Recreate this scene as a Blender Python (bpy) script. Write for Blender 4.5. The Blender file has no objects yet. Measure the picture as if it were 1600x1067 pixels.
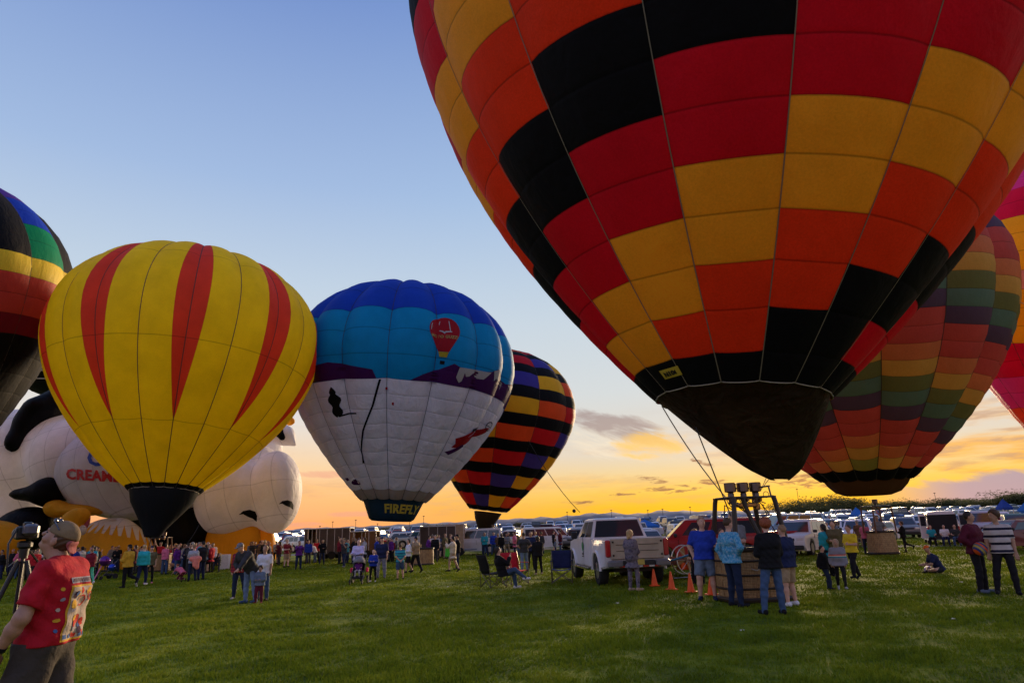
import bpy, bmesh, math, random
import numpy as np
from mathutils import Vector, Matrix
R_ = math.radians
scene = bpy.context.scene
COL = scene.collection
rnd = random.Random(7)

# ---------------------------------------------------------------- camera
FPX, CX, CY = 1067.0, 800.0, 533.5
ROLL = math.atan(.036)
PITCH = math.atan((832.5-533.5)*math.cos(ROLL)/FPX)
CAMP = np.array([0, 0, 1.65])
_F = np.array([0, math.cos(PITCH), math.sin(PITCH)]); _U0 = np.array([0, -math.sin(PITCH), math.cos(PITCH)]); _R0 = np.array([1., 0, 0])
_R = _R0*math.cos(ROLL)-_U0*math.sin(ROLL); _U = _U0*math.cos(ROLL)+_R0*math.sin(ROLL)
def ray(px, py): return _F*FPX+_R*(px-CX)-_U*(py-CY)
def ground(px, py, z=0.):                      # point of the ground seen at a pixel of the photograph
    d = ray(px, py); return CAMP+d*((z-CAMP[2])/d[2])
def at(px, py, Y):                             # point at depth Y seen at a pixel
    d = ray(px, py); return CAMP+d*(Y/d[1])
cam = bpy.data.cameras.new('camera'); camo = bpy.data.objects.new('camera', cam); COL.objects.link(camo)
cam.sensor_width = 36; cam.lens = 36*FPX/1600; cam.clip_start = .1; cam.clip_end = 30000
camo.matrix_world = Matrix(((_R[0], _U[0], -_F[0], 0), (_R[1], _U[1], -_F[1], 0), (_R[2], _U[2], -_F[2], 1.65), (0, 0, 0, 1)))
scene.camera = camo

# ---------------------------------------------------------------- world: dusk sky
SUN_AZ, SUN_EL = R_(23.0), R_(2.0)            # measured from +Y towards +X
world = bpy.data.worlds.new('World'); scene.world = world; world.use_nodes = True
class NT:
    def __init__(s, nt): s.nt = nt; nt.nodes.clear()
    def n(s, t, **k):
        nd = s.nt.nodes.new(t)
        for a, v in k.items():
            if a == 'ins':
                for i, x in v.items(): s.put(nd, i, x)
            else: setattr(nd, a, v)
        return nd
    def put(s, nd, i, x):
        if isinstance(x, bpy.types.NodeSocket): s.nt.links.new(x, nd.inputs[i])
        else:
            if isinstance(x, (tuple, list)) and len(x) == 3 and nd.inputs[i].type == 'RGBA': x = (*x, 1)
            nd.inputs[i].default_value = x
    def m(s, op, a, b=0., c=None, clamp=False):
        nd = s.n('ShaderNodeMath', operation=op, use_clamp=clamp); s.put(nd, 0, a); s.put(nd, 1, b)
        if c is not None: s.put(nd, 2, c)
        return nd.outputs[0]
    def mix(s, f, a, b, bt='MIX'):
        nd = s.n('ShaderNodeMix', data_type='RGBA', blend_type=bt); s.put(nd, 0, f); s.put(nd, 6, a); s.put(nd, 7, b); return nd.outputs[2]
    def ramp(s, f, stops, interp='LINEAR'):
        nd = s.n('ShaderNodeValToRGB'); cr = nd.color_ramp; cr.interpolation = interp
        while len(cr.elements) < len(stops): cr.elements.new(.5)
        for e, (p, c) in zip(cr.elements, stops):
            e.position = p; e.color = (*c, 1) if not isinstance(c, (int, float)) else (c, c, c, 1)
        s.put(nd, 0, f); return nd.outputs[0]
    def noise(s, vec, scale, detail=4, rough=.55, dist=0., out=0):
        nd = s.n('ShaderNodeTexNoise', ins={'Scale': scale, 'Detail': detail, 'Roughness': rough, 'Distortion': dist}); s.put(nd, 'Vector', vec); return nd.outputs[out]
    def maprange(s, v, a, b, c=0., d=1., interp='SMOOTHSTEP'):
        nd = s.n('ShaderNodeMapRange', interpolation_type=interp); 
        for i, x in enumerate((v, a, b, c, d)): s.put(nd, i, x)
        return nd.outputs[0]
def lin(r, g, b):
    return tuple((c/255/12.92 if c/255 <= .04045 else ((c/255+.055)/1.055)**2.4) for c in (r, g, b))
def build_world():
    t = NT(world.node_tree)
    tc = t.n('ShaderNodeTexCoord').outputs['Generated']
    sp = t.n('ShaderNodeSeparateXYZ', ins={0: tc}); x, y, z = sp.outputs
    el = t.m('MULTIPLY', t.m('ARCSINE', z), 180/math.pi)           # degrees
    az = t.m('MULTIPLY', t.m('ARCTAN2', x, y), 180/math.pi)
    def E(d): return max(0, d+2)/92
    f = t.m('DIVIDE', t.m('ADD', el, 2.), 92., clamp=True)
    sunny = t.ramp(f, [(0, lin(240, 160, 10)), (E(.5), lin(242, 172, 12)), (E(1.7), lin(240, 184, 36)), (E(2.9), lin(238, 196, 92)), (E(4.3), lin(230, 203, 150)), (E(6.), lin(216, 206, 190)),
        (E(11), lin(203, 209, 211)), (E(17), lin(192, 205, 216)), (E(27), lin(160, 186, 218)), (E(42), lin(116, 146, 202)), (E(90), lin(92, 124, 190))])
    away = t.ramp(f, [(0, lin(236, 140, 110)), (E(.8), lin(250, 165, 112)), (E(3), lin(250, 184, 122)), (E(5.5), lin(243, 205, 158)), (E(9), lin(222, 214, 206)),
        (E(14), lin(203, 210, 217)), (E(20), lin(186, 202, 219)), (E(28), lin(156, 180, 216)), (E(42), lin(114, 142, 198)), (E(90), lin(92, 124, 190))])
    behind = t.ramp(f, [(0, lin(170, 150, 170)), (E(5), lin(205, 175, 185)), (E(12), lin(195, 185, 210)), (E(30), lin(150, 168, 215)), (E(90), lin(92, 124, 190))])
    daz = t.m('ABSOLUTE', t.m('SUBTRACT', az, math.degrees(SUN_AZ)))
    daz = t.m('MINIMUM', daz, t.m('SUBTRACT', 360., daz))
    sky = t.mix(t.maprange(daz, 12., 44.), sunny, away)
    sky = t.mix(t.maprange(daz, 70., 150.), sky, behind)
    # glow of the sun just set
    glow = t.m('MULTIPLY', t.maprange(daz, 26., 0.), t.maprange(el, 5., 0.))
    sky = t.mix(t.m('MULTIPLY', glow, .12), sky, (1.5, .85, .15))
    # clouds: noise in an azimuth / elevation sheet, stretched sideways
    cv = t.n('ShaderNodeCombineXYZ', ins={0: t.m('MULTIPLY', az, .055), 1: t.m('MULTIPLY', el, .34), 2: 3.1}).outputs[0]
    tilt = t.n('ShaderNodeVectorRotate', rotation_type='Z_AXIS', ins={0: cv, 3: R_(9)}).outputs[0]
    n1 = t.noise(tilt, 1.35, 7, .6, .25); n2 = t.noise(tilt, 4.2, 6, .62, .3)
    nn = t.m('ADD', t.m('MULTIPLY', n1, .72), t.m('MULTIPLY', n2, .28))
    band = t.m('MULTIPLY', t.maprange(el, .3, 1.6), t.maprange(el, 10.5, 6.))
    right = t.maprange(az, 12., 33., .3, 1.)
    cm = t.m('MULTIPLY', t.m('MULTIPLY', t.maprange(nn, .47, .6), band), right)
    ccol = t.ramp(t.m('DIVIDE', el, 12., clamp=True), [(0, lin(252, 160, 30)), (.3, lin(246, 174, 60)), (.55, lin(238, 180, 100)), (.8, lin(206, 190, 180))])
    ccol = t.mix(t.m('MULTIPLY', t.maprange(n2, .45, .62), .75), ccol, lin(176, 140, 122))
    sky = t.mix(t.m('MULTIPLY', cm, .85), sky, ccol)
    # the larger cloud left of the big balloon: lit yellow below, grey above
    def blob(a0, e0, sa, se, sl=0.):
        dx = t.m('SUBTRACT', az, a0); dy = t.m('SUBTRACT', el, e0)
        dy = t.m('ADD', dy, t.m('MULTIPLY', dx, sl))
        q = t.m('ADD', t.m('POWER', t.m('DIVIDE', dx, sa), 2.), t.m('POWER', t.m('DIVIDE', dy, se), 2.))
        return t.maprange(q, 1., 0.)
    c2 = t.n('ShaderNodeCombineXYZ', ins={0: t.m('MULTIPLY', az, .3), 1: t.m('MULTIPLY', t.m('ADD', el, t.m('MULTIPLY', az, .28)), 1.1), 2: 0.}).outputs[0]
    n3 = t.noise(c2, 1.0, 8, .62, .5)
    wob = t.m('MULTIPLY', t.m('SUBTRACT', n3, .5), 2.4)
    def soft(b, lo, hi): return t.m('MULTIPLY', t.maprange(t.m('ADD', b, wob), lo, hi), t.maprange(b, .0, .12))
    big = soft(blob(8.9, 7.0, 7.2, 2.6, .16), .45, 1.3)
    gry = soft(blob(8.4, 8.1, 6.2, 1.7, .27), .35, 1.1)
    gold = soft(blob(11., 6.5, 4.4, 1.7, .02), .3, 1.1)
    sky = t.mix(t.m('MULTIPLY', big, .8), sky, lin(238, 222, 196))
    sky = t.mix(t.m('MULTIPLY', gry, .9), sky, lin(162, 146, 144))
    sky = t.mix(t.m('MULTIPLY', gold, .8), sky, lin(246, 196, 98))
    # small dark flecks low over the glow, and long grey bank on the right
    n4 = t.noise(t.n('ShaderNodeCombineXYZ', ins={0: t.m('MULTIPLY', az, .9), 1: t.m('MULTIPLY', el, 4.2), 2: 7.}).outputs[0], 1., 7, .62, .6); dk = None
    for a0, e0, sa, se, sl in ((11.0, 3.75, 1.3, .2, .2), (11.9, 3.0, 2.1, .16, -.05), (13.2, 2.75, 1.5, .14, -.1), (15.6, 3.35, 1.7, .17, .04), (8.6, 2.7, 1.0, .1, 0.), (5.0, 2.2, 1.2, .12, .02),
                               (24.5, 2.9, 4.6, .42, .02), (22.6, 3.4, 2.3, .25, -.1), (26.8, 4.1, 2.2, .2, -.05), (15.2, 4.8, 1.1, .18, .4)):
        bb = blob(a0, e0, sa*1.4, se*1.7, sl); b = t.m('MULTIPLY', t.maprange(t.m('ADD', bb, t.m('MULTIPLY', t.m('SUBTRACT', n4, .5), 4.2)), .5, 1.25), t.maprange(bb, .0, .15)); dk = b if dk is None else t.m('MAXIMUM', dk, b)
    sky = t.mix(t.m('MULTIPLY', dk, .85), sky, lin(140, 98, 80))
    bank = t.m('MULTIPLY', t.maprange(az, 25.5, 33.), t.m('MULTIPLY', t.maprange(el, .2, .7), t.maprange(t.m('ADD', t.m('SUBTRACT', el, t.m('MULTIPLY', t.m('SUBTRACT', az, 30.), .07)), t.m('MULTIPLY', wob, .6)), 2.6, 2.1)))
    bank = t.m('MULTIPLY', bank, t.maprange(az, 70., 45.))
    sky = t.mix(t.m('MULTIPLY', bank, .9), sky, lin(158, 145, 168))
    # pink wisps on the left
    wi = None
    for a0, e0, sa, se, sl in ((-15.6, 5.0, 3.2, .45, .03), (-12.5, 1.9, 4.5, .35, .0), (-17., 1.2, 3., .3, 0.)):
        b = soft(blob(a0, e0, sa, se, sl), .5, 1.2); wi = b if wi is None else t.m('MAXIMUM', wi, b)
    sky = t.mix(t.m('MULTIPLY', wi, .6), sky, lin(232, 160, 135))
    # below the horizon: dull ground colour
    sky = t.mix(t.maprange(el, -.2, -1.5), sky, (.06, .06, .035))
    bg1 = t.n('ShaderNodeBackground', ins={0: sky, 1: SKY_GAIN})
    ns = t.n('ShaderNodeTexSky', sky_type='NISHITA', sun_disc=False, sun_elevation=SUN_EL, sun_rotation=SUN_AZ)
    bg2 = t.n('ShaderNodeBackground', ins={0: ns.outputs[0], 1: .05})
    add = t.n('ShaderNodeMixShader', ins={0: .1, 1: bg1.outputs[0], 2: bg2.outputs[0]})
    t.n('ShaderNodeOutputWorld', ins={0: add.outputs[0]})
SKY_GAIN = .92
build_world()
sun = bpy.data.lights.new('sun', 'SUN'); sun.energy = 4.5; sun.angle = R_(14); sun.color = (1, .72, .42)
suno = bpy.data.objects.new('sun', sun); COL.objects.link(suno)
_sd = Vector((math.sin(SUN_AZ)*math.cos(R_(8)), math.cos(SUN_AZ)*math.cos(R_(8)), math.sin(R_(8))))
suno.rotation_euler = _sd.to_track_quat('Z', 'Y').to_euler(); suno.location = (0, 0, 60)
vs = scene.view_settings; vs.view_transform = 'Standard'; vs.look = 'None'; vs.exposure = .4; vs.gamma = 1; vs.use_curve_mapping = False
scene.render.engine = 'CYCLES'; cy = scene.cycles
cy.use_denoising = True; cy.max_bounces = 7; cy.diffuse_bounces = 4; cy.glossy_bounces = 3; cy.transmission_bounces = 4; cy.transparent_max_bounces = 6
cy.use_adaptive_sampling = True; cy.adaptive_threshold = .02; cy.caustics_reflective = False; cy.caustics_refractive = False

# ---------------------------------------------------------------- helpers
def link(o, parent=None):
    COL.objects.link(o)
    if parent is not None: o.parent = parent
    return o
def tag(o, label=None, cat=None, group=None, kind=None):
    if label: o['label'] = label
    if cat: o['category'] = cat
    if group: o['group'] = group
    if kind: o['kind'] = kind
    return o
def empty(name, loc=(0, 0, 0), rz=0., label=None, cat=None, group=None):
    o = bpy.data.objects.new(name, None); o.location = loc; o.rotation_euler = (0, 0, rz); link(o); o.empty_display_size = .3
    return tag(o, label, cat, group)
def mesh(name, V, Fc, mats=None, mi=None, uv=None, smooth=True):
    me = bpy.data.meshes.new(name)
    if isinstance(V, np.ndarray): V = V.tolist()
    if isinstance(Fc, np.ndarray): Fc = Fc.tolist()
    me.from_pydata(V, [], Fc)
    for m_ in (mats if isinstance(mats, (list, tuple)) else [mats] if mats else []): me.materials.append(m_)
    if mi is not None: me.polygons.foreach_set('material_index', np.asarray(mi, dtype=np.int32))
    if smooth: me.polygons.foreach_set('use_smooth', [True]*len(me.polygons))
    if uv is not None:
        l = me.uv_layers.new(name='uv'); vi = np.zeros(len(me.loops), dtype=np.int32); me.loops.foreach_get('vertex_index', vi)
        l.data.foreach_set('uv', np.asarray(uv, dtype=np.float32)[vi].ravel())
    me.update(); return me
def obj(name, me, parent=None, loc=None, rot=None):
    o = bpy.data.objects.new(name, me); link(o, parent)
    if loc is not None: o.location = loc
    if rot is not None: o.rotation_euler = rot
    return o
class MB:                                      # collects simple shapes into one mesh
    def __init__(s): s.V = []; s.F = []; s.M = []
    def add(s, V, Fc, m=0):
        b = len(s.V); s.V += [tuple(map(float, v)) for v in V]; s.F += [tuple(int(i)+b for i in f) for f in Fc]; s.M += [m]*len(Fc); return s
    def box(s, c, d, m=0, rz=0., bev=0.):
        x, y, z = d[0]/2, d[1]/2, d[2]/2; ca, sa = math.cos(rz), math.sin(rz)
        if bev <= 0:
            P = [(a*x, b*y, e*z) for e in (-1, 1) for b in (-1, 1) for a in (-1, 1)]
            Q = [(0, 2, 3, 1), (4, 5, 7, 6), (0, 1, 5, 4), (2, 6, 7, 3), (0, 4, 6, 2), (1, 3, 7, 5)]
        else:
            P = []; Q = []
            for e, w in ((-z, -bev), (-z+bev, 0), (z-bev, 0), (z, -bev)):
                X, Y = x+w, y+w
                P += [(-X+bev, -Y, e), (X-bev, -Y, e), (X, -Y+bev, e), (X, Y-bev, e), (X-bev, Y, e), (-X+bev, Y, e), (-X, Y-bev, e), (-X, -Y+bev, e)]
            for k in range(3):
                for i in range(8): j = (i+1) % 8; Q.append((k*8+i, k*8+j, k*8+8+j, k*8+8+i))
            Q += [tuple(range(7, -1, -1)), tuple(range(24, 32))]
        return s.add([(c[0]+ca*p[0]-sa*p[1], c[1]+sa*p[0]+ca*p[1], c[2]+p[2]) for p in P], Q, m)
    def tube(s, pts, r, m=0, n=8, caps=True):
        pts = [Vector(p) for p in pts]; rs = r if isinstance(r, (list, tuple)) else [r]*len(pts); V = []; prev = None
        for i, p in enumerate(pts):
            d = (pts[min(i+1, len(pts)-1)]-pts[max(i-1, 0)]).normalized()
            if prev is None: a = d.orthogonal().normalized()
            else: a = (prev-d*prev.dot(d)).normalized()
            prev = a; b = d.cross(a)
            V += [p+(a*math.cos(2*math.pi*k/n)+b*math.sin(2*math.pi*k/n))*rs[i] for k in range(n)]
        Q = [(i*n+k, i*n+(k+1) % n, (i+1)*n+(k+1) % n, (i+1)*n+k) for i in range(len(pts)-1) for k in range(n)]
        if caps: Q += [tuple(range(n-1, -1, -1)), tuple(range((len(pts)-1)*n, len(pts)*n))]
        return s.add(V, Q, m)
    def lathe(s, prof, c=(0, 0, 0), m=0, n=16, axis='z', cap=True):
        V = []
        for r, h in prof:
            for k in range(n):
                a = 2*math.pi*k/n; q = (r*math.cos(a), r*math.sin(a), h)
                if axis == 'x': q = (q[2], q[0], q[1])
                if axis == 'y': q = (q[0], q[2], q[1])
                V.append((c[0]+q[0], c[1]+q[1], c[2]+q[2]))
        Q = [(i*n+k, i*n+(k+1) % n, (i+1)*n+(k+1) % n, (i+1)*n+k) for i in range(len(prof)-1) for k in range(n)]
        if cap: Q += [tuple(range(n-1, -1, -1)), tuple(range((len(prof)-1)*n, len(prof)*n))]
        return s.add(V, Q, m)
    def sphere(s, c, r, m=0, n=12, k=8):
        r = r if isinstance(r, (tuple, list)) else (r, r, r)
        V = [(c[0]+r[0]*math.sin(math.pi*i/k)*math.cos(2*math.pi*j/n), c[1]+r[1]*math.sin(math.pi*i/k)*math.sin(2*math.pi*j/n), c[2]-r[2]*math.cos(math.pi*i/k)) for i in range(k+1) for j in range(n)]
        return s.add(V, [(i*n+j, i*n+(j+1) % n, (i+1)*n+(j+1) % n, (i+1)*n+j) for i in range(k) for j in range(n)], m)
    def prism(s, poly, w0, w1, m=0, axis='x'):  # polygon of (a, b) extruded; axis x: a -> y, b -> z
        n = len(poly)
        def P(a, b, w): return (w, a, b) if axis == 'x' else (a, w, b) if axis == 'y' else (a, b, w)
        V = [P(a, b, w0) for a, b in poly]+[P(a, b, w1) for a, b in poly]
        return s.add(V, [tuple(range(n)), tuple(range(2*n-1, n-1, -1))]+[(i, i+n, (i+1) % n+n, (i+1) % n) for i in range(n)], m)
    def mesh(s, name, mats, smooth=False):
        me = mesh(name, s.V, s.F, mats, s.M, smooth=False)
        bm = bmesh.new(); bm.from_mesh(me); bmesh.ops.recalc_face_normals(bm, faces=bm.faces); bm.to_mesh(me); bm.free()
        if smooth:
            me.polygons.foreach_set('use_smooth', [True]*len(me.polygons)); me.set_sharp_from_angle(angle=R_(38))
        return me
    def build(s, name, mats, parent=None, smooth=True, loc=None, rot=None): return obj(name, s.mesh(name, mats, smooth), parent, loc, rot)
# ---------------------------------------------------------------- materials
MATS = {}
def pbr(key, col, rough=.7, metal=0., spec=.4, var=.12, vscale=6., bump=0., bscale=40., coat=0.):
    if key in MATS: return MATS[key]
    m = bpy.data.materials.new(key); m.use_nodes = True; t = NT(m.node_tree); MATS[key] = m
    tc = t.n('ShaderNodeTexCoord').outputs['Object']
    n = t.noise(tc, vscale, 4)
    c = t.mix(1., col, t.ramp(n, [(.25, 1-var), (.75, 1+var)]), 'MULTIPLY') if var else None
    b = t.n('ShaderNodeBsdfPrincipled', ins={'Base Color': c if c is not None else col, 'Roughness': rough, 'Metallic': metal, 'Specular IOR Level': spec, 'Coat Weight': coat})
    if bump:
        bp = t.n('ShaderNodeBump', ins={'Strength': bump, 'Distance': .02, 'Height': t.noise(tc, bscale, 3)}); t.put(b, 'Normal', bp.outputs[0])
    t.n('ShaderNodeOutputMaterial', ins={0: b.outputs[0]}); return m
def cloth(key, col): return pbr('cloth_'+key, col, .85, spec=.2, var=.22, vscale=9., bump=.5, bscale=26.)
def fabric(key, col, trans=.5, seam=.45, wrinkle=.14, sv=.035, grid=0., rough=.55):   # balloon nylon: lit from outside and glowing a little with the light coming through
    if key in MATS: return MATS[key]
    m = bpy.data.materials.new(key); m.use_nodes = True; t = NT(m.node_tree); MATS[key] = m
    tc = t.n('ShaderNodeTexCoord'); uv = t.n('ShaderNodeSeparateXYZ', ins={0: tc.outputs['UV']})
    eu = t.m('MINIMUM', uv.outputs[0], t.m('SUBTRACT', 1., uv.outputs[0])); ev = t.m('MINIMUM', uv.outputs[1], t.m('SUBTRACT', 1., uv.outputs[1]))
    e = t.maprange(ev, .0, sv, 1-seam, 1.); e2 = t.maprange(eu, 0., .018, 1-seam*.5, 1.)
    n = t.noise(tc.outputs['Object'], .6, 5, .6)
    v = t.m('MULTIPLY', t.m('MULTIPLY', e, e2), t.maprange(n, .3, .7, .88, 1.08, 'LINEAR'))
    if grid:
        xyz = t.n('ShaderNodeSeparateXYZ', ins={0: t.n('ShaderNodeMapping', ins={0: tc.outputs['Object'], 2: (.1, .2, .1)}).outputs[0]}).outputs
        for q_, g_, w_ in ((0, grid, .03), (2, grid*1.6, .02)):
            fr = t.m('FRACT', t.m('DIVIDE', xyz[q_], g_)); ed = t.m('MINIMUM', fr, t.m('SUBTRACT', 1., fr)); v = t.m('MULTIPLY', v, t.maprange(ed, 0., w_, .72, 1.))
    weave = t.noise(tc.outputs['Object'], 26., 2)
    v = t.m('MULTIPLY', v, t.maprange(weave, .3, .7, .93, 1.07, 'LINEAR'))
    c = t.mix(1., col, t.n('ShaderNodeCombineColor', ins={0: v, 1: v, 2: v}).outputs[0], 'MULTIPLY')
    mp = t.n('ShaderNodeMapping', ins={0: tc.outputs['Object'], 3: (1.6, 1.6, .55)}).outputs[0]
    h = t.m('ADD', t.noise(mp, 1.1, 4, .5, .6), t.m('MULTIPLY', t.noise(tc.outputs['Object'], 5., 3), .15))
    h = t.m('ADD', h, t.m('MULTIPLY', t.maprange(ev, 0., .09, 0., 1.), .12))
    bp = t.n('ShaderNodeBump', ins={'Strength': wrinkle, 'Distance': .35, 'Height': h}).outputs[0]
    b = t.n('ShaderNodeBsdfPrincipled', ins={'Base Color': c, 'Roughness': rough, 'Specular IOR Level': .1, 'Normal': bp})
    tr = t.n('ShaderNodeBsdfTranslucent', ins={0: c, 'Normal': bp})
    mx = t.n('ShaderNodeMixShader', ins={0: trans, 1: b.outputs[0], 2: tr.outputs[0]})
    t.n('ShaderNodeOutputMaterial', ins={0: mx.outputs[0]}); return m
# ================================================================ hot-air balloons
class Env:                                     # an envelope: axis, profile by arc length, point by (gore angle, arc)
    def __init__(s, mouth, R, tilt, hl, hu, r0, p, gores, bulge=.25, phase=.5, off=0.):
        s.M = np.array(mouth, float); s.R = R; s.N = gores; s.bulge = bulge
        ax = np.array([tilt[0], tilt[1], 1.]); s.ax = ax/np.linalg.norm(ax)
        mid = s.M+s.ax*R*hl; c = CAMP-mid; c = c-s.ax*(c@s.ax); s.F = c/np.linalg.norm(c); s.S = np.cross(s.ax, s.F)
        if s.S[0] < 0 and s.F[1] < 0: s.S = -s.S
        t = np.linspace(0, 1, 90); zl = t*hl; rl = r0+(1-r0)*(1-(1-t)**p)
        a = np.linspace(0, math.pi/2, 60)[1:]; zu = hl+hu*np.sin(a); ru = np.maximum(np.cos(a), 0)**.9
        s.z = np.r_[zl, zu]*R; s.r = np.r_[rl, ru]*R; s.r[-1] = .02*R
        d = np.hypot(np.diff(s.z), np.diff(s.r)); s.s = np.r_[0, np.cumsum(d)]; s.L = s.s[-1]; s.d = 2*math.pi/gores; s.ph = phase*s.d+off
    def pt(s, g, u, a, lift=0.):               # g gore index, u 0..1 across, a arc length
        u = np.asarray(u, float); a = np.asarray(a, float)
        z = np.interp(a, s.s, s.z); r = np.interp(a, s.s, s.r)
        ph = (g+u)*s.d-s.ph
        w = r*s.d; cf = (u-np.floor(u)); b = s.bulge*w*(4*cf*(1-cf))**.8*.5
        rr = r-(r*(1-np.cos(s.d/2)))*0+b
        dr = np.interp(a+.05, s.s, s.r)-np.interp(a-.05, s.s, s.r); dz = np.interp(a+.05, s.s, s.z)-np.interp(a-.05, s.s, s.z); q = np.hypot(dr, dz)+1e-9
        nr = dz/q; nz = -dr/q
        R2 = r+(b+lift)*nr; z = z+(b+lift)*nz
        return s.M+z[..., None]*s.ax+R2[..., None]*(np.cos(ph)[..., None]*s.F+np.sin(ph)[..., None]*s.S)
    def gore_of(s, ph): return int(math.floor((ph+s.ph)/s.d))
    def grid(s, g, u0, u1, a0, a1, nu, nv, puff=0.):
        A, Uu = [], []
        for j in range(nv+1):
            v = j/nv; a = a0+(a1-a0)*v
            lo = u0(a) if callable(u0) else u0; hi = u1(a) if callable(u1) else u1
            Uu.append(np.linspace(lo, hi, nu+1)); A.append(np.full(nu+1, a))
        Uu = np.array(Uu); A = np.array(A); lift = puff*np.sin(np.pi*np.linspace(0, 1, nv+1))[:, None]*np.ones(nu+1)[None]
        P = s.pt(g, np.clip(Uu, u0 if not callable(u0) else -9, 9), A, lift)
        idx = np.arange((nv+1)*(nu+1)).reshape(nv+1, nu+1)
        Fc = np.stack([idx[:-1, :-1], idx[:-1, 1:], idx[1:, 1:], idx[1:, :-1]], -1).reshape(-1, 4)
        uv = np.stack(np.meshgrid(np.linspace(0, 1, nu+1), np.linspace(0, 1, nv+1)), -1).reshape(-1, 2)
        return P.reshape(-1, 3), Fc, uv
    def visible(s, g, u, a):
        P = s.pt(g, np.array(u), np.array(a)); P2 = s.pt(g, np.array(u), np.array(a+.2)); P3 = s.pt(g, np.array(u+.1), np.array(a))
        n = np.cross(P3-P, P2-P); c = s.M+s.ax*s.R*1.2
        if n@(P-c) < 0: n = -n
        return n@(CAMP-P) > -.12*np.linalg.norm(n)*np.linalg.norm(CAMP-P)
def envelope(root, E, panels, puff=0., nu=6, nv=3, name='panel'):
    # panels: list of (g, u0, u1, a0, a1, material); front ones are parts of their own, the rest one far side
    V = []; Fc = []; UV = []; MI = []; mats = []; n = 0
    for g, u0, u1, a0, a1, m in panels:
        um = .5*((u0(a0*.5+a1*.5) if callable(u0) else u0)+(u1(a0*.5+a1*.5) if callable(u1) else u1))
        P, q, uv = E.grid(g, u0, u1, a0, a1, nu, nv, puff)
        if (E.visible(g, um, a0) or E.visible(g, um, a1)) and n < 295:
            o = obj(name, mesh(name, P-E.M, q, m, uv=uv), root); n += 1
        else:
            b = len(V) and sum(len(x) for x in V); V.append(P-E.M); Fc.append(q+(b or 0)); UV.append(uv)
            if m not in mats: mats.append(m)
            MI += [mats.index(m)]*len(q)
    if V:
        o = obj('far_side', mesh('far_side', np.concatenate(V), np.concatenate(Fc), mats, MI, np.concatenate(UV)), root); o['kind'] = 'stuff'
def tapes(root, E, m, w=.035, a0=0., a1=None, lift=.02, every=1, name='load_tape'):
    a1 = a1 or E.L*.97; A = np.linspace(a0, a1, 40)
    for g in range(0, E.N, every):
        if not E.visible(g, 0., E.L*.4): continue
        r = np.maximum(np.interp(A, E.s, E.r), .3); du = w/(r*E.d)
        P = np.stack([E.pt(g, -du/2, A, lift), E.pt(g, du/2, A, lift)], 1).reshape(-1, 3)
        i = np.arange(39)*2; obj(name, mesh(name, P-E.M, np.stack([i, i+1, i+3, i+2], 1), m), root)
def ring(root, E, a, rad, m, name='rim_rope', n=64):
    ph = np.arange(n+1)/n*E.N; P = np.array([E.pt(int(x), x-int(x), a) for x in ph])
    MB().tube((P-E.M).tolist(), rad, n=6).build(name, m, root)
def decal(root, E, curves, name, m, fn, lift=.05, maxe=.5):
    # curves: list of 2-D polygons (metres in a flat sheet); fn(x, y) -> (gore float, arc)
    cu = bpy.data.curves.new(name, 'CURVE'); cu.dimensions = '2D'; cu.fill_mode = 'BOTH'
    for poly in curves:
        sp = cu.splines.new('POLY'); sp.points.add(len(poly)-1); sp.use_cyclic_u = True
        for p, (x, y) in zip(sp.points, poly): p.co = (x, y, 0, 1)
    return _lay(root, E, cu, name, m, fn, lift, maxe)
def textdecal(root, E, txt, size, name, m, fn, lift=.05, maxe=.3, bold=0., space=1.):
    cu = bpy.data.curves.new(name, 'FONT'); cu.body = txt; cu.size = size; cu.align_x = 'CENTER'; cu.align_y = 'CENTER'; cu.resolution_u = 2; cu.offset = bold; cu.space_character = space
    return _lay(root, E, cu, name, m, fn, lift, maxe)
def curve_mesh(cu):
    o = bpy.data.objects.new('tmp', cu); COL.objects.link(o); dg = bpy.context.evaluated_depsgraph_get(); me = bpy.data.meshes.new_from_object(o.evaluated_get(dg)); bpy.data.objects.remove(o); bpy.data.curves.remove(cu)
    return me
def _lay(root, E, cu, name, m, fn, lift, maxe):
    me = curve_mesh(cu); bm = bmesh.new(); bm.from_mesh(me); bmesh.ops.triangulate(bm, faces=bm.faces)
    for _ in range(5):
        es = [e for e in bm.edges if e.calc_length() > maxe]
        if not es: break
        bmesh.ops.subdivide_edges(bm, edges=es, cuts=1); bmesh.ops.triangulate(bm, faces=[f for f in bm.faces if len(f.verts) > 3])
    for v in bm.verts:
        g, a = fn(v.co.x, v.co.y); v.co = Vector((E.pt(math.floor(g), np.array(g-math.floor(g)), np.array(a), lift)-E.M).tolist())
    me.materials.clear(); me.materials.append(m); bm.to_mesh(me); bm.free(); me.polygons.foreach_set('use_smooth', [True]*len(me.polygons))
    return obj(name, me, root)
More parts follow.
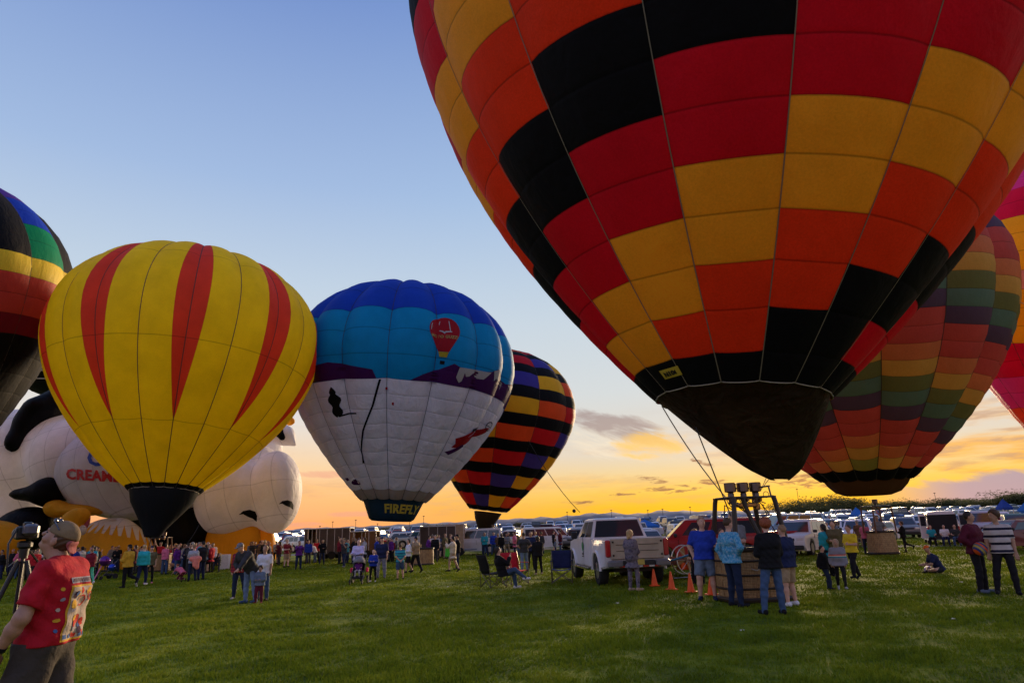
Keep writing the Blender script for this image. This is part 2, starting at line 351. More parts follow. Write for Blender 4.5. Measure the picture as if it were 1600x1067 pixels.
def skirt(root, E, rows, m, name='skirt', a0=-80, a1=80, nseg=48, full=True, bow=0.):
    # rows: list of (z below mouth along axis, radius, sideways shift along S, forward shift along F)
    P = []; ph = np.linspace(0, 2*math.pi, nseg+1) if full else np.linspace(R_(a0), R_(a1), nseg+1)
    for z, r, sx, sf in rows:
        rr = r*(1+bow*np.sin(ph*E.N)**2); P.append(E.M-E.ax*z+sx*E.S+sf*E.F+rr[:, None]*(np.cos(ph)[:, None]*E.F+np.sin(ph)[:, None]*E.S))
    P = np.array(P); k = len(rows); idx = np.arange(k*(nseg+1)).reshape(k, nseg+1)
    Fc = np.stack([idx[:-1, :-1], idx[:-1, 1:], idx[1:, 1:], idx[1:, :-1]], -1).reshape(-1, 4)
    uv = np.stack(np.meshgrid(np.linspace(.1, .9, nseg+1), np.linspace(.1, .9, k)), -1).reshape(-1, 2)
    return obj(name, mesh(name, P.reshape(-1, 3)-E.M, Fc, m, uv=uv), root)
black_f = fabric('nylon_black', (.005, .005, .007), .05, wrinkle=.2, rough=.75)
f_red = fabric('nylon_red', (.64, .01, .04)); f_oran = fabric('nylon_orange', (.88, .07, .02)); f_yel = fabric('nylon_gold', (.95, .58, .04))
FAB = dict(K=black_f, R=f_red, O=f_oran, Y=f_yel)
tape_m = pbr('load_tape_grey', (.2, .17, .13), .7); tape_dark = pbr('load_tape_dark', (.05, .045, .04), .8)
rope_m = pbr('rope_dark', (.03, .028, .03), .8); rope_l = pbr('rope_pale', (.35, .3, .25), .8)

def big_balloon():
    M = at(1158, 623, 15.4)
    E = Env(M, 8.19, (.072, .005), 1.384, .75, .228, 1.787, 16, .16, phase=.5)
    root = empty('hot_air_balloon', M.tolist(), label='huge balloon of stepped red, orange, yellow and black panels filling the upper right', cat='hot air balloon')
    rows = [0, .7]; 
    while rows[-1] < E.L-1.: rows.append(rows[-1]+.95)
    rows[-1] = E.L
    seq = 'OYRK'; P = []
    for g in range(16):
        gg = g if g < 8 else g-16
        for j in range(len(rows)-1):
            c = 'K' if j == 0 else seq[((j-1-gg)//2) % 4]
            P.append((g, 0, 1, rows[j], rows[j+1], FAB[c]))
    envelope(root, E, P, puff=.012, nu=8, nv=3)
    tapes(root, E, tape_m, .022)
    ring(root, E, 0., .016, rope_l, 'mouth_rope')
    dark = fabric('scoop_nomex', (.03, .024, .018), .3, wrinkle=.9)
    bc = ground(1182, 938); burner = np.array([bc[0]+.12, bc[1]+.2, 2.45]); SC = np.array([.85, 0, .2])
    # scoop: hangs from the near two thirds of the mouth and gathers above the burner
    r0 = .228*E.R; nS = 56; A = np.linspace(R_(-158), R_(128), nS+1); V = []; rowsS = 16
    for i in range(rowsS+1):
        t = i/rowsS; zt = np.full(nS+1, t)
        rr = r0*(1-t)**1.0+.36*(1-(1-t)**1.0)*(1-max(0, t-.85)*2.6)
        c = (E.M)*(1-t)+(burner+SC)*t
        sag = .1*math.sin(math.pi*t)
        lf = np.clip((R_(-60)-A)/R_(98), 0, 1)
        P = c+(rr+sag*np.cos(A*.6)[:, None].ravel()*.6)[:, None]*(np.cos(A)[:, None]*E.F+np.sin(A)[:, None]*E.S)
        P[:, 2] += -.05*math.sin(t*3)
        V.append(P)
    V = np.array(V); idx = np.arange((rowsS+1)*(nS+1)).reshape(rowsS+1, nS+1)
    Fc = np.stack([idx[:-1, :-1], idx[:-1, 1:], idx[1:, 1:], idx[1:, :-1]], -1).reshape(-1, 4)
    uv = np.stack(np.meshgrid(np.linspace(.1, .9, nS+1), np.linspace(.1, .9, rowsS+1)), -1).reshape(-1, 2)
    obj('scoop', mesh('scoop', V.reshape(-1, 3)-E.M, Fc, dark, uv=uv), root)
    # registration patch on the black mouth band
    ym = pbr('patch_yellow', (.55, .4, .04)); km = pbr('patch_black', (.01, .01, .01))
    gl = -1.72
    fn = lambda x, y: (gl+8*0+.5+x/(E.d*2.2)*1.0, .42+y)
    decal(root, E, [[(-.24, -.1), (.24, -.1), (.24, .13), (-.24, .13)]], 'maker_patch', ym, fn, .03)
    textdecal(root, E, 'N106', .145, 'maker_lettering', km, fn, .04, bold=.01)
    # flying wires to the burner frame
    for ph in (100, 140):
        g = (R_(ph)+E.ph)/E.d; p = E.pt(math.floor(g), g-math.floor(g), 0.)
        q = burner+np.array([.45*math.copysign(1, math.sin(R_(ph))), .2, 0])
        MB().tube([p-E.M, q-E.M], .008, n=5).build('flying_wire', rope_l, root)
    return root, E, bc, burner
BIGROOT, BIGE, BIGC, BURN = big_balloon()

def yellow_balloon():
    E = Env(at(257, 768, 43.6), 8.32, (.019, .112), 1.2, .725, .236, 1.9, 20, .19, phase=0.12)
    root = empty('hot_air_balloon', E.M.tolist(), label='yellow balloon with long pointed red stripes, second from the left', cat='hot air balloon')
    ye = fabric('nylon_lemon', (.93, .77, .015), .5, sv=.008); rd = fabric('nylon_coral', (.75, .06, .035), .42, sv=.008)
    P = []; L = E.L; rows = [0.35]+[L*x for x in (.2, .41, .66, .85, 1.)]
    a0, a1 = L*.2, L*.935
    def w(a): t = min(max((a-a0)/(a1-a0), 0), 1); return .33*math.sin(math.pi*t**.95)**.85 if 0 < t < 1 else 0.
    for g in range(20):
        for j in range(len(rows)-1):
            b0, b1 = rows[j], rows[j+1]
            if g % 2 == 0:                     # red half lens on the gore's left edge
                if w(b0)+w(b1)+w((b0+b1)/2) > 0: P.append((g, 0., w, b0, b1, rd)); P.append((g, w, 1., b0, b1, ye))
                else: P.append((g, 0., 1., b0, b1, ye))
            else:
                wr = lambda a: 1-w(a)
                if w(b0)+w(b1)+w((b0+b1)/2) > 0: P.append((g, wr, 1., b0, b1, rd)); P.append((g, 0., wr, b0, b1, ye))
                else: P.append((g, 0., 1., b0, b1, ye))
        P.append((g, 0, 1, 0., .35, black_f))
    envelope(root, E, P, puff=.02, nu=4, nv=9)
    tapes(root, E, tape_dark, .045)
    sk = fabric('skirt_dark', (.012, .014, .02), .12)
    skirt(root, E, [(0, 1.98, 0, 0), (.7, 1.75, -.05, 0), (1.5, 1.2, -.12, 0), (2.2, .72, -.2, 0), (2.75, .45, -.25, 0)], sk, 'scoop', bow=.03)
    ring(root, E, 0., .03, rope_l, 'mouth_rope')
    vm = fabric('vent_blue', (.02, .06, .25))
    return root, E
YROOT, YE = yellow_balloon()

def blue_balloon():
    E = Env(at(615, 782, 53.19), 8.5, (.062, .024), 1.17, .819, .277, 1.534, 16, .3, phase=.35)
    root = empty('hot_air_balloon', E.M.tolist(), label='white balloon with royal blue top, turquoise band and a small red balloon painted on it', cat='hot air balloon')
    L = E.L; bl = fabric('nylon_royal', (.012, .065, .5), .4); tq = fabric('nylon_turquoise', (.005, .32, .6), .42); wh = fabric('nylon_white', (.9, .86, .88), .36, seam=.22, wrinkle=.4)
    pu = fabric('nylon_purple', (.12, .02, .19), .3); tan = fabric('nylon_tan', (.38, .32, .27), .3)
    aw, at_ = L*.395, L*.605                    # white / turquoise and turquoise / royal boundaries
    P = []
    rw = [0., .9]+[.9+(aw-.9)*k/8 for k in range(1, 9)]; rt = [aw+(at_-aw)*k/3 for k in range(4)]; rb = [at_+(L-at_)*k/4 for k in range(5)]
    for g in range(16):
        for i in range(len(rw)-1): P.append((g, 0, 1, rw[i], rw[i+1], wh if i else tan))
        for i in range(3): P.append((g, 0, 1, rt[i], rt[i+1], tq))
        for i in range(4): P.append((g, 0, 1, rb[i], rb[i+1], bl))
    envelope(root, E, P, puff=.03, nu=7, nv=3)
    tapes(root, E, tape_dark, .03)
    # artwork. gore coordinate G of an angle phi (degrees, + to the right)
    rA = lambda a: float(np.interp(a, E.s, E.r))
    def fnat(phi, a0, sc=1.):
        def fn(x, y):
            x *= sc; y *= sc; a = a0+y; return ((R_(phi)+x/rA(a)+E.ph)/E.d, a)
        return fn
    redm = fabric('emblem_red', (.6, .015, .03), .2); whm = fabric('emblem_white', (.75, .75, .78), .2); yem = fabric('emblem_yellow', (.8, .6, .05), .2); km = fabric('emblem_black', (.012, .012, .015), .05); gold = pbr('emblem_gold', (.3, .22, .06))
    bal = [(1.32*math.sin(a)*(1 if math.cos(a) > 0 else .98), .35+1.32*math.cos(a)) for a in np.linspace(-R_(105), R_(105), 26)]+[(.42, -1.45), (-.42, -1.45)]
    e0 = fnat(17.5, at_-1.75, .8)
    decal(root, E, [bal], 'emblem_balloon', redm, e0, .04)
    decal(root, E, [[(-.4, -1.47), (.4, -1.47), (.28, -1.9), (-.28, -1.9)]], 'emblem_skirt', yem, e0, .045)
    decal(root, E, [[(-.18, -2.2), (.18, -2.2), (.18, -2.5), (-.18, -2.5)]], 'emblem_basket', km, e0, .045)
    for x0, x1 in ((-1.05, -1.2), (-.35, -.6), (.35, .45)):
        pts = [(x0, 1.3 if abs(x0) < .9 else .95), (x0+.06, 1.32 if abs(x0) < .9 else .97), ((x0+x1)/2+.07, .8), (x1+.07, .3), (x1, .3), ((x0+x1)/2, .8)]
        decal(root, E, [pts], 'emblem_highlight', whm, e0, .06)
    decal(root, E, [[(-.55, .42), (-.1, .2), (0, .08), (.12, .2), (.62, .25), (.62, .33), (.1, .33), (0, .25), (-.1, .33), (-.5, .5)]], 'emblem_bird', whm, e0, .065)
    textdecal(root, E, 'MOTO GUZZI', .34, 'emblem_lettering', gold, fnat(17.5, at_-1.9, .82), .065, bold=.012, space=1.05)
    # purple mountains with white snow, standing on the white
    mt = [(-3.3, 0), (-2.4, .55), (-1.2, 1.05), (0., 1.75), (.6, 1.55), (1.5, 1.3), (3.2, 1.65), (4.1, 1.9), (5.0, 2.3), (6.0, 1.7), (7.2, 1.5), (8.8, 1.9), (10.5, 1.3), (12, 1.6), (14.5, 0)]
    f2 = fnat(23, aw+.02, .82)
    decal(root, E, [[(x, y) for x, y in mt]+[(14.5, -.0)]], 'mountain_band', pu, f2, .05, .6)
    snow = [[(.5, 1.55), (3.4, 1.72), (4.0, 1.8), (3.3, 1.05), (2.6, .95), (2.2, 1.35), (1.7, 1.0), (1.3, .9), (1.1, 1.2), (.95, .5), (.7, .3), (.35, .7)],
            [(4.3, 2.0), (5.0, 2.25), (5.6, 1.9), (5.2, 1.2), (4.8, 1.5), (4.5, 1.2)], [(6.1, 1.7), (6.7, 1.4), (6.5, .7), (6.1, 1.1)], [(7.5, 1.5), (9.2, 1.8), (9.0, .9), (8.2, 1.2)]]
    for s_ in snow: decal(root, E, [s_], 'snow_patch', whm, f2, .075, .5)
    decal(root, E, [[(0, 0), (9, 0), (9, .6), (6, 1.2), (3.5, 1.0), (0, .9)]], 'mountain_band', pu, fnat(-78, aw+.02), .05, .6)
    # bare tree, pole and small marks
    tr = [[(math.cos(a)*(.38+.12*math.sin(a*7)), math.sin(a)*(1.05+.12*math.sin(a*5))) for a in np.linspace(0, 2*math.pi, 44, endpoint=False)]]
    decal(root, E, tr, 'painted_tree', km, fnat(-37, aw-1.6), .05, .4)
    decal(root, E, [[(0, -1.0), (1.4, -.85), (1.4, -.75), (0, -.88)]], 'painted_branch', km, fnat(-37, aw-1.6), .05, .4)
    pl = [(0., 0.), (-.5, -1.8), (-1.25, -3.6), (-1.6, -5.2), (-1.55, -6.3)]
    decal(root, E, [[(x-.05, y) for x, y in pl]+[(x+.09, y) for x, y in reversed(pl)]], 'painted_line', km, fnat(-11, aw-.05), .05, .5)
    decal(root, E, [[(.5*math.cos(a), .24*math.sin(a)) for a in np.linspace(0, 6.28, 16, endpoint=False)]], 'painted_spot', pu, fnat(-52, aw-7.9), .05)
    decal(root, E, [[(-.45, -.16), (.1, -.1), (.1, .12), (-.45, .1)]], 'painted_spot', pu, fnat(-62, aw-7.5), .05)
    # red biplane at the right
    f3 = fnat(58, aw-3.5, .62)
    decal(root, E, [[(-2.6, -1.6), (-1.7, -1.4), (2.0, 1.5), (2.3, 2.2), (1.5, 2.0), (-2.4, -.6)]], 'painted_fuselage', redm, f3, .05, .4)
    decal(root, E, [[(-2.9, -2.4), (-2.3, -2.6), (-1.0, -1.1), (-1.4, -.8)]], 'painted_tail', pu, f3, .06, .4)
    decal(root, E, [[(-2.5, -1.0), (-.6, .9), (-.9, 1.2), (-2.9, -.4)]], 'painted_wing', redm, f3, .06, .4)
    decal(root, E, [[(-1.3, .9), (-.2, 1.2), (-.3, 1.7), (-1.4, 1.3)]], 'painted_pilot', km, f3, .065, .4)
    ro = [(1.9+.75*math.cos(a), 2.3+.62*math.sin(a)) for a in np.linspace(0, 6.283, 28, endpoint=False)]; ri = [(1.9+.62*math.cos(a), 2.3+.5*math.sin(a)) for a in np.linspace(0, 6.283, 28, endpoint=False)]
    decal(root, E, [ro, ri], 'painted_propeller_ring', km, f3, .065, .3)
    decal(root, E, [[(1.2, 2.25), (2.6, 2.25), (2.6, 2.33), (1.2, 2.33)]], 'painted_propeller', km, f3, .066, .3)
    for dx, dy in ((0, 0), (.45, -1.0)): decal(root, E, [[(dx-.06, dy-.1), (dx+.08, dy-.1), (dx+.08, dy+.1), (dx-.06, dy+.08)]], 'painted_spot', redm, fnat(-8, aw-.7), .05)
    sk = fabric('skirt_navy', (.01, .035, .07), .15)
    r0 = .277*8.5
    skirt(root, E, [(0, r0*.97, 0, 0), (.25, r0*.92, 0, 0), (.9, r0*.8, -.02, 0), (1.35, r0*.71, -.05, 0), (1.5, r0*.62, -.05, 0)], sk, 'skirt', bow=.02)
    cu = bpy.data.curves.new('t', 'FONT'); cu.body = 'FIREFLY'; cu.size = .85; cu.align_x = 'CENTER'; cu.align_y = 'CENTER'; cu.offset = .03; cu.resolution_u = 2
    me = curve_mesh(cu); sy = pbr('skirt_yellow', (.4, .33, .04))
    for v in me.vertices:
        x, y = v.co.x, v.co.y; ph = R_(22)+x/(r0*.87); z = .72-y; r = r0*(.972-.19*z)*1.03
        p = -E.ax*z+r*(math.cos(ph)*E.F+math.sin(ph)*E.S); v.co = p.tolist()
    me.materials.clear(); me.materials.append(sy); obj('lettering', me, root)
    return root, E
BLROOT, BLE = blue_balloon()

def banded_balloon():
    k = 68/74.68; M = CAMP+(at(763, 796, 74.68)-CAMP)*k
    E = Env(M, 8*k, (.149, -.058), 1.329, .822, .25, 1.629, 12, .14, phase=.05)
    root = empty('hot_air_balloon', E.M.tolist(), label='small distant balloon with black hoops between rows of yellow, orange, red and blue squares', cat='hot air balloon')
    bu = fabric('nylon_violet_blue', (.06, .06, .42)); yl = fabric('nylon_sun', (.88, .6, .03)); orr = fabric('nylon_tangerine', (.85, .12, .03)); rr = fabric('nylon_scarlet', (.62, .02, .035))
    cyc = [yl, bu, rr, orr]; P = []; L = E.L; n = 17; edges = [0, .55]+[.55+(L-.55)*(j+1+(.14 if j % 2 == 0 else 0))/n for j in range(n)]; edges[-1] = L
    for g in range(12):
        gg = g if g < 6 else g-12; ci = 0
        for j in range(len(edges)-1):
            if j % 2 == 0: m = black_f
            else:
                ci = (j-1)//2; order = 'YORB'; s0 = -gg*1
                base = {0: 'Y', 1: 'O', 2: 'R', 3: 'B'}
                m = {'Y': yl, 'O': orr, 'R': rr, 'B': bu}['YORB'[(gg-ci) % 4]]
            P.append((g, 0, 1, edges[j], edges[j+1], m))
    envelope(root, E, P, puff=.03, nu=4, nv=2)
    skirt(root, E, [(0.25, 1.35, 0, 0), (.9, 1.1, -.1, 0), (1.8, .62, -.2, 0), (2.5, .22, -.3, 0)], fabric('skirt_brown', (.03, .022, .016), .15), 'scoop')
    ring(root, E, 0., .04, rope_l, 'mouth_rope', 32)
    tapes(root, E, tape_dark, .03)
    return root, E
BDROOT, BDE = banded_balloon()

def hoop_balloon(Env_, label, colors, rows_from, gores_black=None, nrows=24, sk=None, nu=4):
    root = empty('hot_air_balloon', Env_.M.tolist(), label=label, cat='hot air balloon')
    P = []; L = Env_.L; n = nrows; edges = [L*j/n for j in range(n+1)]
    for g in range(Env_.N):
        for j in range(n): P.append((g, 0, 1, edges[j], edges[j+1], colors(g, j)))
    envelope(root, Env_, P, puff=.03, nu=nu, nv=2)
    return root
def green_balloon():
    M = at(1353, 748, 34.)
    E = Env(M, 7.35, (-.021, -.061), 1.26, .65, .264, 1.833, 16, .3, phase=.45)
    c = dict(x=black_f, g=fabric('hoop_lime', (.3, .36, .08)), Y=fabric('hoop_yellow', (.7, .45, .1)), O=fabric('hoop_orange', (.7, .24, .1)), R=fabric('hoop_red', (.6, .1, .09)), P=fabric('hoop_purple', (.11, .08, .15)),
             T=fabric('hoop_teal', (.12, .25, .2)), G=fabric('hoop_green', (.17, .22, .08)))
    seq = 'kgYORRRPTGYORRPTGYORRPT'
    def col(g, j):
        if j == 0: return black_f
        gg = g if g < 8 else g-16
        return c[('xxgYORRPTGYORRPTGYORRPTGYORRPTGYORRPTGYORR')[min(j+1+min(abs(gg), 3), 40)]]
    root = hoop_balloon(E, 'balloon in narrow hoops of red, yellow, green, teal and purple behind the huge one', col, 0, nrows=29, nu=6)
    tapes(root, E, tape_dark, .03)
    r0 = .264*E.R
    brown = fabric('skirt_olive', (.09, .055, .025), .45)
    skirt(root, E, [(-.1, r0*1.0, 0, 0), (.3, r0*.88, 0, 0), (.62, r0*.72, 0, 0), (.78, r0*.5, 0, 0)], brown, 'skirt', bow=.04)
    return root, E
GRROOT, GRE = green_balloon()
def multi_balloon():
    E = Env(at(-114, 756, 42.98), 8.5, (-.158, -.101), 1.499, .888, .135, 1.485, 16, .12, phase=.2)
    c = dict(Y=fabric('multi_yellow', (.85, .62, .04), .3), O=fabric('multi_brick', (.6, .06, .04), .3), D=fabric('multi_maroon', (.2, .008, .02), .3), G=fabric('multi_green', (.0, .25, .1), .3), B=fabric('multi_blue', (.01, .05, .5), .3), V=fabric('multi_violet', (.12, .04, .35), .3), R=fabric('multi_red', (.7, .02, .06), .3), K=black_f)
    def col(g, j):
        a = j/22
        if a < .33: return c['K']
        if a < .40: return c['D']
        if a < .47: return c['O']
        if a < .545: return c['Y']
        if g % 2 == 1: return c['K'] if a < .9 else c['R']
        if a < .62: return c['G']
        if a < .7: return c['B']
        if a < .79: return c['V']
        return c['R']
    root = hoop_balloon(E, 'dark balloon at the left edge with yellow and red hoops under rainbow gores', col, 0, nrows=22)
    tapes(root, E, tape_dark, .03); return root
multi_balloon()
def pink_balloon():
    E = Env(at(1722, 753, 41.95), 8.5, (.097, -.155), 1.471, .918, .148, 1.4, 16, .12, phase=.5)
    c = dict(R=fabric('pink_scarlet', (.75, .04, .05)), M=fabric('pink_magenta', (.7, .05, .35)), C=fabric('pink_crimson', (.65, .008, .07)), Y=fabric('pink_gold', (.95, .6, .02)), P=fabric('pink_pale', (.75, .4, .33)), O=fabric('pink_orange', (.85, .1, .03)))
    S = 'OOOOOMMCCYYYPYYYCCMMRRYYRR'
    def col(g, j): return c[S[min(j, len(S)-1)]] if j > 3 or g % 2 else c['C']
    root = hoop_balloon(E, 'pink, crimson and yellow hooped balloon cut by the right edge', col, 0, nrows=26)
    tapes(root, E, tape_dark, .03); return root
pink_balloon()
# ================================================================ ground, path, hills
def gz(x, y): t = min(max((y-58)/150, 0), 1); return 3.2*(t*t*(3-2*t)*.45+t*.55)*min(max((1200-y)/900, 0), 1) if y > 300 else 3.2*(t*t*(3-2*t)*.45+t*.55)
def gmat(name, fn, rough=.95):
    m = bpy.data.materials.new(name); m.use_nodes = True; t = NT(m.node_tree); tc = t.n('ShaderNodeTexCoord').outputs['Object']
    c, h = fn(t, tc); b = t.n('ShaderNodeBsdfPrincipled', ins={'Base Color': c, 'Roughness': rough, 'Specular IOR Level': .15})
    if h is not None: t.put(b, 'Normal', t.n('ShaderNodeBump', ins={'Strength': .6, 'Distance': .05, 'Height': h}).outputs[0])
    t.n('ShaderNodeOutputMaterial', ins={0: b.outputs[0]}); return m
def turfcol(t, tc):
    a = t.noise(tc, .22, 4, .6); b = t.noise(tc, .9, 5, .65, .4); d = t.noise(tc, 6., 4)
    v = t.m('ADD', t.m('ADD', t.m('MULTIPLY', a, .34), t.m('MULTIPLY', b, .42)), t.m('MULTIPLY', d, .24))
    return t.ramp(v, [(.38, (.048, .078, .004)), (.47, (.1, .145, .007)), (.53, (.16, .2, .01)), (.62, (.27, .28, .025))])
def gfn(t, tc):
    c = turfcol(t, tc); y = t.n('ShaderNodeSeparateXYZ', ins={0: tc}).outputs[1]
    dry = t.ramp(t.noise(tc, .12, 5), [(.35, (.09, .1, .03)), (.65, (.2, .17, .1))])
    c = t.mix(t.maprange(y, 70., 130.), c, dry); return c, t.noise(tc, 35., 4)
grass_ground = gmat('turf', gfn)
def strip(name, ys, xs, fz, m, kind='structure'):
    V = [(x, y, fz(x, y)) for y in ys for x in xs]; n = len(xs)
    F = [(j*n+i, j*n+i+1, (j+1)*n+i+1, (j+1)*n+i) for j in range(len(ys)-1) for i in range(n-1)]
    o = obj(name, mesh(name, V, F, m)); o['kind'] = kind; return o
strip('ground', [-60, 0, 30]+list(range(55, 215, 6))+[230, 260, 300, 420, 600, 900, 1200, 2000, 5000, 16000], [-9000, -2000, -400, 0, 400, 2000, 9000], gz, grass_ground)
asph = gmat('path_asphalt', lambda t, tc: (t.ramp(t.noise(tc, 1.2, 6), [(.3, (.13, .125, .12)), (.7, (.24, .23, .22))]), t.noise(tc, 60., 2)))
pc = [(120, 14), (70, 27), (44, 34.5), (27, 42.5), (16, 54), (4, 66), (-12, 72), (-34, 76), (-60, 78), (-120, 79), (-200, 79)]
def catmull(P, n=8):
    P = [P[0]]+list(P)+[P[-1]]; out = []
    for i in range(1, len(P)-2):
        a, b, c, d = [np.array(q, float) for q in P[i-1:i+3]]
        for k in range(n): t = k/n; out.append(.5*((2*b)+(-a+c)*t+(2*a-5*b+4*c-d)*t*t+(-a+3*b-3*c+d)*t**3))
    return out+[np.array(P[-2], float)]
cl_ = catmull(pc); V = []
for i, p in enumerate(cl_):
    d = nrm = cl_[min(i+1, len(cl_)-1)]-cl_[max(i-1, 0)]; d = d/np.linalg.norm(d); nn = np.array([-d[1], d[0]])
    for s_ in (-1.9, -.6, .6, 1.9): q = p+nn*s_; V.append((q[0], q[1], gz(*q)+.006+.008))
F_ = [(4*i+k, 4*i+k+1, 4*i+5+k, 4*i+4+k) for i in range(len(cl_)-1) for k in range(3)]
obj('path', mesh('path', V, F_, asph))['kind'] = 'structure'
# distant hills: two ridges
def ridge(name, dist, hfun, m, n=260, x0=-1.2, x1=1.5, depth=900):
    V = []; F = []
    for j, (dy, k) in enumerate(((0, 0), (.25, .55), (.55, .85), (1, 1.), (1.8, .7), (3, 0))):
        for i in range(n+1):
            a = x0+(x1-x0)*i/n; x = a*dist; V.append((x*(1+.0*dy), dist+dy*depth, 4+hfun(a)*k*(1+.06*math.sin(i*1.7+j*2.1))))
    F = [(j*(n+1)+i, j*(n+1)+i+1, (j+1)*(n+1)+i+1, (j+1)*(n+1)+i) for j in range(5) for i in range(n)]
    o = obj(name, mesh(name, V, F, m)); o['kind'] = 'structure'
from mathutils import noise as mnoise
def hprof(base, amp, seed, sc=9.):
    def f(a): return max(2, base(a)+amp*mnoise.fractal(Vector((a*sc+seed, seed, 0)), .8, 2.1, 5))
    return f
hill_m = gmat('hazy_hill_scrub', lambda t, tc: (t.ramp(t.noise(tc, .004, 6), [(.35, (.17, .15, .16)), (.65, (.27, .24, .25))]), None))  # purple-grey haze of distance is mixed into the scrub colour
bump = lambda a, c, w, h: h*math.exp(-((a-c)/w)**2)
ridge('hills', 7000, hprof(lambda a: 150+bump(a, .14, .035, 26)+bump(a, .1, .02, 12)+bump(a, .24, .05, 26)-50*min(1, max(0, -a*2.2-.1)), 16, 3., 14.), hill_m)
ridge('mesa', 4200, hprof(lambda a: 20+85*min(1, max(0, (a-.45)*3)), 6, 8., 6.), gmat('mesa_scrub', lambda t, tc: (t.ramp(t.noise(tc, .006, 6), [(.35, (.14, .12, .12)), (.65, (.22, .19, .18))]), None)), depth=600)
# grass blades, thick near the camera and thinning out with distance
def lawn():
    rs = np.random.RandomState(5); N = 520000; u = rs.rand(N); y = 6.2*(62/6.2)**(u**.95)     # denser near
    x = (rs.rand(N)*2-1)*(.86*y+1.); keep = np.ones(N, bool); x, y = x[keep], y[keep]; n = len(x)
    G = rs.rand(512, 512)
    def vn(u_, v_):
        i, j = np.floor(u_).astype(int), np.floor(v_).astype(int); fu, fv = u_-i, v_-j; fu = fu*fu*(3-2*fu); fv = fv*fv*(3-2*fv); i %= 511; j %= 511
        return (G[i, j]*(1-fu)+G[i+1, j]*fu)*(1-fv)+(G[i, j+1]*(1-fu)+G[i+1, j+1]*fu)*fv
    cl = vn(x*2.7+500, y*2.7)*.6+vn(x*.8+500, y*.8)*.5+vn(x*7+900, y*7)*.3-.45
    dens = rs.rand(n) < np.clip(.35+1.5*cl, .12, 1); x, y, cl = x[dens], y[dens], cl[dens]; n = len(x)
    h = (.022+.022*rs.rand(n)+.075*np.clip(cl, 0, 1))*(.8+.008*y); w = (.003+.0007*y)*(.7+.6*rs.rand(n)); az = rs.rand(n)*2*np.pi; ln = rs.rand(n)*.9*h; la = rs.rand(n)*2*np.pi
    dx, dy = np.cos(az)*w, np.sin(az)*w; V = np.empty((n, 3, 3), np.float32)
    V[:, 0] = np.stack([x-dx, y-dy, np.zeros(n)-.004], 1); V[:, 1] = np.stack([x+dx, y+dy, np.zeros(n)-.004], 1); V[:, 2] = np.stack([x+np.cos(la)*ln, y+np.sin(la)*ln, h], 1)
    me = bpy.data.meshes.new('grass_blades'); me.vertices.add(3*n); me.vertices.foreach_set('co', V.ravel()); me.loops.add(3*n); me.loops.foreach_set('vertex_index', np.arange(3*n, dtype=np.int32))
    me.polygons.add(n); me.polygons.foreach_set('loop_start', np.arange(0, 3*n, 3, dtype=np.int32)); me.update(calc_edges=True)
    def bf(t, tc):
        return t.mix(.38, turfcol(t, tc), t.ramp(t.noise(tc, 60., 2), [(.35, (.08, .13, .006)), (.6, (.22, .29, .013)), (.78, (.26, .27, .04))])), None
    m = gmat('grass_blade', bf, .85); t = NT.__new__(NT); t.nt = m.node_tree; pb = [n for n in t.nt.nodes if n.type == 'BSDF_PRINCIPLED'][0]; ou = [n for n in t.nt.nodes if n.type == 'OUTPUT_MATERIAL'][0]; tr = t.n('ShaderNodeBsdfTranslucent', ins={0: pb.inputs[0].links[0].from_socket}); t.put(ou, 0, t.n('ShaderNodeMixShader', ins={0: .25, 1: pb.outputs[0], 2: tr.outputs[0]}).outputs[0]); me.materials.append(m); o = obj('grass_blades', me); o['kind'] = 'stuff'
lawn()
# ================================================================ vehicles
def paint(key, col, rough=.36, metal=.0): return pbr('paint_'+key, col, rough, metal, .4, .1, 1.5, coat=.2)
PAINT = {k: paint(k, c) for k, c in dict(white=(.68, .67, .7), silver=(.42, .43, .46), grey=(.16, .165, .18), black=(.012, .012, .016), red=(.32, .012, .015), blue=(.03, .07, .25), navy=(.015, .025, .07), tan=(.4, .33, .24), green=(.03, .1, .07), maroon=(.13, .01, .02), lightblue=(.2, .35, .5)).items()}
glass = pbr('window_glass', (.03, .035, .045), .06, spec=.9, var=0); rubber = pbr('tyre_rubber', (.015, .015, .016), .85); chrome = pbr('chrome', (.6, .6, .62), .2, 1., var=0); rimm = pbr('wheel_rim', (.45, .45, .48), .3, .9, var=0)
trimm = pbr('black_trim', (.02, .02, .022), .6); lampr = pbr('tail_lamp', (.4, .01, .015), .2, spec=.6, var=0); lampw = pbr('head_lamp', (.65, .65, .65), .12, spec=.8, var=0); gapm = pbr('door_gap', (.01, .01, .01), .9, var=0); platem = pbr('number_plate', (.55, .45, .1), .5)
steel = pbr('steel', (.3, .3, .32), .35, .9); wood = pbr('plywood', (.4, .22, .09), .7, var=.25, vscale=3.); alum = pbr('aluminium', (.5, .5, .52), .4, .8)
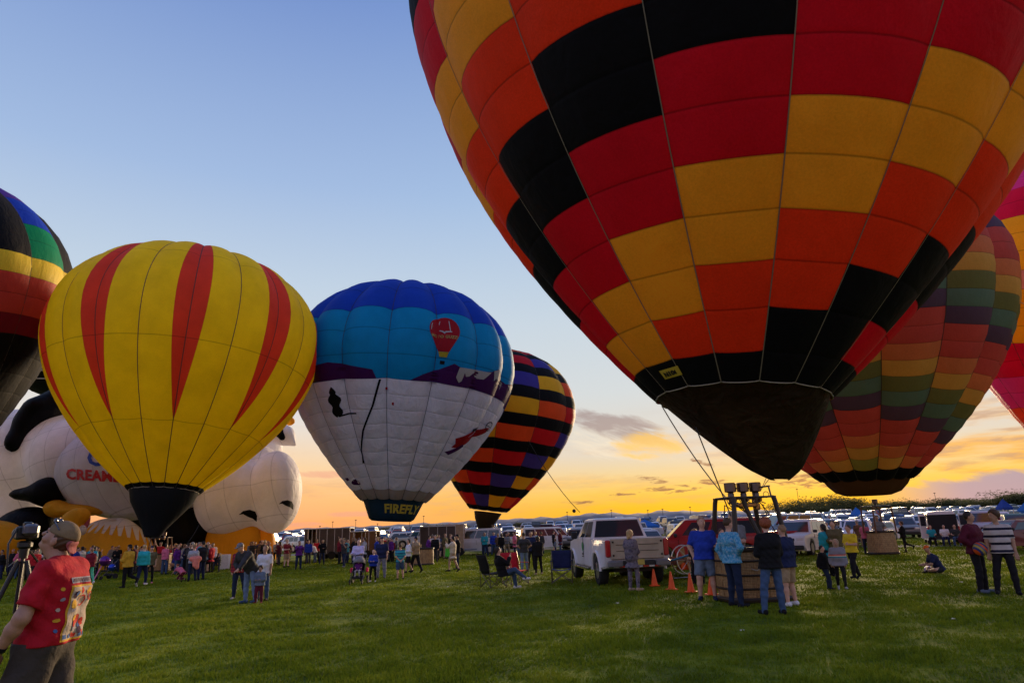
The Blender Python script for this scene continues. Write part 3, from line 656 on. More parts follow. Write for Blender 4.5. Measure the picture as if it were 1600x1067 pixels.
SPEC = dict(
    sedan=dict(L=4.7, W=1.8, H=1.42, gc=.2, belt=.92, hood=.84, nose=.62, deck=.95, tail=.7, f0=1.25, r0=-1.75, f1=.45, r1=-1.05, wr=.33, ax=(1.42, -1.38), boot=True),
    suv=dict(L=4.75, W=1.88, H=1.74, gc=.26, belt=1.08, hood=1.02, nose=.8, deck=1.05, tail=.8, f0=1.2, r0=-2.3, f1=.55, r1=-2.0, wr=.37, ax=(1.42, -1.4), boot=False),
    van=dict(L=5.4, W=2.0, H=2.08, gc=.26, belt=1.2, hood=1.12, nose=.85, deck=1.1, tail=.9, f0=1.85, r0=-2.66, f1=1.1, r1=-2.55, wr=.36, ax=(1.75, -1.6), boot=False),
    pickup=dict(L=5.8, W=2.0, H=1.9, gc=.42, belt=1.22, hood=1.18, nose=.95, deck=1.2, tail=1.0, f0=1.35, r0=-.95, f1=.65, r1=-.75, wr=.42, ax=(1.85, -1.75), boot=True),
    hatch=dict(L=4.1, W=1.75, H=1.52, gc=.2, belt=.98, hood=.92, nose=.66, deck=.98, tail=.75, f0=1.15, r0=-1.95, f1=.4, r1=-1.6, wr=.32, ax=(1.3, -1.25), boot=False))
def quad(c, u0, u1, v0, v1, off, n=1):         # patch of a corner quad c = (bl, br, tr, tl)
    c = [Vector(p) for p in c]; nn = (c[1]-c[0]).cross(c[3]-c[0]).normalized()*off
    def P(u, v): return (c[0]*(1-u)+c[1]*u)*(1-v)+(c[3]*(1-u)+c[2]*u)*v+nn
    return [P(u0, v0), P(u1, v0), P(u1, v1), P(u0, v1)]
def vehicle(kind, body, near=False, bed=False, rear_open=False):
    s = SPEC[kind]; L, W, H = s['L']/2, s['W']/2, s['H']; root = empty(kind if kind != 'hatch' else 'hatchback'); gc = s['gc']; wr = s['wr']; aw = wr+.07
    def arch(y): return [(y-aw*math.cos(a), wr+aw*math.sin(a)) for a in np.linspace(math.pi*.02-.0, math.pi*.98, 9)][::1]
    base = [(-L+.08, gc)]+[p for y in sorted(s['ax']) for p in [(y-aw, gc)]+[q for q in arch(y) if q[1] > gc+.02]+[(y+aw, gc)]]+[(L-.12, gc)]
    topz = s['belt']; ybelt0, ybelt1 = s['r0'], s['f0']
    poly = base+[(L, gc+.18), (L, s['nose']-.1), (L-.04, s['nose']+.06), (L-.18, s['hood']-.04), (ybelt1+.05, topz-.02+.0), (ybelt1-.1, topz+.03)]
    poly += [(ybelt0+.1, topz+.03), (ybelt0-.02, s['deck'])] + ([(-L+.12, s['deck']-.01), (-L+.02, s['deck']-.08)] if s['boot'] else [(-L+.03, s['deck']-.05)])+[(-L, s['tail']), (-L, gc+.2)]
    b = MB().prism(poly, -W, W)
    if kind == 'pickup' and near:              # hollow bed
        pass
    me = b.mesh('body', body); bm = bmesh.new(); bm.from_mesh(me)
    for v in bm.verts:                         # tumblehome and tapered ends
        k = 1-.05*max(0, (v.co.z-.7))/.4-.07*max(0, abs(v.co.y)-L*.72)/(L*.28); v.co.x *= k
    ed = [e for e in bm.edges if len(e.link_faces) == 2 and e.calc_face_angle(0) > .5 and (abs(e.verts[0].co.x) > W*.7 and abs(e.verts[1].co.x) > W*.7 and e.verts[0].co.x*e.verts[1].co.x > 0) and min(e.verts[0].co.z, e.verts[1].co.z) > gc+.1]
    bmesh.ops.bevel(bm, geom=ed, offset=.045, segments=2, affect='EDGES', profile=.6)
    # greenhouse shell on top
    wb, wt = W*.93, W*.74; z0, z1 = topz-.03, H; bv = [(-wb, s['r0'], z0), (wb, s['r0'], z0), (wb, s['f0'], z0), (-wb, s['f0'], z0)]; tv = [(-wt, s['r1'], z1-.05), (wt, s['r1'], z1-.05), (wt, s['f1'], z1-.06), (-wt, s['f1'], z1-.06)]
    vb = [bm.verts.new(p) for p in bv]; vt = [bm.verts.new(p) for p in tv]; vr = [bm.verts.new((p[0]*.82, p[1]*.86+(s['r1']+s['f1'])*.07, z1)) for p in tv]
    for i in range(4): j = (i+1) % 4; bm.faces.new((vb[i], vb[j], vt[j], vt[i])); bm.faces.new((vt[i], vt[j], vr[j], vr[i]))
    bm.faces.new(vr); bmesh.ops.recalc_face_normals(bm, faces=bm.faces); bm.to_mesh(me); bm.free()
    me.polygons.foreach_set('use_smooth', [True]*len(me.polygons)); me.set_sharp_from_angle(angle=R_(35)); obj('body', me, root)
    sides = {1: (bv[1], bv[2], tv[2], tv[1]), -1: (bv[3], bv[0], tv[0], tv[3])}; fr = (bv[2], bv[3], tv[3], tv[2]); rr = (bv[0], bv[1], tv[1], tv[0])
    nb = {'sedan': [(.14, .5), (.53, .86)], 'hatch': [(.12, .5), (.53, .86)], 'suv': [(.06, .3), (.33, .6), (.63, .88)], 'van': [(.05, .28), (.3, .53), (.55, .78), (.82, .97)], 'pickup': [(.06, .46), (.5, .88)]}[kind]
    for sg, q in sides.items():
        m = MB()
        for u0, u1 in nb:
            a, c = (u0, u1) if sg > 0 else (1-u1, 1-u0); p = quad(q, a, c, .14, .86, .008)
            if near: MB().add(p, [(0, 1, 2, 3)]).build('side_window', glass, root, False)
            else: m.add(p, [(0, 1, 2, 3)])
        if not near: m.build('side_window', glass, root, False)
    MB().add(quad(fr, .06, .94, .1, .88, .008), [(0, 1, 2, 3)]).build('windscreen', glass, root, False)
    if not rear_open: MB().add(quad(rr, .08, .92, .18, .84, .008), [(0, 1, 2, 3)]).build('rear_window', glass, root, False)
    for sg in (-1, 1):
        MB().box((sg*W*.68, L-.05, s['nose']+.0), (.34, .1, .16), bev=.02).build('headlight', lampw, root)
        MB().box((sg*W*.8, -L+.03, s['tail']+.05), (.2, .08, .3 if kind != 'sedan' else .16), bev=.02).build('tail_light', lampr, root)
    t = MB().box((0, L-.02, s['nose']-.02), (W*.8, .06, .14), bev=.015).box((0, L, gc+.16), (W*1.7, .1, .2), bev=.03).box((0, -L, gc+.16), (W*1.7, .1, .2), bev=.03)
    for sg in (-1, 1): t.box((sg*(W+.07), s['f0']-.25, topz+.07), (.2, .12, .14), bev=.03)
    t.build('trim', trimm, root)
    if near:
        g = MB()
        for y in (s['f0']-.35, (s['f0']+s['r0'])/2-.05, s['r0']+.35):
            for sg in (-1, 1): g.box((sg*W*.985, y, (topz+gc)/2+.08), (.012, .014, topz-gc-.3))
        for sg in (-1, 1):
            for y in (s['f0']-.95, (s['f0']+s['r0'])/2-.6): g.box((sg*(W*.985+.01), y, topz-.14), (.03, .16, .03))
        g.build('door_seam', gapm, root)
    for y in s['ax']:
        for sg in (-1, 1):
            x = sg*(W-.13); w = MB().lathe([(wr*.62, -.115), (wr*.93, -.115), (wr, -.07), (wr, .07), (wr*.93, .115), (wr*.62, .115)], m=0, n=24, axis='x', cap=False)
            w.lathe([(.02, .06), (wr*.6, .09), (wr*.64, .115)], m=1, n=20, axis='x').lathe([(.02, -.06), (wr*.6, -.09), (wr*.64, -.115)], m=1, n=20, axis='x')
            if near:
                for k in range(6):
                    a = k*math.pi/3; w.box((.1*sg, wr*.36*math.cos(a), wr*.36*math.sin(a)), (.04, .05+.1*abs(math.cos(a)), .05+.1*abs(math.sin(a))), 1)
            w.build('wheel', [rubber, rimm], root, loc=(x, y, wr))
    return root
def childmap(root): return [o for o in bpy.data.objects if o.parent is root]
def clone(root, kids, loc, rz, pm, label, group, cat, name=None):
    r = root.copy(); COL.objects.link(r); r.location = loc; r.rotation_euler = (0, 0, rz); tag(r, label, cat, group)
    for c in kids:
        d = c.copy(); COL.objects.link(d); d.parent = r
        if pm is not None and c.name.split('.')[0] == 'body': d.material_slots[0].link = 'OBJECT'; d.material_slots[0].material = pm
    return r
CATN = dict(sedan='car', suv='suv', van='van', pickup='pickup truck', hatch='car')
def parking():
    protos = {}
    for k in ('sedan', 'suv', 'van', 'pickup', 'hatch'): r = vehicle(k, PAINT['white']); protos[k] = (r, childmap(r))
    used = set(); rs = random.Random(11); cnt = {}
    SECT = [(-.3, 'above the yellow hooves'), (-.24, 'above the white crowd SUV'), (-.18, 'above the dark open trailer'), (-.12, 'above the brown trailer'), (-.07, 'above the long dark trailer'), (-.02, 'above the cream minibus'), (.04, 'above the long white van'), (.1, 'left of the pickup cab'), (.16, 'over the pickup cab'),
            (.22, 'over the shade-toned tailgate'), (.28, 'over the red truck hood'), (.34, 'behind the burner uprights'), (.4, 'right of the burner uprights'), (.46, 'above the striped hood child'), (.52, 'under the hooped balloon skirt'), (.58, 'above the flared basket'), (.64, 'above the open-door van'), (.7, 'above the man with the ball'), (9, 'at the right edge')]
    pcol = ['white']*8+['silver']*6+['grey']*3+['black']*3+['red']*2+['blue']*2+['navy', 'tan', 'maroon', 'lightblue']
    rows = [(76, 'first'), (87, 'second'), (98, 'third'), (111, 'fourth'), (125, 'fifth'), (141, 'sixth'), (160, 'seventh')]
    NM = dict(sedan='sedan', suv='SUV', van='van', pickup='pickup truck', hatch='hatchback')
    for D, rn in rows:
        x = -.40*D if D > 80 else -.12*D
        while x < .8*D:
            k = rs.choices(('suv', 'sedan', 'pickup', 'van', 'hatch'), (8, 4, 4, 2, 2))[0]; c = rs.choice(pcol); sw = rs.random() < .12
            step = 5.9 if sw else 3.05+rs.random()*.7
            xx = x+step/2; yy = D+rs.uniform(-.6, .6); x += step
            if rs.random() < .07: continue
            if abs(xx-22) < 2.6 and D < 60: continue
            rz = (math.pi/2 if rs.random() < .5 else -math.pi/2) if sw else (0 if rs.random() < .45 else math.pi)+rs.uniform(-.06, .06)
            a = xx/yy; sec = [w for lim, w in SECT if a < lim][0]
            way = ('side-on ' if sw else 'rear-on ' if abs(rz) < 1 else 'nose-on ')
            lab = '%s%s %s, %s parking row, %s' % (way, c if c != 'lightblue' else 'light blue', NM[k], rn, sec)
            cnt[lab] = cnt.get(lab, 0)+1
            if cnt[lab] > 1: lab = lab.replace('parking row,', 'parking row, further right one,' if cnt[lab] == 2 else 'parking row, rightmost one,')
            p, kids = protos[k]; first = k not in used; used.add(k)
            loc = (xx, yy, gz(xx, yy))
            if first:
                p.location = loc; p.rotation_euler = (0, 0, rz); tag(p, lab, CATN[k], 'vehicles parked in rows behind the field')
                for o in kids:
                    if o.name.split('.')[0] == 'body': o.material_slots[0].link = 'OBJECT'; o.material_slots[0].material = PAINT[c]
            else: clone(p, kids, loc, rz, PAINT[c], lab, 'vehicles parked in rows behind the field', CATN[k])
    return protos
PROTO = parking()
def place(root, loc, rz, label, cat, group=None): root.location = loc; root.rotation_euler = (0, 0, rz); tag(root, label, cat, group); return root
# ---- the white pickup in the foreground: own model, tail towards the camera
def white_truck():
    s = dict(SPEC['pickup']); r = empty('pickup_truck'); L, W, H = 3.0, 1.0, 2.03; gc, belt, wr = .5, 1.36, .44; pw = PAINT['white']; aw = wr+.09; AX = (-1.85, 1.95)
    def arch(y): return [(y-aw*math.cos(a), wr+aw*math.sin(a)) for a in np.linspace(.1, math.pi-.1, 13)]
    poly = [(-L+.1, gc+.05)]+[p for y in AX for p in [(y-aw-.02, gc)]+arch(y)+[(y+aw+.02, gc)]]+[(L-.1, gc), (L, .7), (L, 1.1), (L-.1, 1.27), (1.4, 1.4), (1.3, 1.42), (-.98, 1.42), (-.99, .62), (-1.02, .62), (-1.03, 1.38), (-L+.02, 1.4), (-L, 1.3), (-L+.02, .75)]
    me = MB().prism(poly, -W, W).mesh('body', pw); bm = bmesh.new(); bm.from_mesh(me)
    for v in bm.verts:
        if v.co.z > 1.1: v.co.x *= .965
        if v.co.y > L-.3: v.co.x *= .93
    ed = [e for e in bm.edges if len(e.link_faces) == 2 and e.calc_face_angle(0) > .5 and e.verts[0].co.x*e.verts[1].co.x > 0 and abs(e.verts[0].co.x) > .9 and abs(e.verts[1].co.x) > .9 and min(v.co.z for v in e.verts) > .45]
    bmesh.ops.bevel(bm, geom=ed, offset=.04, segments=2, affect='EDGES'); bm.to_mesh(me); bm.free()
    me.polygons.foreach_set('use_smooth', [True]*len(me.polygons)); me.set_sharp_from_angle(angle=R_(35)); body = obj('body', me, r)
    for sg in (-1, 1):                         # flared arches
        for y in AX:
            m = MB(); pts = [(sg*(W+.015), y-(aw+.03)*math.cos(a), wr+(aw+.03)*math.sin(a)) for a in np.linspace(0, math.pi, 15)]; m.tube(pts, .045, n=6); m.build('wheel_arch', pw, r)
    bv = [(-.93, -1.0, 1.38), (.93, -1.0, 1.38), (.93, 1.38, 1.38), (-.93, 1.38, 1.38)]; tv = [(-.76, -.82, 1.98), (.76, -.82, 1.98), (.76, .72, 1.98), (-.76, .72, 1.98)]
    cb = MB(); b = [*bv, *tv]+[(p[0]*.85, p[1]*.86, H) for p in tv]; cb.add(b, [(0, 1, 5, 4), (1, 2, 6, 5), (2, 3, 7, 6), (3, 0, 4, 7), (4, 5, 9, 8), (5, 6, 10, 9), (6, 7, 11, 10), (7, 4, 8, 11), (8, 9, 10, 11)]); cb.build('cab', pw, r)
    MB().add(quad((bv[0], bv[1], tv[1], tv[0]), .05, .95, .06, .93, .01), [(0, 1, 2, 3)]).build('rear_window', glass, r, False)
    MB().add(quad((bv[2], bv[3], tv[3], tv[2]), .05, .95, .08, .9, .01), [(0, 1, 2, 3)]).build('windscreen', glass, r, False)
    for q, f in (((bv[1], bv[2], tv[2], tv[1]), 0), ((bv[3], bv[0], tv[0], tv[3]), 1)):
        for u0, u1 in ((.06, .45), (.5, .86)):
            a, c = (u0, u1) if not f else (1-u1, 1-u0); MB().add(quad(q, a, c, .08, .9, .01), [(0, 1, 2, 3)]).build('side_window', glass, r, False)
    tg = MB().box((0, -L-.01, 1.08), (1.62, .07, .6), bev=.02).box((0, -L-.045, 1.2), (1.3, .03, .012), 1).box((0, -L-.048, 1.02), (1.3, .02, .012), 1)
    shaded = pbr('shaded_tailgate', (.42, .36, .28), .55, var=.2, vscale=2.); t_ = tg.build('tailgate', [shaded, gapm], r)  # shade on the silver tailgate is put into this tan colour
    for sg in (-1, 1):
        for z in (1.28, .9): MB().box((sg*.74, -L-.05, z), (.05, .03, .05)).build('latch', gapm, t_)
        MB().box((sg*.89, -L+.01, 1.1), (.15, .12, .5), bev=.03).build('tail_light', lampr, r)
        MB().box((sg*.72, -L-.12, .66), (.44, .2, .2), bev=.04).build('bumper_end', PAINT['grey'], r)
        MB().box((sg*1.08, 1.15, 1.5), (.22, .14, .26), bev=.04).build('mirror', trimm, r)
        MB().tube([(sg*1.02, -1.1, .5), (sg*1.06, -.9, .46), (sg*1.06, 1.2, .46), (sg*1.02, 1.4, .5)], .045).build('side_step', chrome, r)
        for z_ in (.7, 1.3): MB().box((sg*.99, .15, z_+.0), (.012, .014, .55)).build('door_seam', gapm, r)
    MB().box((0, -L-.1, .66), (1.0, .14, .18), bev=.03).build('bumper', trimm, r)
    MB().box((0, -L-.175, .7), (.3, .01, .15)).build('number_plate', platem, r)
    for i in range(9):
        MB().box((-.72+i*.18, -L-.186-.0, .585), (.16, .012, .045)).build('reflector', lampr if i % 2 else pbr('reflector_white', (.6, .6, .55), .3), r)
    MB().box((0, 0, .48), (1.2, 5.2, .16)).box((0, -1.85, .44), (1.5, .14, .14)).box((0, 1.95, .44), (1.5, .14, .14)).build('chassis', trimm, r)
    # door badge: green plant emblem above a line of small lettering
    gm = pbr('badge_green', (.03, .25, .08), .5); km = pbr('badge_black', (.03, .03, .03), .5)
    MB().prism([(.18+.13*math.cos(a)*(1 if math.sin(a) > -.3 else .7), 1.12+.15*math.sin(a)) for a in np.linspace(0, 6.1, 14)], -1.006, -1.001).build('door_badge', gm, r, False)
    MB().prism([(.06, .92), (.3, .92), (.3, .86), (.06, .86)], -1.006, -1.001).prism([(.02, .82), (.34, .82), (.34, .79), (.02, .79)], -1.006, -1.001).build('door_lettering', km, r, False)
    for y in AX:
        for sg in (-1, 1):
            w = MB().lathe([(.25, -.14), (wr*.92, -.14), (wr, -.09), (wr, .09), (wr*.92, .14), (.25, .14)], n=32, axis='x', cap=False); wh = w.build('wheel', rubber, r, loc=(sg*.86, y, wr))
            q = MB().lathe([(.26, sg*.13), (.24, sg*.1), (.22, sg*.02), (.02, sg*.02)], n=28, axis='x')
            for k in range(6):
                a = k*math.pi/3; q.tube([(sg*.1, .05*math.cos(a), .05*math.sin(a)), (sg*.12, .24*math.cos(a), .24*math.sin(a))], .03, n=6)
            q.lathe([(.06, sg*.09), (.05, sg*.14), (.01, sg*.14)], n=12, axis='x'); q.build('rim', rimm, wh)
    return r
WT = white_truck()
lw = ground(937, 914); hd = R_(6.5); dirv = np.array([-math.sin(hd), math.cos(hd), 0]); rt = np.array([math.cos(hd), math.sin(hd), 0]); ctr = lw+dirv*1.85+rt*.95
place(WT, (ctr[0], ctr[1], 0), hd, 'white pickup truck with tailgate toned tan by shade, parked beside the blue camping chair', 'pickup truck')
# red crew truck behind the big basket, side on
RT = vehicle('suv', PAINT['red'], near=True); RT.name = 'pickup_truck'; p = ground(1108, 885); RT.scale = (1.1, 1.2, 1.14)
place(RT, (p[0], p[1]+1, 0), R_(82), 'red truck parked side on behind the big basket', 'truck')
def near_car(kind, col, fx, fy, rz, label, cat, scale=1., **k):
    r = vehicle(kind, PAINT[col], near=True, **k); p = ground(fx, fy); r.scale = (scale,)*3; return place(r, (p[0], p[1], gz(p[0], p[1])), R_(rz), label, cat)
near_car('suv', 'white', 1255, 866, 142, 'white SUV facing the camera just right of the big basket', 'suv', 1.05)
near_car('suv', 'white', 458, 868, 50, 'white SUV among the crowd right of the yellow inflatable', 'suv', 1.05)
near_car('van', 'white', 738, 866, 88, 'cream minibus with a row of side windows, left of the brown basket', 'minibus', 1.)
near_car('van', 'white', 858, 860, -80, 'long white van just left of the white pickup cab', 'van', .95)
near_car('pickup', 'red', 1175, 868, 70, 'second red truck behind the first, mostly hidden by the basket', 'truck', 1.05)
near_car('suv', 'silver', 1012, 866, 190, 'pale SUV seen between the white and red trucks', 'suv', .9)
near_car('suv', 'white', 1345, 852, 150, 'white SUV behind the child in the yellow shirt group', 'suv', 1.)
near_car('suv', 'silver', 1545, 846, 150, 'tall silver SUV behind the man holding the ball', 'suv', 1.15)
near_car('sedan', 'maroon', 1590, 858, 100, 'maroon sedan behind the man in the striped shirt', 'car', 1.)
near_car('sedan', 'white', 1408, 836, 95, 'white sedan behind the small brown basket on the right', 'car', 1.)
for kk, col, fx, D_, rz, sc_, lab in (('van', 'lightblue', 1238, 62, 95, 1.15, 'white and blue camper roof above the balding man in shorts'), ('suv', 'white', 1277, 58, 150, .95, 'small white SUV directly behind the front-facing white one'), ('suv', 'silver', 1300, 66, 170, 1., 'silver SUV over the dark-haired woman in teal'),
    ('suv', 'white', 1330, 56, 165, 1., 'white SUV over the child in the hooded sweater'), ('hatch', 'white', 1368, 52, 120, 1., 'white hatchback behind the flared basket'), ('suv', 'grey', 1416, 58, 160, 1., 'dark grey SUV behind the woman in black walking'), ('suv', 'white', 1441, 70, 165, 1., 'white SUV just left of the open van door'),
    ('suv', 'silver', 1508, 64, 160, 1., 'silver SUV just right of the open van door'), ('sedan', 'white', 1534, 60, 155, 1., 'white sedan right behind the maroon jacket'), ('suv', 'white', 1564, 52, 150, 1.12, 'tall white SUV between the two men at right'), ('suv', 'green', 1592, 46, 160, 1., 'dark green SUV cut by the right edge'), ('pickup', 'navy', 1395, 68, 170, 1., 'navy pickup above the flared basket'), ('suv', 'black', 1352, 70, 175, 1., 'black SUV behind the yellow t-shirt'),
    ('suv', 'white', 700, 74, 100, 1., 'white SUV above the long dark trailer, side on'), ('suv', 'silver', 800, 66, 165, 1., 'silver SUV right of the tan basket'), ('sedan', 'navy', 822, 70, 150, 1., 'navy sedan left of the long white van'), ('suv', 'grey', 905, 60, 160, 1., 'grey SUV just left of the pickup cab'), ('suv', 'white', 620, 80, 95, 1., 'white SUV roof above the boy in stripes'), ('pickup', 'silver', 655, 76, 95, 1., 'silver pickup above the brown basket')):
    hz_ = 832.5-.036*(fx-800); near_car(kk, col, fx, hz_+1.65*1067/D_, rz, lab, CATN[kk], sc_)
# van with both rear doors open
VN = near_car('van', 'white', 1474, 848, -27, 'white van with both rear doors open and people sitting inside', 'van', 1., rear_open=True)
dk = pbr('van_interior_shade', (.02, .018, .02), .9)
MB().box((0, -2.715, 1.12), (1.62, .02, 1.45)).build('interior_shade_sheet', dk, VN)  # flat near-black sheet stands in for the shaded inside of the van
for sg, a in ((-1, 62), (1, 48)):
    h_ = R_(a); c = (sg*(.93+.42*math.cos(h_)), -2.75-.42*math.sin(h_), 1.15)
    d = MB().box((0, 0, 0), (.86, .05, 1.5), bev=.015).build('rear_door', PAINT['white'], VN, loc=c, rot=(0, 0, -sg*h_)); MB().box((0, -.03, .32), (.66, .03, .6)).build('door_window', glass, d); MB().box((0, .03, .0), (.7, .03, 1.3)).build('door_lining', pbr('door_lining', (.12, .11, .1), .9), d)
# enclosed trailers
def trailer(L, W, H, wall, door=None, fz=.45):
    r = empty('enclosed_trailer'); m = MB(); t = .05
    m.box((0, 0, fz), (L, W, .08)).box((0, W/2, fz+H/2), (L, t, H)).box((-L/2+t/2, 0, fz+H/2), (t, W, H)); m.build('trailer_body', wall, r)
    nw = int(L/.6)
    for i in range(nw+1): MB().box((-L/2+L*i/nw, -W/2-.012, fz+H/2), (.04, .03, H-.02)).build('wall_rib', alum, r)
    if door:
        a, b = door; MB().box(((-L/2+a)/2, -W/2, fz+H/2), (a+L/2, t, H)).build('side_wall', wall, r); MB().box(((b+L/2)/2, -W/2, fz+H/2), (L/2-b, t, H)).build('side_wall', wall, r)
        MB().box(((a+b)/2, W/2-.06, fz+H/2), (b-a+.6, .02, H-.1)).build('inner_lining', wood, r)
        for x in (a, b): MB().box((x, -W/2-.02, fz+H/2), (.07, .05, H-.05)).build('door_frame', pbr('frame_white', (.7, .68, .65), .5), r)
    else: MB().box((0, -W/2, fz+H/2), (L, t, H)).build('side_wall', wall, r)
    MB().box((0, 0, fz+H+.03), (L+.06, W+.08, .09), bev=.03).build('roof', PAINT['white'], r)
    for x in (-.45, .45):
        for y in (-W/2-.1, W/2+.1): MB().lathe([(.02, -.09), (.32, -.09), (.34, 0), (.32, .09), (.02, .09)], n=18, axis='y').build('wheel', rubber, r, loc=(x, y, .34))
    MB().tube([(L/2, -W/2+.2, fz), (L/2+1., 0, fz)], .04).tube([(L/2, W/2-.2, fz), (L/2+1., 0, fz)], .04).build('drawbar', steel, r); return r
darkwall = pbr('trailer_charcoal', (.07, .05, .05), .5, var=.3, vscale=1.); tanw = pbr('trailer_tan', (.42, .3, .2), .6, var=.2); brownw = pbr('trailer_brown', (.16, .08, .035), .6, var=.3)
def put_trailer(r, fx, fy, rz, label): p = ground(fx, fy); place(r, (p[0], p[1], gz(p[0], p[1])), R_(rz), label, 'trailer')
put_trailer(trailer(3.8, 2.1, 2.05, darkwall, (-1.6, -.9)), 514, 874, 3, 'dark enclosed trailer with open door showing plywood, left of the stroller')
put_trailer(trailer(2.4, 2.0, 1.7, brownw, (-.7, .3)), 568, 872, 2, 'brown wooden trailer with open front behind the woman with the stroller')
put_trailer(trailer(2.9, 2.1, 1.9, darkwall), 685, 869, 4, 'long dark trailer behind the man in the khaki shirt')
put_trailer(trailer(1.6, 2.1, 2.0, tanw), 711, 868, 2, 'short tan trailer end between dark trailer and minibus')
# ================================================================ bodies: one smooth surface grown round capsules
def _cap(P, a, b, ra, rb):
    a = np.array(a, np.float32); b = np.array(b, np.float32); ab = b-a; L = float(ab@ab)+1e-9
    pa = P-a; t = np.clip((pa@ab)/L, 0, 1)
    d = pa-t[..., None]*ab
    return np.sqrt((d*d).sum(-1))-(ra+(rb-ra)*t)
def _ell(P, c, r, M=None):
    q = P-np.array(c, np.float32)
    if M is not None: q = q@np.array(M, np.float32)
    r = np.array(r, np.float32); k0 = np.sqrt(((q/r)**2).sum(-1)); k1 = np.sqrt(((q/(r*r))**2).sum(-1))+1e-6
    return k0*(k0-1)/k1
_CORN = [(i, j, k) for i in (0, 1) for j in (0, 1) for k in (0, 1)]
_EDG = [(a, b) for a in range(8) for b in range(a+1, 8) if sum(abs(_CORN[a][i]-_CORN[b][i]) for i in range(3)) == 1]
def sdf_mesh(prims, vox, k=.05, clips=(), fn=None):
    """prims: ('c', a, b, ra, rb, [cuts]) or ('e', centre, radii, matrix, [cuts]); returns verts, quads"""
    lo = np.full(3, 1e9); hi = -lo; bb = []
    for p in prims:
        if p[0] == 'c':
            a, b, r = np.array(p[1], float), np.array(p[2], float), max(p[3], p[4]); l, h = np.minimum(a, b)-r, np.maximum(a, b)+r
        else: r = max(p[2]); l, h = np.array(p[1], float)-r, np.array(p[1], float)+r
        bb.append((l, h)); lo = np.minimum(lo, l); hi = np.maximum(hi, h)
    pad = 2.5*vox; lo = lo-pad; hi = hi+pad; n = np.ceil((hi-lo)/vox).astype(int)+1
    ax = [lo[i]+vox*np.arange(n[i]) for i in range(3)]; f = np.full(tuple(n), 1., np.float32)
    for p, (l, h) in zip(prims, bb):
        i0 = np.maximum(((l-k-pad-lo)/vox).astype(int), 0); i1 = np.minimum(((h+k+pad-lo)/vox).astype(int)+2, n)
        sl = tuple(slice(a, b) for a, b in zip(i0, i1))
        P = np.stack(np.meshgrid(*[ax[i][sl[i]].astype(np.float32) for i in range(3)], indexing='ij'), -1)
        d = _cap(P, *p[1:5]) if p[0] == 'c' else _ell(P, p[1], p[2], p[3] if len(p) > 3 else None)
        cuts = (p[5] if p[0] == 'c' and len(p) > 5 else p[4] if p[0] == 'e' and len(p) > 4 else ())
        for nrm, off in cuts: d = np.maximum(d, P@np.array(nrm, np.float32)-off)
        a = f[sl]; hh = np.maximum(k-np.abs(a-d), 0)/k; f[sl] = np.minimum(a, d)-hh*hh*k*.25
    if clips or fn:
        P = np.stack(np.meshgrid(*[a.astype(np.float32) for a in ax], indexing='ij'), -1)
        if fn: f = fn(P, f)
        for nrm, off in clips: f = np.maximum(f, P@np.array(nrm, np.float32)-off)
    ins = f < 0; s = [f[i:n[0]-1+i, j:n[1]-1+j, m:n[2]-1+m] for i, j, m in _CORN]
    ss = sum((x < 0).astype(np.int8) for x in s); act = (ss > 0) & (ss < 8); idx = np.argwhere(act)
    if len(idx) == 0: return np.zeros((0, 3)), np.zeros((0, 4), int)
    vals = np.stack([x[act] for x in s], -1); acc = np.zeros((len(idx), 3)); cnt = np.zeros(len(idx))
    for a, b in _EDG:
        fa, fb = vals[:, a], vals[:, b]; m = (fa < 0) != (fb < 0); t = np.where(m, fa/(fa-fb+1e-12*(fa == fb)), 0)
        ca, cb = np.array(_CORN[a], float), np.array(_CORN[b], float); acc += np.where(m[:, None], ca+(cb-ca)*t[:, None], 0); cnt += m
    V = lo+vox*(idx+acc/cnt[:, None]); num = np.full(act.shape, -1); num[act] = np.arange(len(idx)); Q = []
    for d in range(3):
        e = [0, 0, 0]; e[d] = 1; A = ins[tuple(slice(1, n[i]-1) for i in range(3))]
        sa = tuple(slice(1, n[i]-1) for i in range(3)); sb = tuple(slice(1+e[i], n[i]-1+e[i]) for i in range(3))
        cr = ins[sa] != ins[sb]; ix = np.argwhere(cr)+1; flip = ins[sa][cr]; u, v = (d+1) % 3, (d+2) % 3
        def c(du, dv):
            j = ix.copy(); j[:, u] -= du; j[:, v] -= dv; j = np.minimum(j, np.array(act.shape)-1); return num[j[:, 0], j[:, 1], j[:, 2]]
        q = np.stack([c(0, 0), c(1, 0), c(1, 1), c(0, 1)], -1); q[~flip] = q[~flip][:, ::-1]; Q.append(q[:, ::-1] if False else q)
    Q = np.concatenate(Q); Q = Q[(Q >= 0).all(1)]
    return V, Q
def nrmz(v): v = np.array(v, float); return v/np.linalg.norm(v)
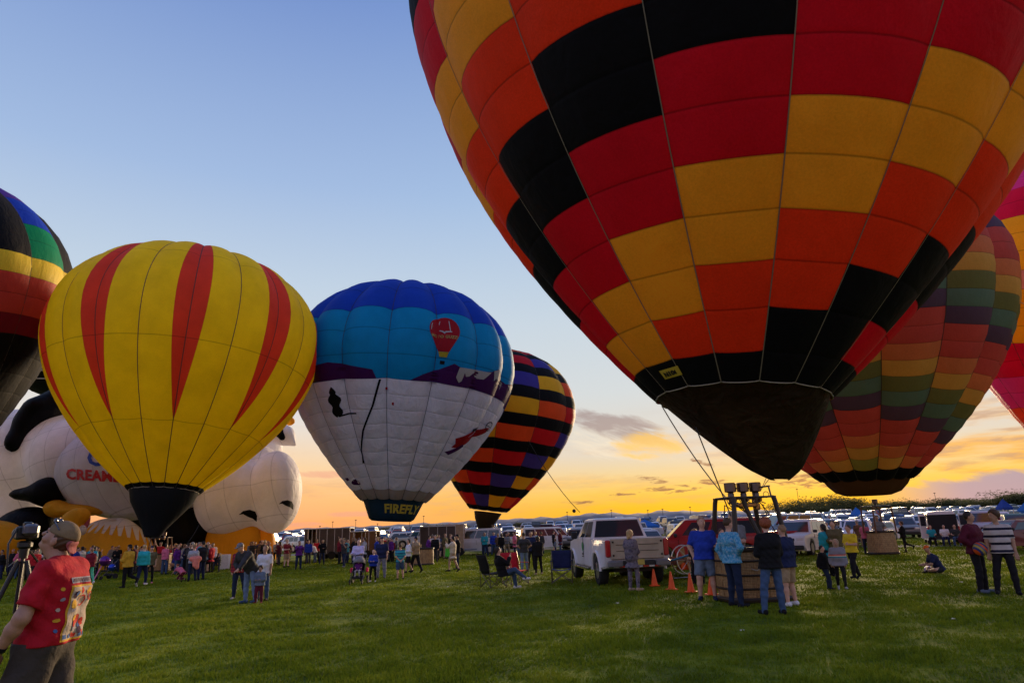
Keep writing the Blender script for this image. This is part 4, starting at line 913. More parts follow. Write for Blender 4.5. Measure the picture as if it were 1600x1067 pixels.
ARMS = dict(down=((.14, .02, -1), (.04, .18, -1)), loose=((.2, -.1, -1), (.05, .1, -1)), pocket=((.38, -.22, -1), (-.3, .3, -1)), crossed=((.12, .2, -1), (-.95, .5, .2)), hold=((.2, .15, -1), (-.45, .9, .05)),
            phone=((.2, .75, -.55), (-.4, .45, .85)), back=((.15, -.35, -1), (-.7, -.1, -.7)), up=((.35, .5, .8), (.0, .3, 1)), fwd=((.12, .55, -.8), (-.05, .9, -.2)), swingf=((.12, .4, -1), (.0, .65, -.8)), swingb=((.14, -.4, -1), (.05, -.15, -1)),
            point=((.35, .85, .1), (.1, 1, .25)), lap=((.2, .35, -.9), (-.3, .95, -.1)), reach=((.1, .8, -.75), (0, .7, -.75)), hip=((.55, -.2, -.85), (-.75, .35, -.55)), floor=((.35, .5, -.8), (-.25, .6, -.75)), push=((.12, .45, -.85), (0, 1, .0)))
LEGS = dict(stand=((.07, .0, -1), (.03, -.03, -1)), apart=((.22, .02, -1), (.14, -.03, -1)), relax=((.12, .14, -1), (.05, -.1, -1)), fwd=((.04, .4, -1), (.02, .05, -1)), rear=((.04, -.22, -1), (.02, -.5, -1)), kick=((.04, -.1, -1), (.05, -1., -.35)),
            sit=((.14, 1, -.02), (.04, .15, -1)), sitx=((-.2, 1, .25), (.35, .75, -.65)), cross=((.8, .62, .02), (-.95, .25, -.12)), kneel=((.15, .55, -.75), (0, -1, -.12)), squat=((.25, .9, .25), (0, -.35, -1)), flat=((.1, 1, .0), (0, 1, -.05)))
def hand_prims(w, d, side, s=1., curl=.5):     # palm, four bent fingers of different lengths, thumb off the side of the palm
    d = nrmz(d); up = np.array([0, 0, 1.]) if abs(d[2]) < .8 else np.array([0, 1., 0]); sd = nrmz(np.cross(d, up)); nn = np.cross(sd, d)
    w = np.array(w); pr = []
    for i, (L, o) in enumerate(((.068, -.03), (.078, -.01), (.073, .01), (.058, .03))):
        b = w+d*.085*s+sd*o*s*1.0; m_ = b+(d+nn*-.25*curl)*L*.5*s; e = m_+(d*.8-nn*.9*curl)*L*.5*s
        pr += [('c', w+sd*o*.6*s, b, .014*s, .0105*s), ('c', b, m_, .0105*s, .0095*s), ('c', m_, e, .0092*s, .0078*s)]
    tb = w+d*.03*s-sd*.03*s*side; tm = tb+(d*.6-sd*.75*side-nn*.2)*.045*s; te = tm+(d*.9-sd*.2*side-nn*.3)*.035*s
    return pr+[('c', tb, tm, .0135*s, .0115*s), ('c', tm, te, .011*s, .0085*s)]
def skeleton(h, wd, arms, legs, lean, twist, sex, seat):
    s = h/1.75; J = {}; sh = (.185 if sex == 'm' else .165)*s*(1+.25*(wd-1)); hp = .088*s*(1+.3*(wd-1))
    ca, sa = math.cos(lean), math.sin(lean)
    def T(p): return np.array([p[0], p[1]*ca+p[2]*sa, -p[1]*sa+p[2]*ca])
    J['pel'] = np.zeros(3); J['chest'] = T(np.array([0, -.01, .34])*s); J['neck'] = T(np.array([0, -.01, .52])*s); J['up'] = T(np.array([0, 0, 1.])); J['fw'] = T(np.array([0, 1., 0]))
    for k, sg in ((0, -1), (1, 1)):
        J['sh', k] = T(np.array([sg*sh, -.01*s, .452*s])); ua, fa = ARMS[arms[k]]
        ua, fa = nrmz((sg*ua[0], ua[1], ua[2])), nrmz((sg*fa[0], fa[1], fa[2]))
        J['el', k] = J['sh', k]+ua*.29*s; J['wr', k] = J['el', k]+fa*.245*s; J['fa', k] = fa
        J['hip', k] = np.array([sg*hp, 0, -.03*s]); th, sk = LEGS[legs[k]]; th, sk = nrmz((sg*th[0], th[1], th[2])), nrmz((sg*sk[0], sk[1], sk[2]))
        J['kn', k] = J['hip', k]+th*.43*s; J['an', k] = J['kn', k]+sk*.41*s
        ft = nrmz((sg*.15, 1, 0)) if abs(sk[2]) > .5 else nrmz(np.array([sg*.15, .25, .0])+np.array([0, 0, .9 if sk[1] > 0 else -.6])*1.0 if legs[k] in ('flat', 'sitx') else np.array([sk[0]*.2+sg*.3, .6, -.2]))
        if legs[k] in ('kneel', 'kick', 'rear'): ft = nrmz(np.array([0, .75 if legs[k] == 'rear' else .25, -.8]))
        J['to', k] = J['an', k]+ft*.17*s+np.array([0, 0, -.035*s if abs(ft[2]) < .3 else 0]); J['he', k] = J['an', k]-ft*.035*s+np.array([0, 0, -.035*s])
    low = min(min(J['an', k][2]-.075*s, J['kn', k][2]-.07*s, J['to', k][2]-.03*s) for k in (0, 1)); z0 = -low if seat is None else seat
    for q in J:
        if q not in ('up', 'fw', ('fa', 0), ('fa', 1)): J[q] = J[q]+np.array([0, 0, z0])
    return s, J, sh, hp
EYE = pbr('eye_dark', (.03, .02, .02), .3); LIP = pbr('lip', (.3, .1, .09), .5)
def person(fx, fy, hy=None, h=None, face=180, label='', skin=(.55, .32, .23), top=('tee', 'navy'), bot=('pants', 'dark'), hair=('short', 'brown'), cap=None, shoe='black', arms=('down', 'down'), legs=('stand', 'relax'), lean=0., wd=1., sex='m',
           seat=None, look=0., nod=0., loc=None, vox=None, z=0., group=None, name='person', tilt=0.):
    P = ground(fx, fy) if loc is None else np.array(loc, float); D = float(np.hypot(P[0], P[1]))
    if h is None: h = float(at(fx, hy, P[1])[2])*.985
    vox = vox or min(max(D*.00105, .0125), .036); rz = R_(face-0.)
    s, J, sh, hp = skeleton(h, wd, arms, legs, R_(lean), 0, sex, seat); g = wd
    pel, ch, nk, up, fw = J['pel'], J['chest'], J['neck'], J['up'], J['fw']; X = np.array([1., 0, 0])
    la, na = R_(look), R_(nod)                 # head turn and raise
    hf = nrmz(np.array([math.sin(la), math.cos(la)*math.cos(na), math.sin(na)])+0*fw); hu = nrmz(up*.4+np.array([0, -math.sin(na)*math.cos(la), math.cos(na)])*.9)
    hc = nk+up*.06*s+hu*.115*s+hf*.02*s; kids = .5 if h < 1.3 else 0; hs = s*(1+.22*kids*2*(1.3-h)/.6) if h < 1.3 else s
    hx = nrmz(np.cross(hf, hu)); hu = np.cross(hx, hf); HM = np.stack([hx, hf, hu], 1)
    def torso(o=0., loose=0.):
        b = (g-1)
        return [('c', pel-X*.075*s+up*.02*s, pel+X*.075*s+up*.02*s, .105*s*g**.8+o, .105*s*g**.8+o),
                ('c', pel-X*.06*s+up*.17*s+fw*.05*b*s, pel+X*.06*s+up*.17*s+fw*.05*b*s, (.092+.07*b)*s+o+loose, (.092+.07*b)*s+o+loose),
                ('c', ch-X*.085*s, ch+X*.085*s, .108*s*g**.6+o+loose*.5, .108*s*g**.6+o+loose*.5), ('c', ch+up*.06*s-X*.11*s, ch+up*.06*s+X*.11*s, .075*s*g**.3+o, .072*s*g**.3+o),
                ('c', nk-up*.03*s, J['sh', 0]+up*.005*s, .05*s+o*.8, .046*s+o*.8), ('c', nk-up*.03*s, J['sh', 1]+up*.005*s, .05*s+o*.8, .046*s+o*.8)]+([('e', ch+fw*.085*s+X*q*.07*s-up*.01*s, (.06*s+o,)*3) for q in (-1, 1)] if sex == 'f' and h > 1.45 else [])
    def arm(k, o=0., t0=0., t1=1., wr=1.):
        a, e, w = J['sh', k], J['el', k], J['wr', k]; pr = []
        ru, re, rw = .052*s*g**.6+o, .041*s*g**.5+o, .03*s+o*wr
        if t1 <= .5: e2 = a+(e-a)*t1*2; n = nrmz(e-a); return [('c', a, e2, ru, re+.3*o, [(n, float(n@e2))])]
        w2 = e+(w-e)*min(1., (t1-.5)*2); n = nrmz(w-e); return [('c', a, e, ru, re), ('c', e, w2, re, rw if t1 >= 1 else re*.95, [(n, float(n@w2))] if o else [])]
    def leg(k, o=0., t1=1.):
        a, e, w = J['hip', k], J['kn', k], J['an', k]; ra, re, rw = .088*s*g**.7+o, .056*s*g**.5+o, .038*s+o
        if t1 <= .6: e2 = a+(e-a)*t1*2 if t1 <= .5 else e+(w-e)*(t1-.5)*2; n = nrmz(e2-(a if t1 <= .5 else e)); 
        if t1 <= .5: return [('c', a, e2, ra, ra*.85, [(n, float(n@e2))])]
        if t1 <= .6: return [('c', a, e, ra, re*1.15), ('c', e, e2, re*1.15, re*1.15, [(n, float(n@e2))])]
        return [('c', a, e, ra, re), ('c', e, e+(w-e)*.35, re, .054*s*g**.4+o), ('c', e+(w-e)*.35, w+nrmz(w-e)*(.02*s if o else 0), .054*s*g**.4+o, rw)]
    # body
    pr = torso()+arm(0)+arm(1)+leg(0)+leg(1)
    for k in (0, 1):
        pr.append(('c', J['he', k]+np.array([0, 0, .0]), J['to', k], .034*s, .028*s)); w, f_ = J['wr', k], J['fa', k]
        if vox > .02: pr += [('e', w+f_*.05*s, (.028*s, .028*s, .05*s))]+hand_prims(w, f_, (-1, 1)[k], s*1.25, .3)[-2:]
    pr += [('c', nk-up*.05*s, hc-hu*.06*s, .052*s, .05*s)]
    hd = [('e', hc+hu*.012*hs, (.074*hs, .094*hs, .105*hs), HM), ('e', hc-hu*.055*hs+hf*.03*hs, (.052*hs, .058*hs, .055*hs), HM), ('c', hc+hf*.085*hs+hu*.015*hs, hc+hf*.107*hs-hu*.018*hs, .009*hs, .014*hs)]
    hd += [('e', hc+hx*q*.076*hs-hf*.012*hs-hu*.01*hs, (.012*hs, .018*hs, .03*hs), HM) for q in (-1, 1)]
    pr += hd
    V, Q = sdf_mesh(pr, vox, .035*s)
    if vox <= .02:
        for k in (0, 1):
            hv, hq = sdf_mesh(hand_prims(J['wr', k], J['fa', k], (-1, 1)[k], s*1.05, .6), .0068, .012); Q = np.concatenate([Q, hq+len(V)]); V = np.concatenate([V, hv])
    sk_m = pbr('skin_%d' % int(sum(skin)*1000), skin, .55, spec=.4, var=.1, vscale=14.)
    root = obj(name, mesh(name, V, Q, sk_m)); root.location = (P[0], P[1], z if loc is None else P[2]+z); root.rotation_euler = (0, R_(tilt), rz)
    tag(root, label, 'person' if h > 1.3 else 'child', group)
    def part(nm, prims, m, vx=None, k=.03*s, clips=(), fn=None):
        V, Q = sdf_mesh(prims, vx or vox, k, clips, fn)
        if len(V): return obj(nm, mesh(nm, V, Q, m), root)
    m_ = lambda key: CL[key] if key in CL else CL['dark']
    # top
    kind, col = top; hem = {'tee': -.1, 'polo': -.1, 'long': -.1, 'sweater': -.09, 'jacket': -.12, 'coat': -.3, 'hoodie': -.12, 'tank': -.08}[kind]
    o = {'jacket': .034, 'coat': .036, 'hoodie': .032, 'sweater': .026}.get(kind, .017)
    t1 = {'tee': .42, 'polo': .42, 'tank': .08}.get(kind, .98)
    tp = torso(o, .03 if kind != 'tank' else .0)+arm(0, o*.8+.006, 0, t1)+arm(1, o*.8+.006, 0, t1)
    tp += [('c', pel-X*.075*s+up*hem*s, pel+X*.075*s+up*hem*s, .115*s*g**.8+o+.016, .115*s*g**.8+o+.016)]
    fold = lambda P, f: f+.006*np.sin(P[..., 2]*38+P[..., 0]*17+np.sin(P[..., 1]*21)*2)*np.sin(P[..., 0]*29+P[..., 2]*9+1.3)
    cl = [(-up, float(-up@(pel+up*(hem+.01)*s))), (nrmz(up+fw*.25), float(nrmz(up+fw*.25)@(nk+up*(.035 if kind in ('jacket', 'hoodie', 'coat') else .012)*s)))]
    if not (seat is not None and kind == 'coat'): part({'tee': 't_shirt', 'polo': 'shirt', 'long': 'shirt'}.get(kind, kind), tp, m_(col), clips=cl, fn=fold)
    if kind == 'hoodie' and hair[0] != 'hood': part('hood', [('e', nk-fw*.07*s+up*.0, (.1*s, .05*s, .075*s))], m_(col))
    # bottom
    kind, col = bot; o = {'leggings': .006, 'jeans': .014, 'pants': .018, 'shorts': .026, 'skirt': .03}[kind]; t1 = {'shorts': .47, 'skirt': .4}.get(kind, 1)
    bp = [('c', pel-X*.078*s, pel+X*.078*s, .108*s*g**.8+o*(.2 if kind == 'shorts' else .7), .108*s*g**.8+o*(.2 if kind == 'shorts' else .7))]+leg(0, o, t1)+leg(1, o, t1)
    part({'shorts': 'shorts', 'leggings': 'leggings', 'skirt': 'skirt', 'jeans': 'jeans'}.get(kind, 'trousers'), bp, m_(col), clips=[(up, float(up@(pel+up*.07*s)))], fn=fold)
    for k in (0, 1): part('shoe', [('c', J['he', k], J['to', k], .043*s, .036*s), ('c', J['he', k]+np.array([0, 0, .02*s]), J['an', k]+(J['an', k]-J['kn', k])*.0, .042*s, .046*s)], m_(shoe), vx=max(vox*.8, .012))
    if vox < .022:
        for q in (-1, 1):
            e = hc+hx*q*.033*hs+hf*.083*hs+hu*.012*hs; MB().sphere((0, 0, 0), (.011*hs, .011*hs, .008*hs), n=8, k=5).build('eye', EYE, root, loc=e.tolist())
        MB().sphere((0, 0, 0), (.022*hs, .01*hs, .006*hs), n=8, k=4).build('mouth', LIP, root, loc=(hc+hf*.086*hs-hu*.055*hs).tolist(), rot=(0, 0, -la))
    # hair and headgear
    kind, col = hair
    if kind not in ('bald',):
        hm = HAIR[col]; c0 = hc+hu*.03*hs-hf*.014*hs; hp_ = [('e', c0, (.086*hs, .1*hs, .104*hs), HM)]; cut = [(nrmz(hf-hu*.75), float(nrmz(hf-hu*.75)@(hc+hf*.045*hs+hu*.05*hs)))]
        if kind == 'short': cut += [(-hu, float(-hu@(hc-hu*.045*hs)))]
        if kind in ('long', 'pony', 'hood'):
            L = .3 if kind == 'long' else .2
            if kind == 'long': hp_ += [('c', c0-hf*.03*hs, c0-hf*.05*hs-up*L*s, .085*hs, .06*hs), ('c', c0-hf*.0-hx*.055*hs, c0-hx*.08*hs-up*.2*s-hf*.02, .045*hs, .035*hs), ('c', c0+hx*.055*hs, c0+hx*.08*hs-up*.2*s-hf*.02, .045*hs, .035*hs)]
            if kind == 'pony': hp_ += [('c', c0-hf*.09*hs+hu*.02, c0-hf*.14*hs-up*.17*s, .035*hs, .022*hs)]
        if kind == 'bun': hp_ += [('e', c0-hf*.06*hs+hu*.1*hs, (.045*hs,)*3)]
        if kind == 'curly': hp_ = [('e', c0+hu*.01, (.115*hs, .12*hs, .12*hs), HM)]
        hn = lambda P, f: f+(.012 if kind == 'curly' else .005)*np.sin(P[..., 0]*130+P[..., 1]*40)*np.sin(P[..., 2]*60+P[..., 1]*120)
        if kind == 'hood': part('hood', [('e', hc-hf*.015*hs+hu*.01, (.115*hs, .125*hs, .14*hs), HM), ('c', hc-hf*.03*hs-hu*.08*hs, nk-fw*.03*s, .085*hs, .09*s)], m_(col), clips=[(hf, float(hf@(hc+hf*.05*hs)))])
        else: part('hair', hp_, hm, clips=cut if kind != 'long' else cut, fn=hn)
    if cap:
        cm = m_(cap[1]); bk = -1 if cap[0] == 'back' else 1; hb = hf*bk
        if cap[0] in ('cap', 'back'): part('cap', [('e', hc+hu*.045*hs-hf*.008*hs, (.088*hs, .102*hs, .088*hs), HM), ('e', hc+hu*.05*hs+hb*.12*hs, (.062*hs, .075*hs, .012*hs), HM)], cm, clips=[(-hu, float(-hu@(hc+hu*.028*hs)))], k=.01)
        elif cap[0] == 'hat': part('hat', [('e', hc+hu*.06*hs, (.088*hs, .1*hs, .095*hs), HM), ('e', hc+hu*.055*hs, (.17*hs, .18*hs, .014*hs), HM)], cm, clips=[(-hu, float(-hu@(hc+hu*.035*hs)))], k=.012)
        else: part('beanie', [('e', hc+hu*.04*hs-hf*.01*hs, (.09*hs, .104*hs, .1*hs), HM)], cm, clips=[(nrmz(-hu-hf*.2), float(nrmz(-hu-hf*.2)@(hc+hu*.035*hs)))])
    return root, J, P, rz, s
def to_world(root, p):
    M = Matrix.Translation(root.location) @ root.rotation_euler.to_matrix().to_4x4(); return M @ Vector(np.array(p, float).tolist())
def pattern(key, fn, rough=.85):
    m = bpy.data.materials.new('cloth_'+key); m.use_nodes = True; t = NT(m.node_tree); tc = t.n('ShaderNodeTexCoord').outputs['Object']
    b = t.n('ShaderNodeBsdfPrincipled', ins={'Base Color': fn(t, tc), 'Roughness': rough, 'Specular IOR Level': .2}); t.n('ShaderNodeOutputMaterial', ins={0: b.outputs[0]}); return m
def stripes(cs, period, axis=2):
    def fn(t, tc):
        z = t.n('ShaderNodeSeparateXYZ', ins={0: tc}).outputs[axis]; f = t.m('FRACT', t.m('DIVIDE', z, period)); n = len(cs)
        return t.ramp(f, [(i/n, c) for i, c in enumerate(cs)], 'CONSTANT')
    return fn
CLC = dict(navy=(.015, .022, .07), dark=(.014, .013, .018), black=(.008, .008, .01), charcoal=(.04, .04, .045), grey=(.2, .2, .22), lightgrey=(.38, .37, .4), white=(.72, .7, .74), lilac=(.55, .5, .75), red=(.5, .02, .03), maroon=(.2, .015, .03), royal=(.02, .05, .38),
           sky=(.06, .28, .55), teal=(.02, .3, .38), turquoise=(.03, .42, .45), mustard=(.6, .33, .03), yellow=(.75, .55, .03), khaki=(.35, .25, .15), tan=(.42, .3, .2), brown=(.13, .075, .045), olive=(.12, .1, .05), denim=(.05, .09, .18), lightdenim=(.14, .2, .32),
           darkdenim=(.015, .025, .06), purple=(.12, .02, .2), pink=(.65, .15, .25), coral=(.75, .22, .16), orange=(.7, .13, .02), mint=(.1, .55, .32), green=(.08, .5, .06), paleblue=(.3, .4, .6), steel=(.13, .17, .24), hotpink=(.7, .02, .12), wine=(.1, .012, .03), cream=(.6, .52, .4))
CL = {k: cloth(k, c) for k, c in CLC.items()}
CL['tealstripe'] = pattern('teal_stripes', stripes([(.03, .3, .38), (.015, .06, .16), (.05, .4, .45), (.03, .3, .38)], .11))
CL['boldstripe'] = pattern('bold_stripes', stripes([(.5, .45, .45), (.5, .45, .45), (.012, .012, .03)], .155))
CL['rainbow'] = pattern('chest_stripes', lambda t, tc: t.ramp(t.n('ShaderNodeSeparateXYZ', ins={0: tc}).outputs[2], [(0, (.25, .24, .28)), (.77, (.02, .2, .25)), (.8, (.6, .5, .4)), (.825, (.6, .08, .05)), (.855, (.25, .24, .28))], 'CONSTANT'))
CL['plaid'] = pattern('red_plaid', lambda t, tc: t.mix(.5, stripes([(.35, .03, .04), (.12, .01, .02), (.4, .05, .03)], .09)(t, tc), stripes([(.3, .02, .03), (.08, .01, .03)], .07, 0)(t, tc)))
CL['camo'] = pattern('mottled', lambda t, tc: t.ramp(t.noise(tc, 11., 3), [(.3, (.1, .09, .12)), (.5, (.2, .17, .2)), (.65, (.07, .06, .1))]))
CL['bluewash'] = pattern('blue_print', lambda t, tc: t.ramp(t.noise(tc, 26., 3), [(.35, (.04, .2, .4)), (.5, (.09, .36, .55)), (.65, (.3, .4, .5))]))
CL['washed'] = pattern('washed_denim', lambda t, tc: t.ramp(t.noise(tc, 7., 4), [(.3, (.12, .13, .2)), (.65, (.32, .31, .36))]))
HAIR = {k: pbr('hair_'+k, c, .6, spec=.4, var=.3, vscale=30.) for k, c in dict(brown=(.07, .035, .018), dark=(.018, .012, .01), black=(.01, .008, .008), blonde=(.5, .33, .15), red=(.25, .06, .02), grey=(.3, .27, .25), sandy=(.28, .16, .08)).items()}
for k in CL: HAIR.setdefault(k, CL[k])
# ================================================================ baskets, burners, inflatables, trees, small props
wick = bpy.data.materials.new('wicker'); wick.use_nodes = True; _t = NT(wick.node_tree); _tc = _t.n('ShaderNodeTexCoord').outputs['Object']
_b = _t.n('ShaderNodeBsdfPrincipled', ins={'Base Color': _t.mix(.6, _t.ramp(_t.noise(_tc, 5., 5), [(.3, (.15, .075, .03)), (.6, (.37, .22, .09)), (.8, (.46, .3, .14))]), _t.ramp(_t.noise(_t.n('ShaderNodeMapping', ins={0: _tc, 3: (40, 40, 6)}).outputs[0], 1., 2), [(.4, (.2, .11, .04)), (.6, (.45, .27, .11))])), 'Roughness': .6}); _t.n('ShaderNodeOutputMaterial', ins={0: _b.outputs[0]})
leather = pbr('leather_dark', (.03, .018, .012), .5, var=.3); suede = pbr('leather_brown', (.15, .06, .025), .6, var=.3); brass = pbr('burner_brass', (.35, .2, .08), .3, .9); dsteel = pbr('burner_steel', (.13, .1, .09), .35, .9)
def superring(w, d, k, n=48, p=3.2):
    out = []
    for i in range(n):
        a = 2*math.pi*i/n; c, s = math.cos(a), math.sin(a); r = 1/((abs(c)**p+abs(s)**p)**(1/p)); out.append((w/2*k*r*c, d/2*k*r*s))
    return out
def basket(name='wicker_basket', w=1.45, d=1.2, h=1.12, flare=.0, fine=True, burners=3, frame_z=2.25, fx=.5, fy=.42):
    r = empty(name); n = 48 if fine else 24; rows = 30 if fine else 10; V = []
    def k(z): return 1-.07*math.cos(math.pi*(z/h-.1))*0+.03*math.sin(math.pi*z/h)-flare*z/h
    hs = []
    for i in range(rows*2+1):
        z = .1+(h-.14)*i/(rows*2); q = superring(w, d, k(z)+(.007 if i % 2 else -.004), n); hs.append(z); V += [(x*(1+.004*((j+i//2) % 2)), y*(1+.004*((j+i//2) % 2)), z) for j, (x, y) in enumerate(q)]
    m = len(hs); F = [(i*n+j, i*n+(j+1) % n, (i+1)*n+(j+1) % n, (i+1)*n+j) for i in range(m-1) for j in range(n)]; F.append(tuple(range(n)))
    obj('wicker_wall', mesh('wicker_wall', V, F, wick, smooth=False), r)
    q = superring(w, d, k(0)*.9, n); MB().prism(q, .1, .14, axis='z').build('basket_floor', wood, r)
    def hoop(z, rad, mat, nm, kk=0.):
        q = superring(w, d, k(z)+kk, n); MB().tube([(x, y, z) for x, y in q]+[(q[0][0], q[0][1], z)], rad, n=8, caps=False).build(nm, mat, r)
    hoop(h, .055, leather, 'padded_rim'); hoop(.07, .06, leather, 'leather_base')
    if fine:
        for z in (.3, .58, .88): hoop(z, .024, leather, 'wicker_hoop', .012)
        for i in range(0, 48, 3):
            x, y = superring(w, d, 1.012, 48)[i]; MB().tube([(x*(k(z)), y*k(z), z) for z in (.1, .35, .6, .85, h-.03)], .011, n=5).build('stake', wick, r)
        for sg in (-1, 1):
            for xx in (-.3, .3): MB().tube([(xx-.1, sg*(d/2+.02), .72), (xx, sg*(d/2+.075), .68), (xx+.1, sg*(d/2+.02), .72)], .014, n=6).build('rope_handle', rope_l, r)
    if burners:
        for sx in (-1, 1):
            for sy in (-1, 1): MB().tube([(sx*w*.43, sy*d*.42, h-.05), (sx*fx*1.03, sy*fy*1.05, frame_z-.1), (sx*fx, sy*fy, frame_z)], .056 if fine else .04, n=8).build('upright', leather if fine else suede, r)
        fr = MB()
        for sy in (-1, 1): fr.tube([(-fx-.06, sy*fy, frame_z), (fx+.06, sy*fy, frame_z)], .022)
        for sx in (-1, 1): fr.tube([(sx*fx, -fy, frame_z+.01), (sx*fx, fy, frame_z+.01)], .022)
        fr.tube([(-fx, 0, frame_z+.02), (fx, 0, frame_z+.02)], .018); frame = fr.build('burner_frame', dsteel, r)
        for i in range(burners):
            x = (i-(burners-1)/2)*.32; z = frame_z; u = MB()
            u.lathe([(.12, .16), (.135, .17), (.135, .36), (.12, .37)], (x, 0, z-.02), 0, 20, cap=False).lathe([(.115, .36), (.12, .17), (.06, .14), (.03, .12)], (x, 0, z-.02), 0, 20, cap=False)
            for kz in range(5): u.tube([(x+.105*math.cos(a), .105*math.sin(a), z+.17+kz*.032) for a in np.linspace(0, 2*math.pi, 17)], .011, 1, n=6, caps=False)
            u.lathe([(.06, -.12), (.07, -.02), (.07, .1), (.04, .14)], (x, 0, z), 0, 12); u.box((x+.05, -.07, z-.05), (.05, .09, .06), 1).tube([(x-.04, -.05, z-.06), (x-.16, -.14, z-.12), (x-.2, -.1, z+.02)], .01, 1).tube([(x+.02, -.08, z-.08), (x+.1, -.2, z-.14)], .012, 0)
            u.build('burner', [dsteel, brass], r)
        if fine:
            up2 = MB()
            for sx, sy in ((1, 1), (1, -1), (-.2, 1)): up2.tube([(sx*fx*.95, sy*fy*.9, frame_z), (sx*fx*.9, sy*fy*.85, frame_z+.24)], .02)
            up2.tube([(-.2*fx, fy*.85, frame_z+.24), (fx*.95, fy*.85, frame_z+.24), (fx*.95, -fy*.85, frame_z+.24)], .02).build('upper_rail', dsteel, r)
            MB().tube([(fx*.2, -d*.42, h), (-fx*.1, -fy*.7, frame_z-.5), (-fx*.35, -fy*.5, frame_z+.02)], .05, n=8).build('padded_strut', leather, r)
            MB().box((.05, 0, frame_z-.16), (.5, .16, .1), bev=.02).box((.36, .1, frame_z-.2), (.14, .12, .16), bev=.02).tube([(-.4, 0, frame_z-.1), (-.1, -.1, frame_z-.24), (.3, 0, frame_z-.12)], .02, n=6).build('valve_block', brass, r)
            for i in range(4):
                x = (i-1.5)*.28; MB().tube([(x, .05*(i % 2), frame_z-.1), (x+.08, -.15, frame_z-.3-.05*(i % 2)), (x+.2*math.copysign(1, i-1.5), -.2, frame_z-.16), (x+.28*math.copysign(1, i-1.5), -.25, frame_z-.55), (math.copysign(fx, i-1.5), -fy, frame_z-.9)], .013, n=6).build('fuel_hose', leather, r)
            MB().tube([(fx+.02+.07*math.cos(a), -.1, frame_z+.06+.07*math.sin(a)) for a in np.linspace(0, 6.283, 17)], .008, n=5, caps=False).build('pull_ring', dsteel, r)
            for x_ in (-.4, .42): MB().lathe([(.12, 0), (.15, .05), (.15, .62), (.1, .72), (.03, .76)], (x_, .3, .16), 0, 16).build('fuel_tank', alum, r)
    return r
BK = place(basket(w=1.5, d=1.25), (BIGC[0], BIGC[1], 0), R_(12), 'big wicker basket with triple burner under the huge balloon, people gathered round it', 'balloon basket')
def small_basket(fx, fy, label, rz=10, **k):
    p = ground(fx, fy); b = basket(fine=False, **k); return place(b, (p[0], p[1], gz(p[0], p[1])), R_(rz), label, 'balloon basket')
small_basket(247, 893, 'brown basket in the crowd under the yellow and red striped balloon', burners=2, frame_z=2.15)
small_basket(772, 864, 'tan basket beside the minibus under the small banded balloon', burners=1, frame_z=2.0)
B4 = small_basket(1381, 866, 'brown flared basket under the red and green hooped balloon', w=1.3, d=1.1, h=1.08, flare=.14, burners=1, frame_z=2.3)
small_basket(661, 883, 'brown basket behind the boy in the striped shirt', w=1.2, d=1.0, h=.95, burners=0)
# ---- tether and flying lines of the big balloon, pale line of the banded one
def line(pts, r, m, label, name='tether_rope'):
    c = np.array(pts[0], float); o = MB().tube([(np.array(p)-c).tolist() for p in pts], r, n=5).build(name, m, loc=c.tolist()); return tag(o, label, 'rope')
E0 = BIGE; lm = at(1034, 634, 15.6); tgt = np.array([BIGC[0]-.62, BIGC[1]-.3, 2.28])
def sag(a, b, s, n=9): return [np.array(a)*(1-t)+np.array(b)*t-np.array([0, 0, s*4*t*(1-t)]) for t in np.linspace(0, 1, n)]
line(sag(lm, tgt+np.array([.1, 0, 0]), .12), .014, rope_l, 'pale slack line from left mouth edge to the burner frame')
line(sag(at(1087, 667, 15.), at(1142, 806, 14.6), .0), .014, rope_m, 'dark straight crown line from scoop down beside the left upright', 'crown_line')
line(sag(at(801, 642, 62), at(906, 800, 62), .8), .03, rope_m, 'long tether running down from the small banded balloon to the car park')
line(sag(at(1480, 395, 26), at(1600, 475, 30), .2), .012, rope_l, 'pale line crossing the hooped balloon towards the right edge')
line(sag(at(312, 818, 40), at(268, 858, 40), .5), .02, rope_m, 'dark line hanging right of the yellow balloon scoop')
MB().sphere((0, 0, 0), .16).build('tether_weight', rope_m, loc=at(897, 798, 61).tolist()); tag(bpy.data.objects['tether_weight'], 'small dark weight hanging beside the long tether near the car park', 'weight')
# ---- cow-shaped balloon behind the yellow one, built as smooth inflated bodies
whf = fabric('cow_white', (.86, .82, .84), .35, seam=.0, wrinkle=.35, grid=1.7); blf = fabric('cow_black', (.01, .01, .012), .08, wrinkle=.3); cyf = fabric('cow_yellow', (.85, .45, .03), .4, seam=0, wrinkle=.3); pnf = fabric('cow_pink', (.6, .15, .25), .3, seam=0)
cow = empty('cow_balloon', at(250, 860, 62).tolist(), label='white cow-shaped balloon with black patches and red lettering behind the yellow balloon', cat='special shape balloon'); CO = np.array(cow.location)
def blob_part(nm, prims, m, vox=.35, k=1., parent=None, fn=None):
    V, Q = sdf_mesh(prims, vox, k, fn=fn); return obj(nm, mesh(nm, V-CO, Q, m), parent or cow)
U_ = 62/1067.
def B_(px, py, Y, r, ry=None, rz=None): c = at(px, py, Y); s = Y/1067.; return ('e', c.tolist(), (r*s, (ry or r)*s, (rz or r)*s))
blob_part('body', [B_(20, 720, 62, 85, 75, 80), B_(130, 720, 60, 78, 70, 70), B_(90, 700, 63, 80, 80, 62), B_(0, 800, 62, 62, 60, 62), B_(240, 725, 61, 88, 75, 76)], whf)
pan = [B_(225, 732, 59, 128, 90, 78)]
blob_part('banner_panel', pan, whf, fn=lambda P, f: np.maximum(f, -(P[..., 0]-at(92, 730, 59)[0])))
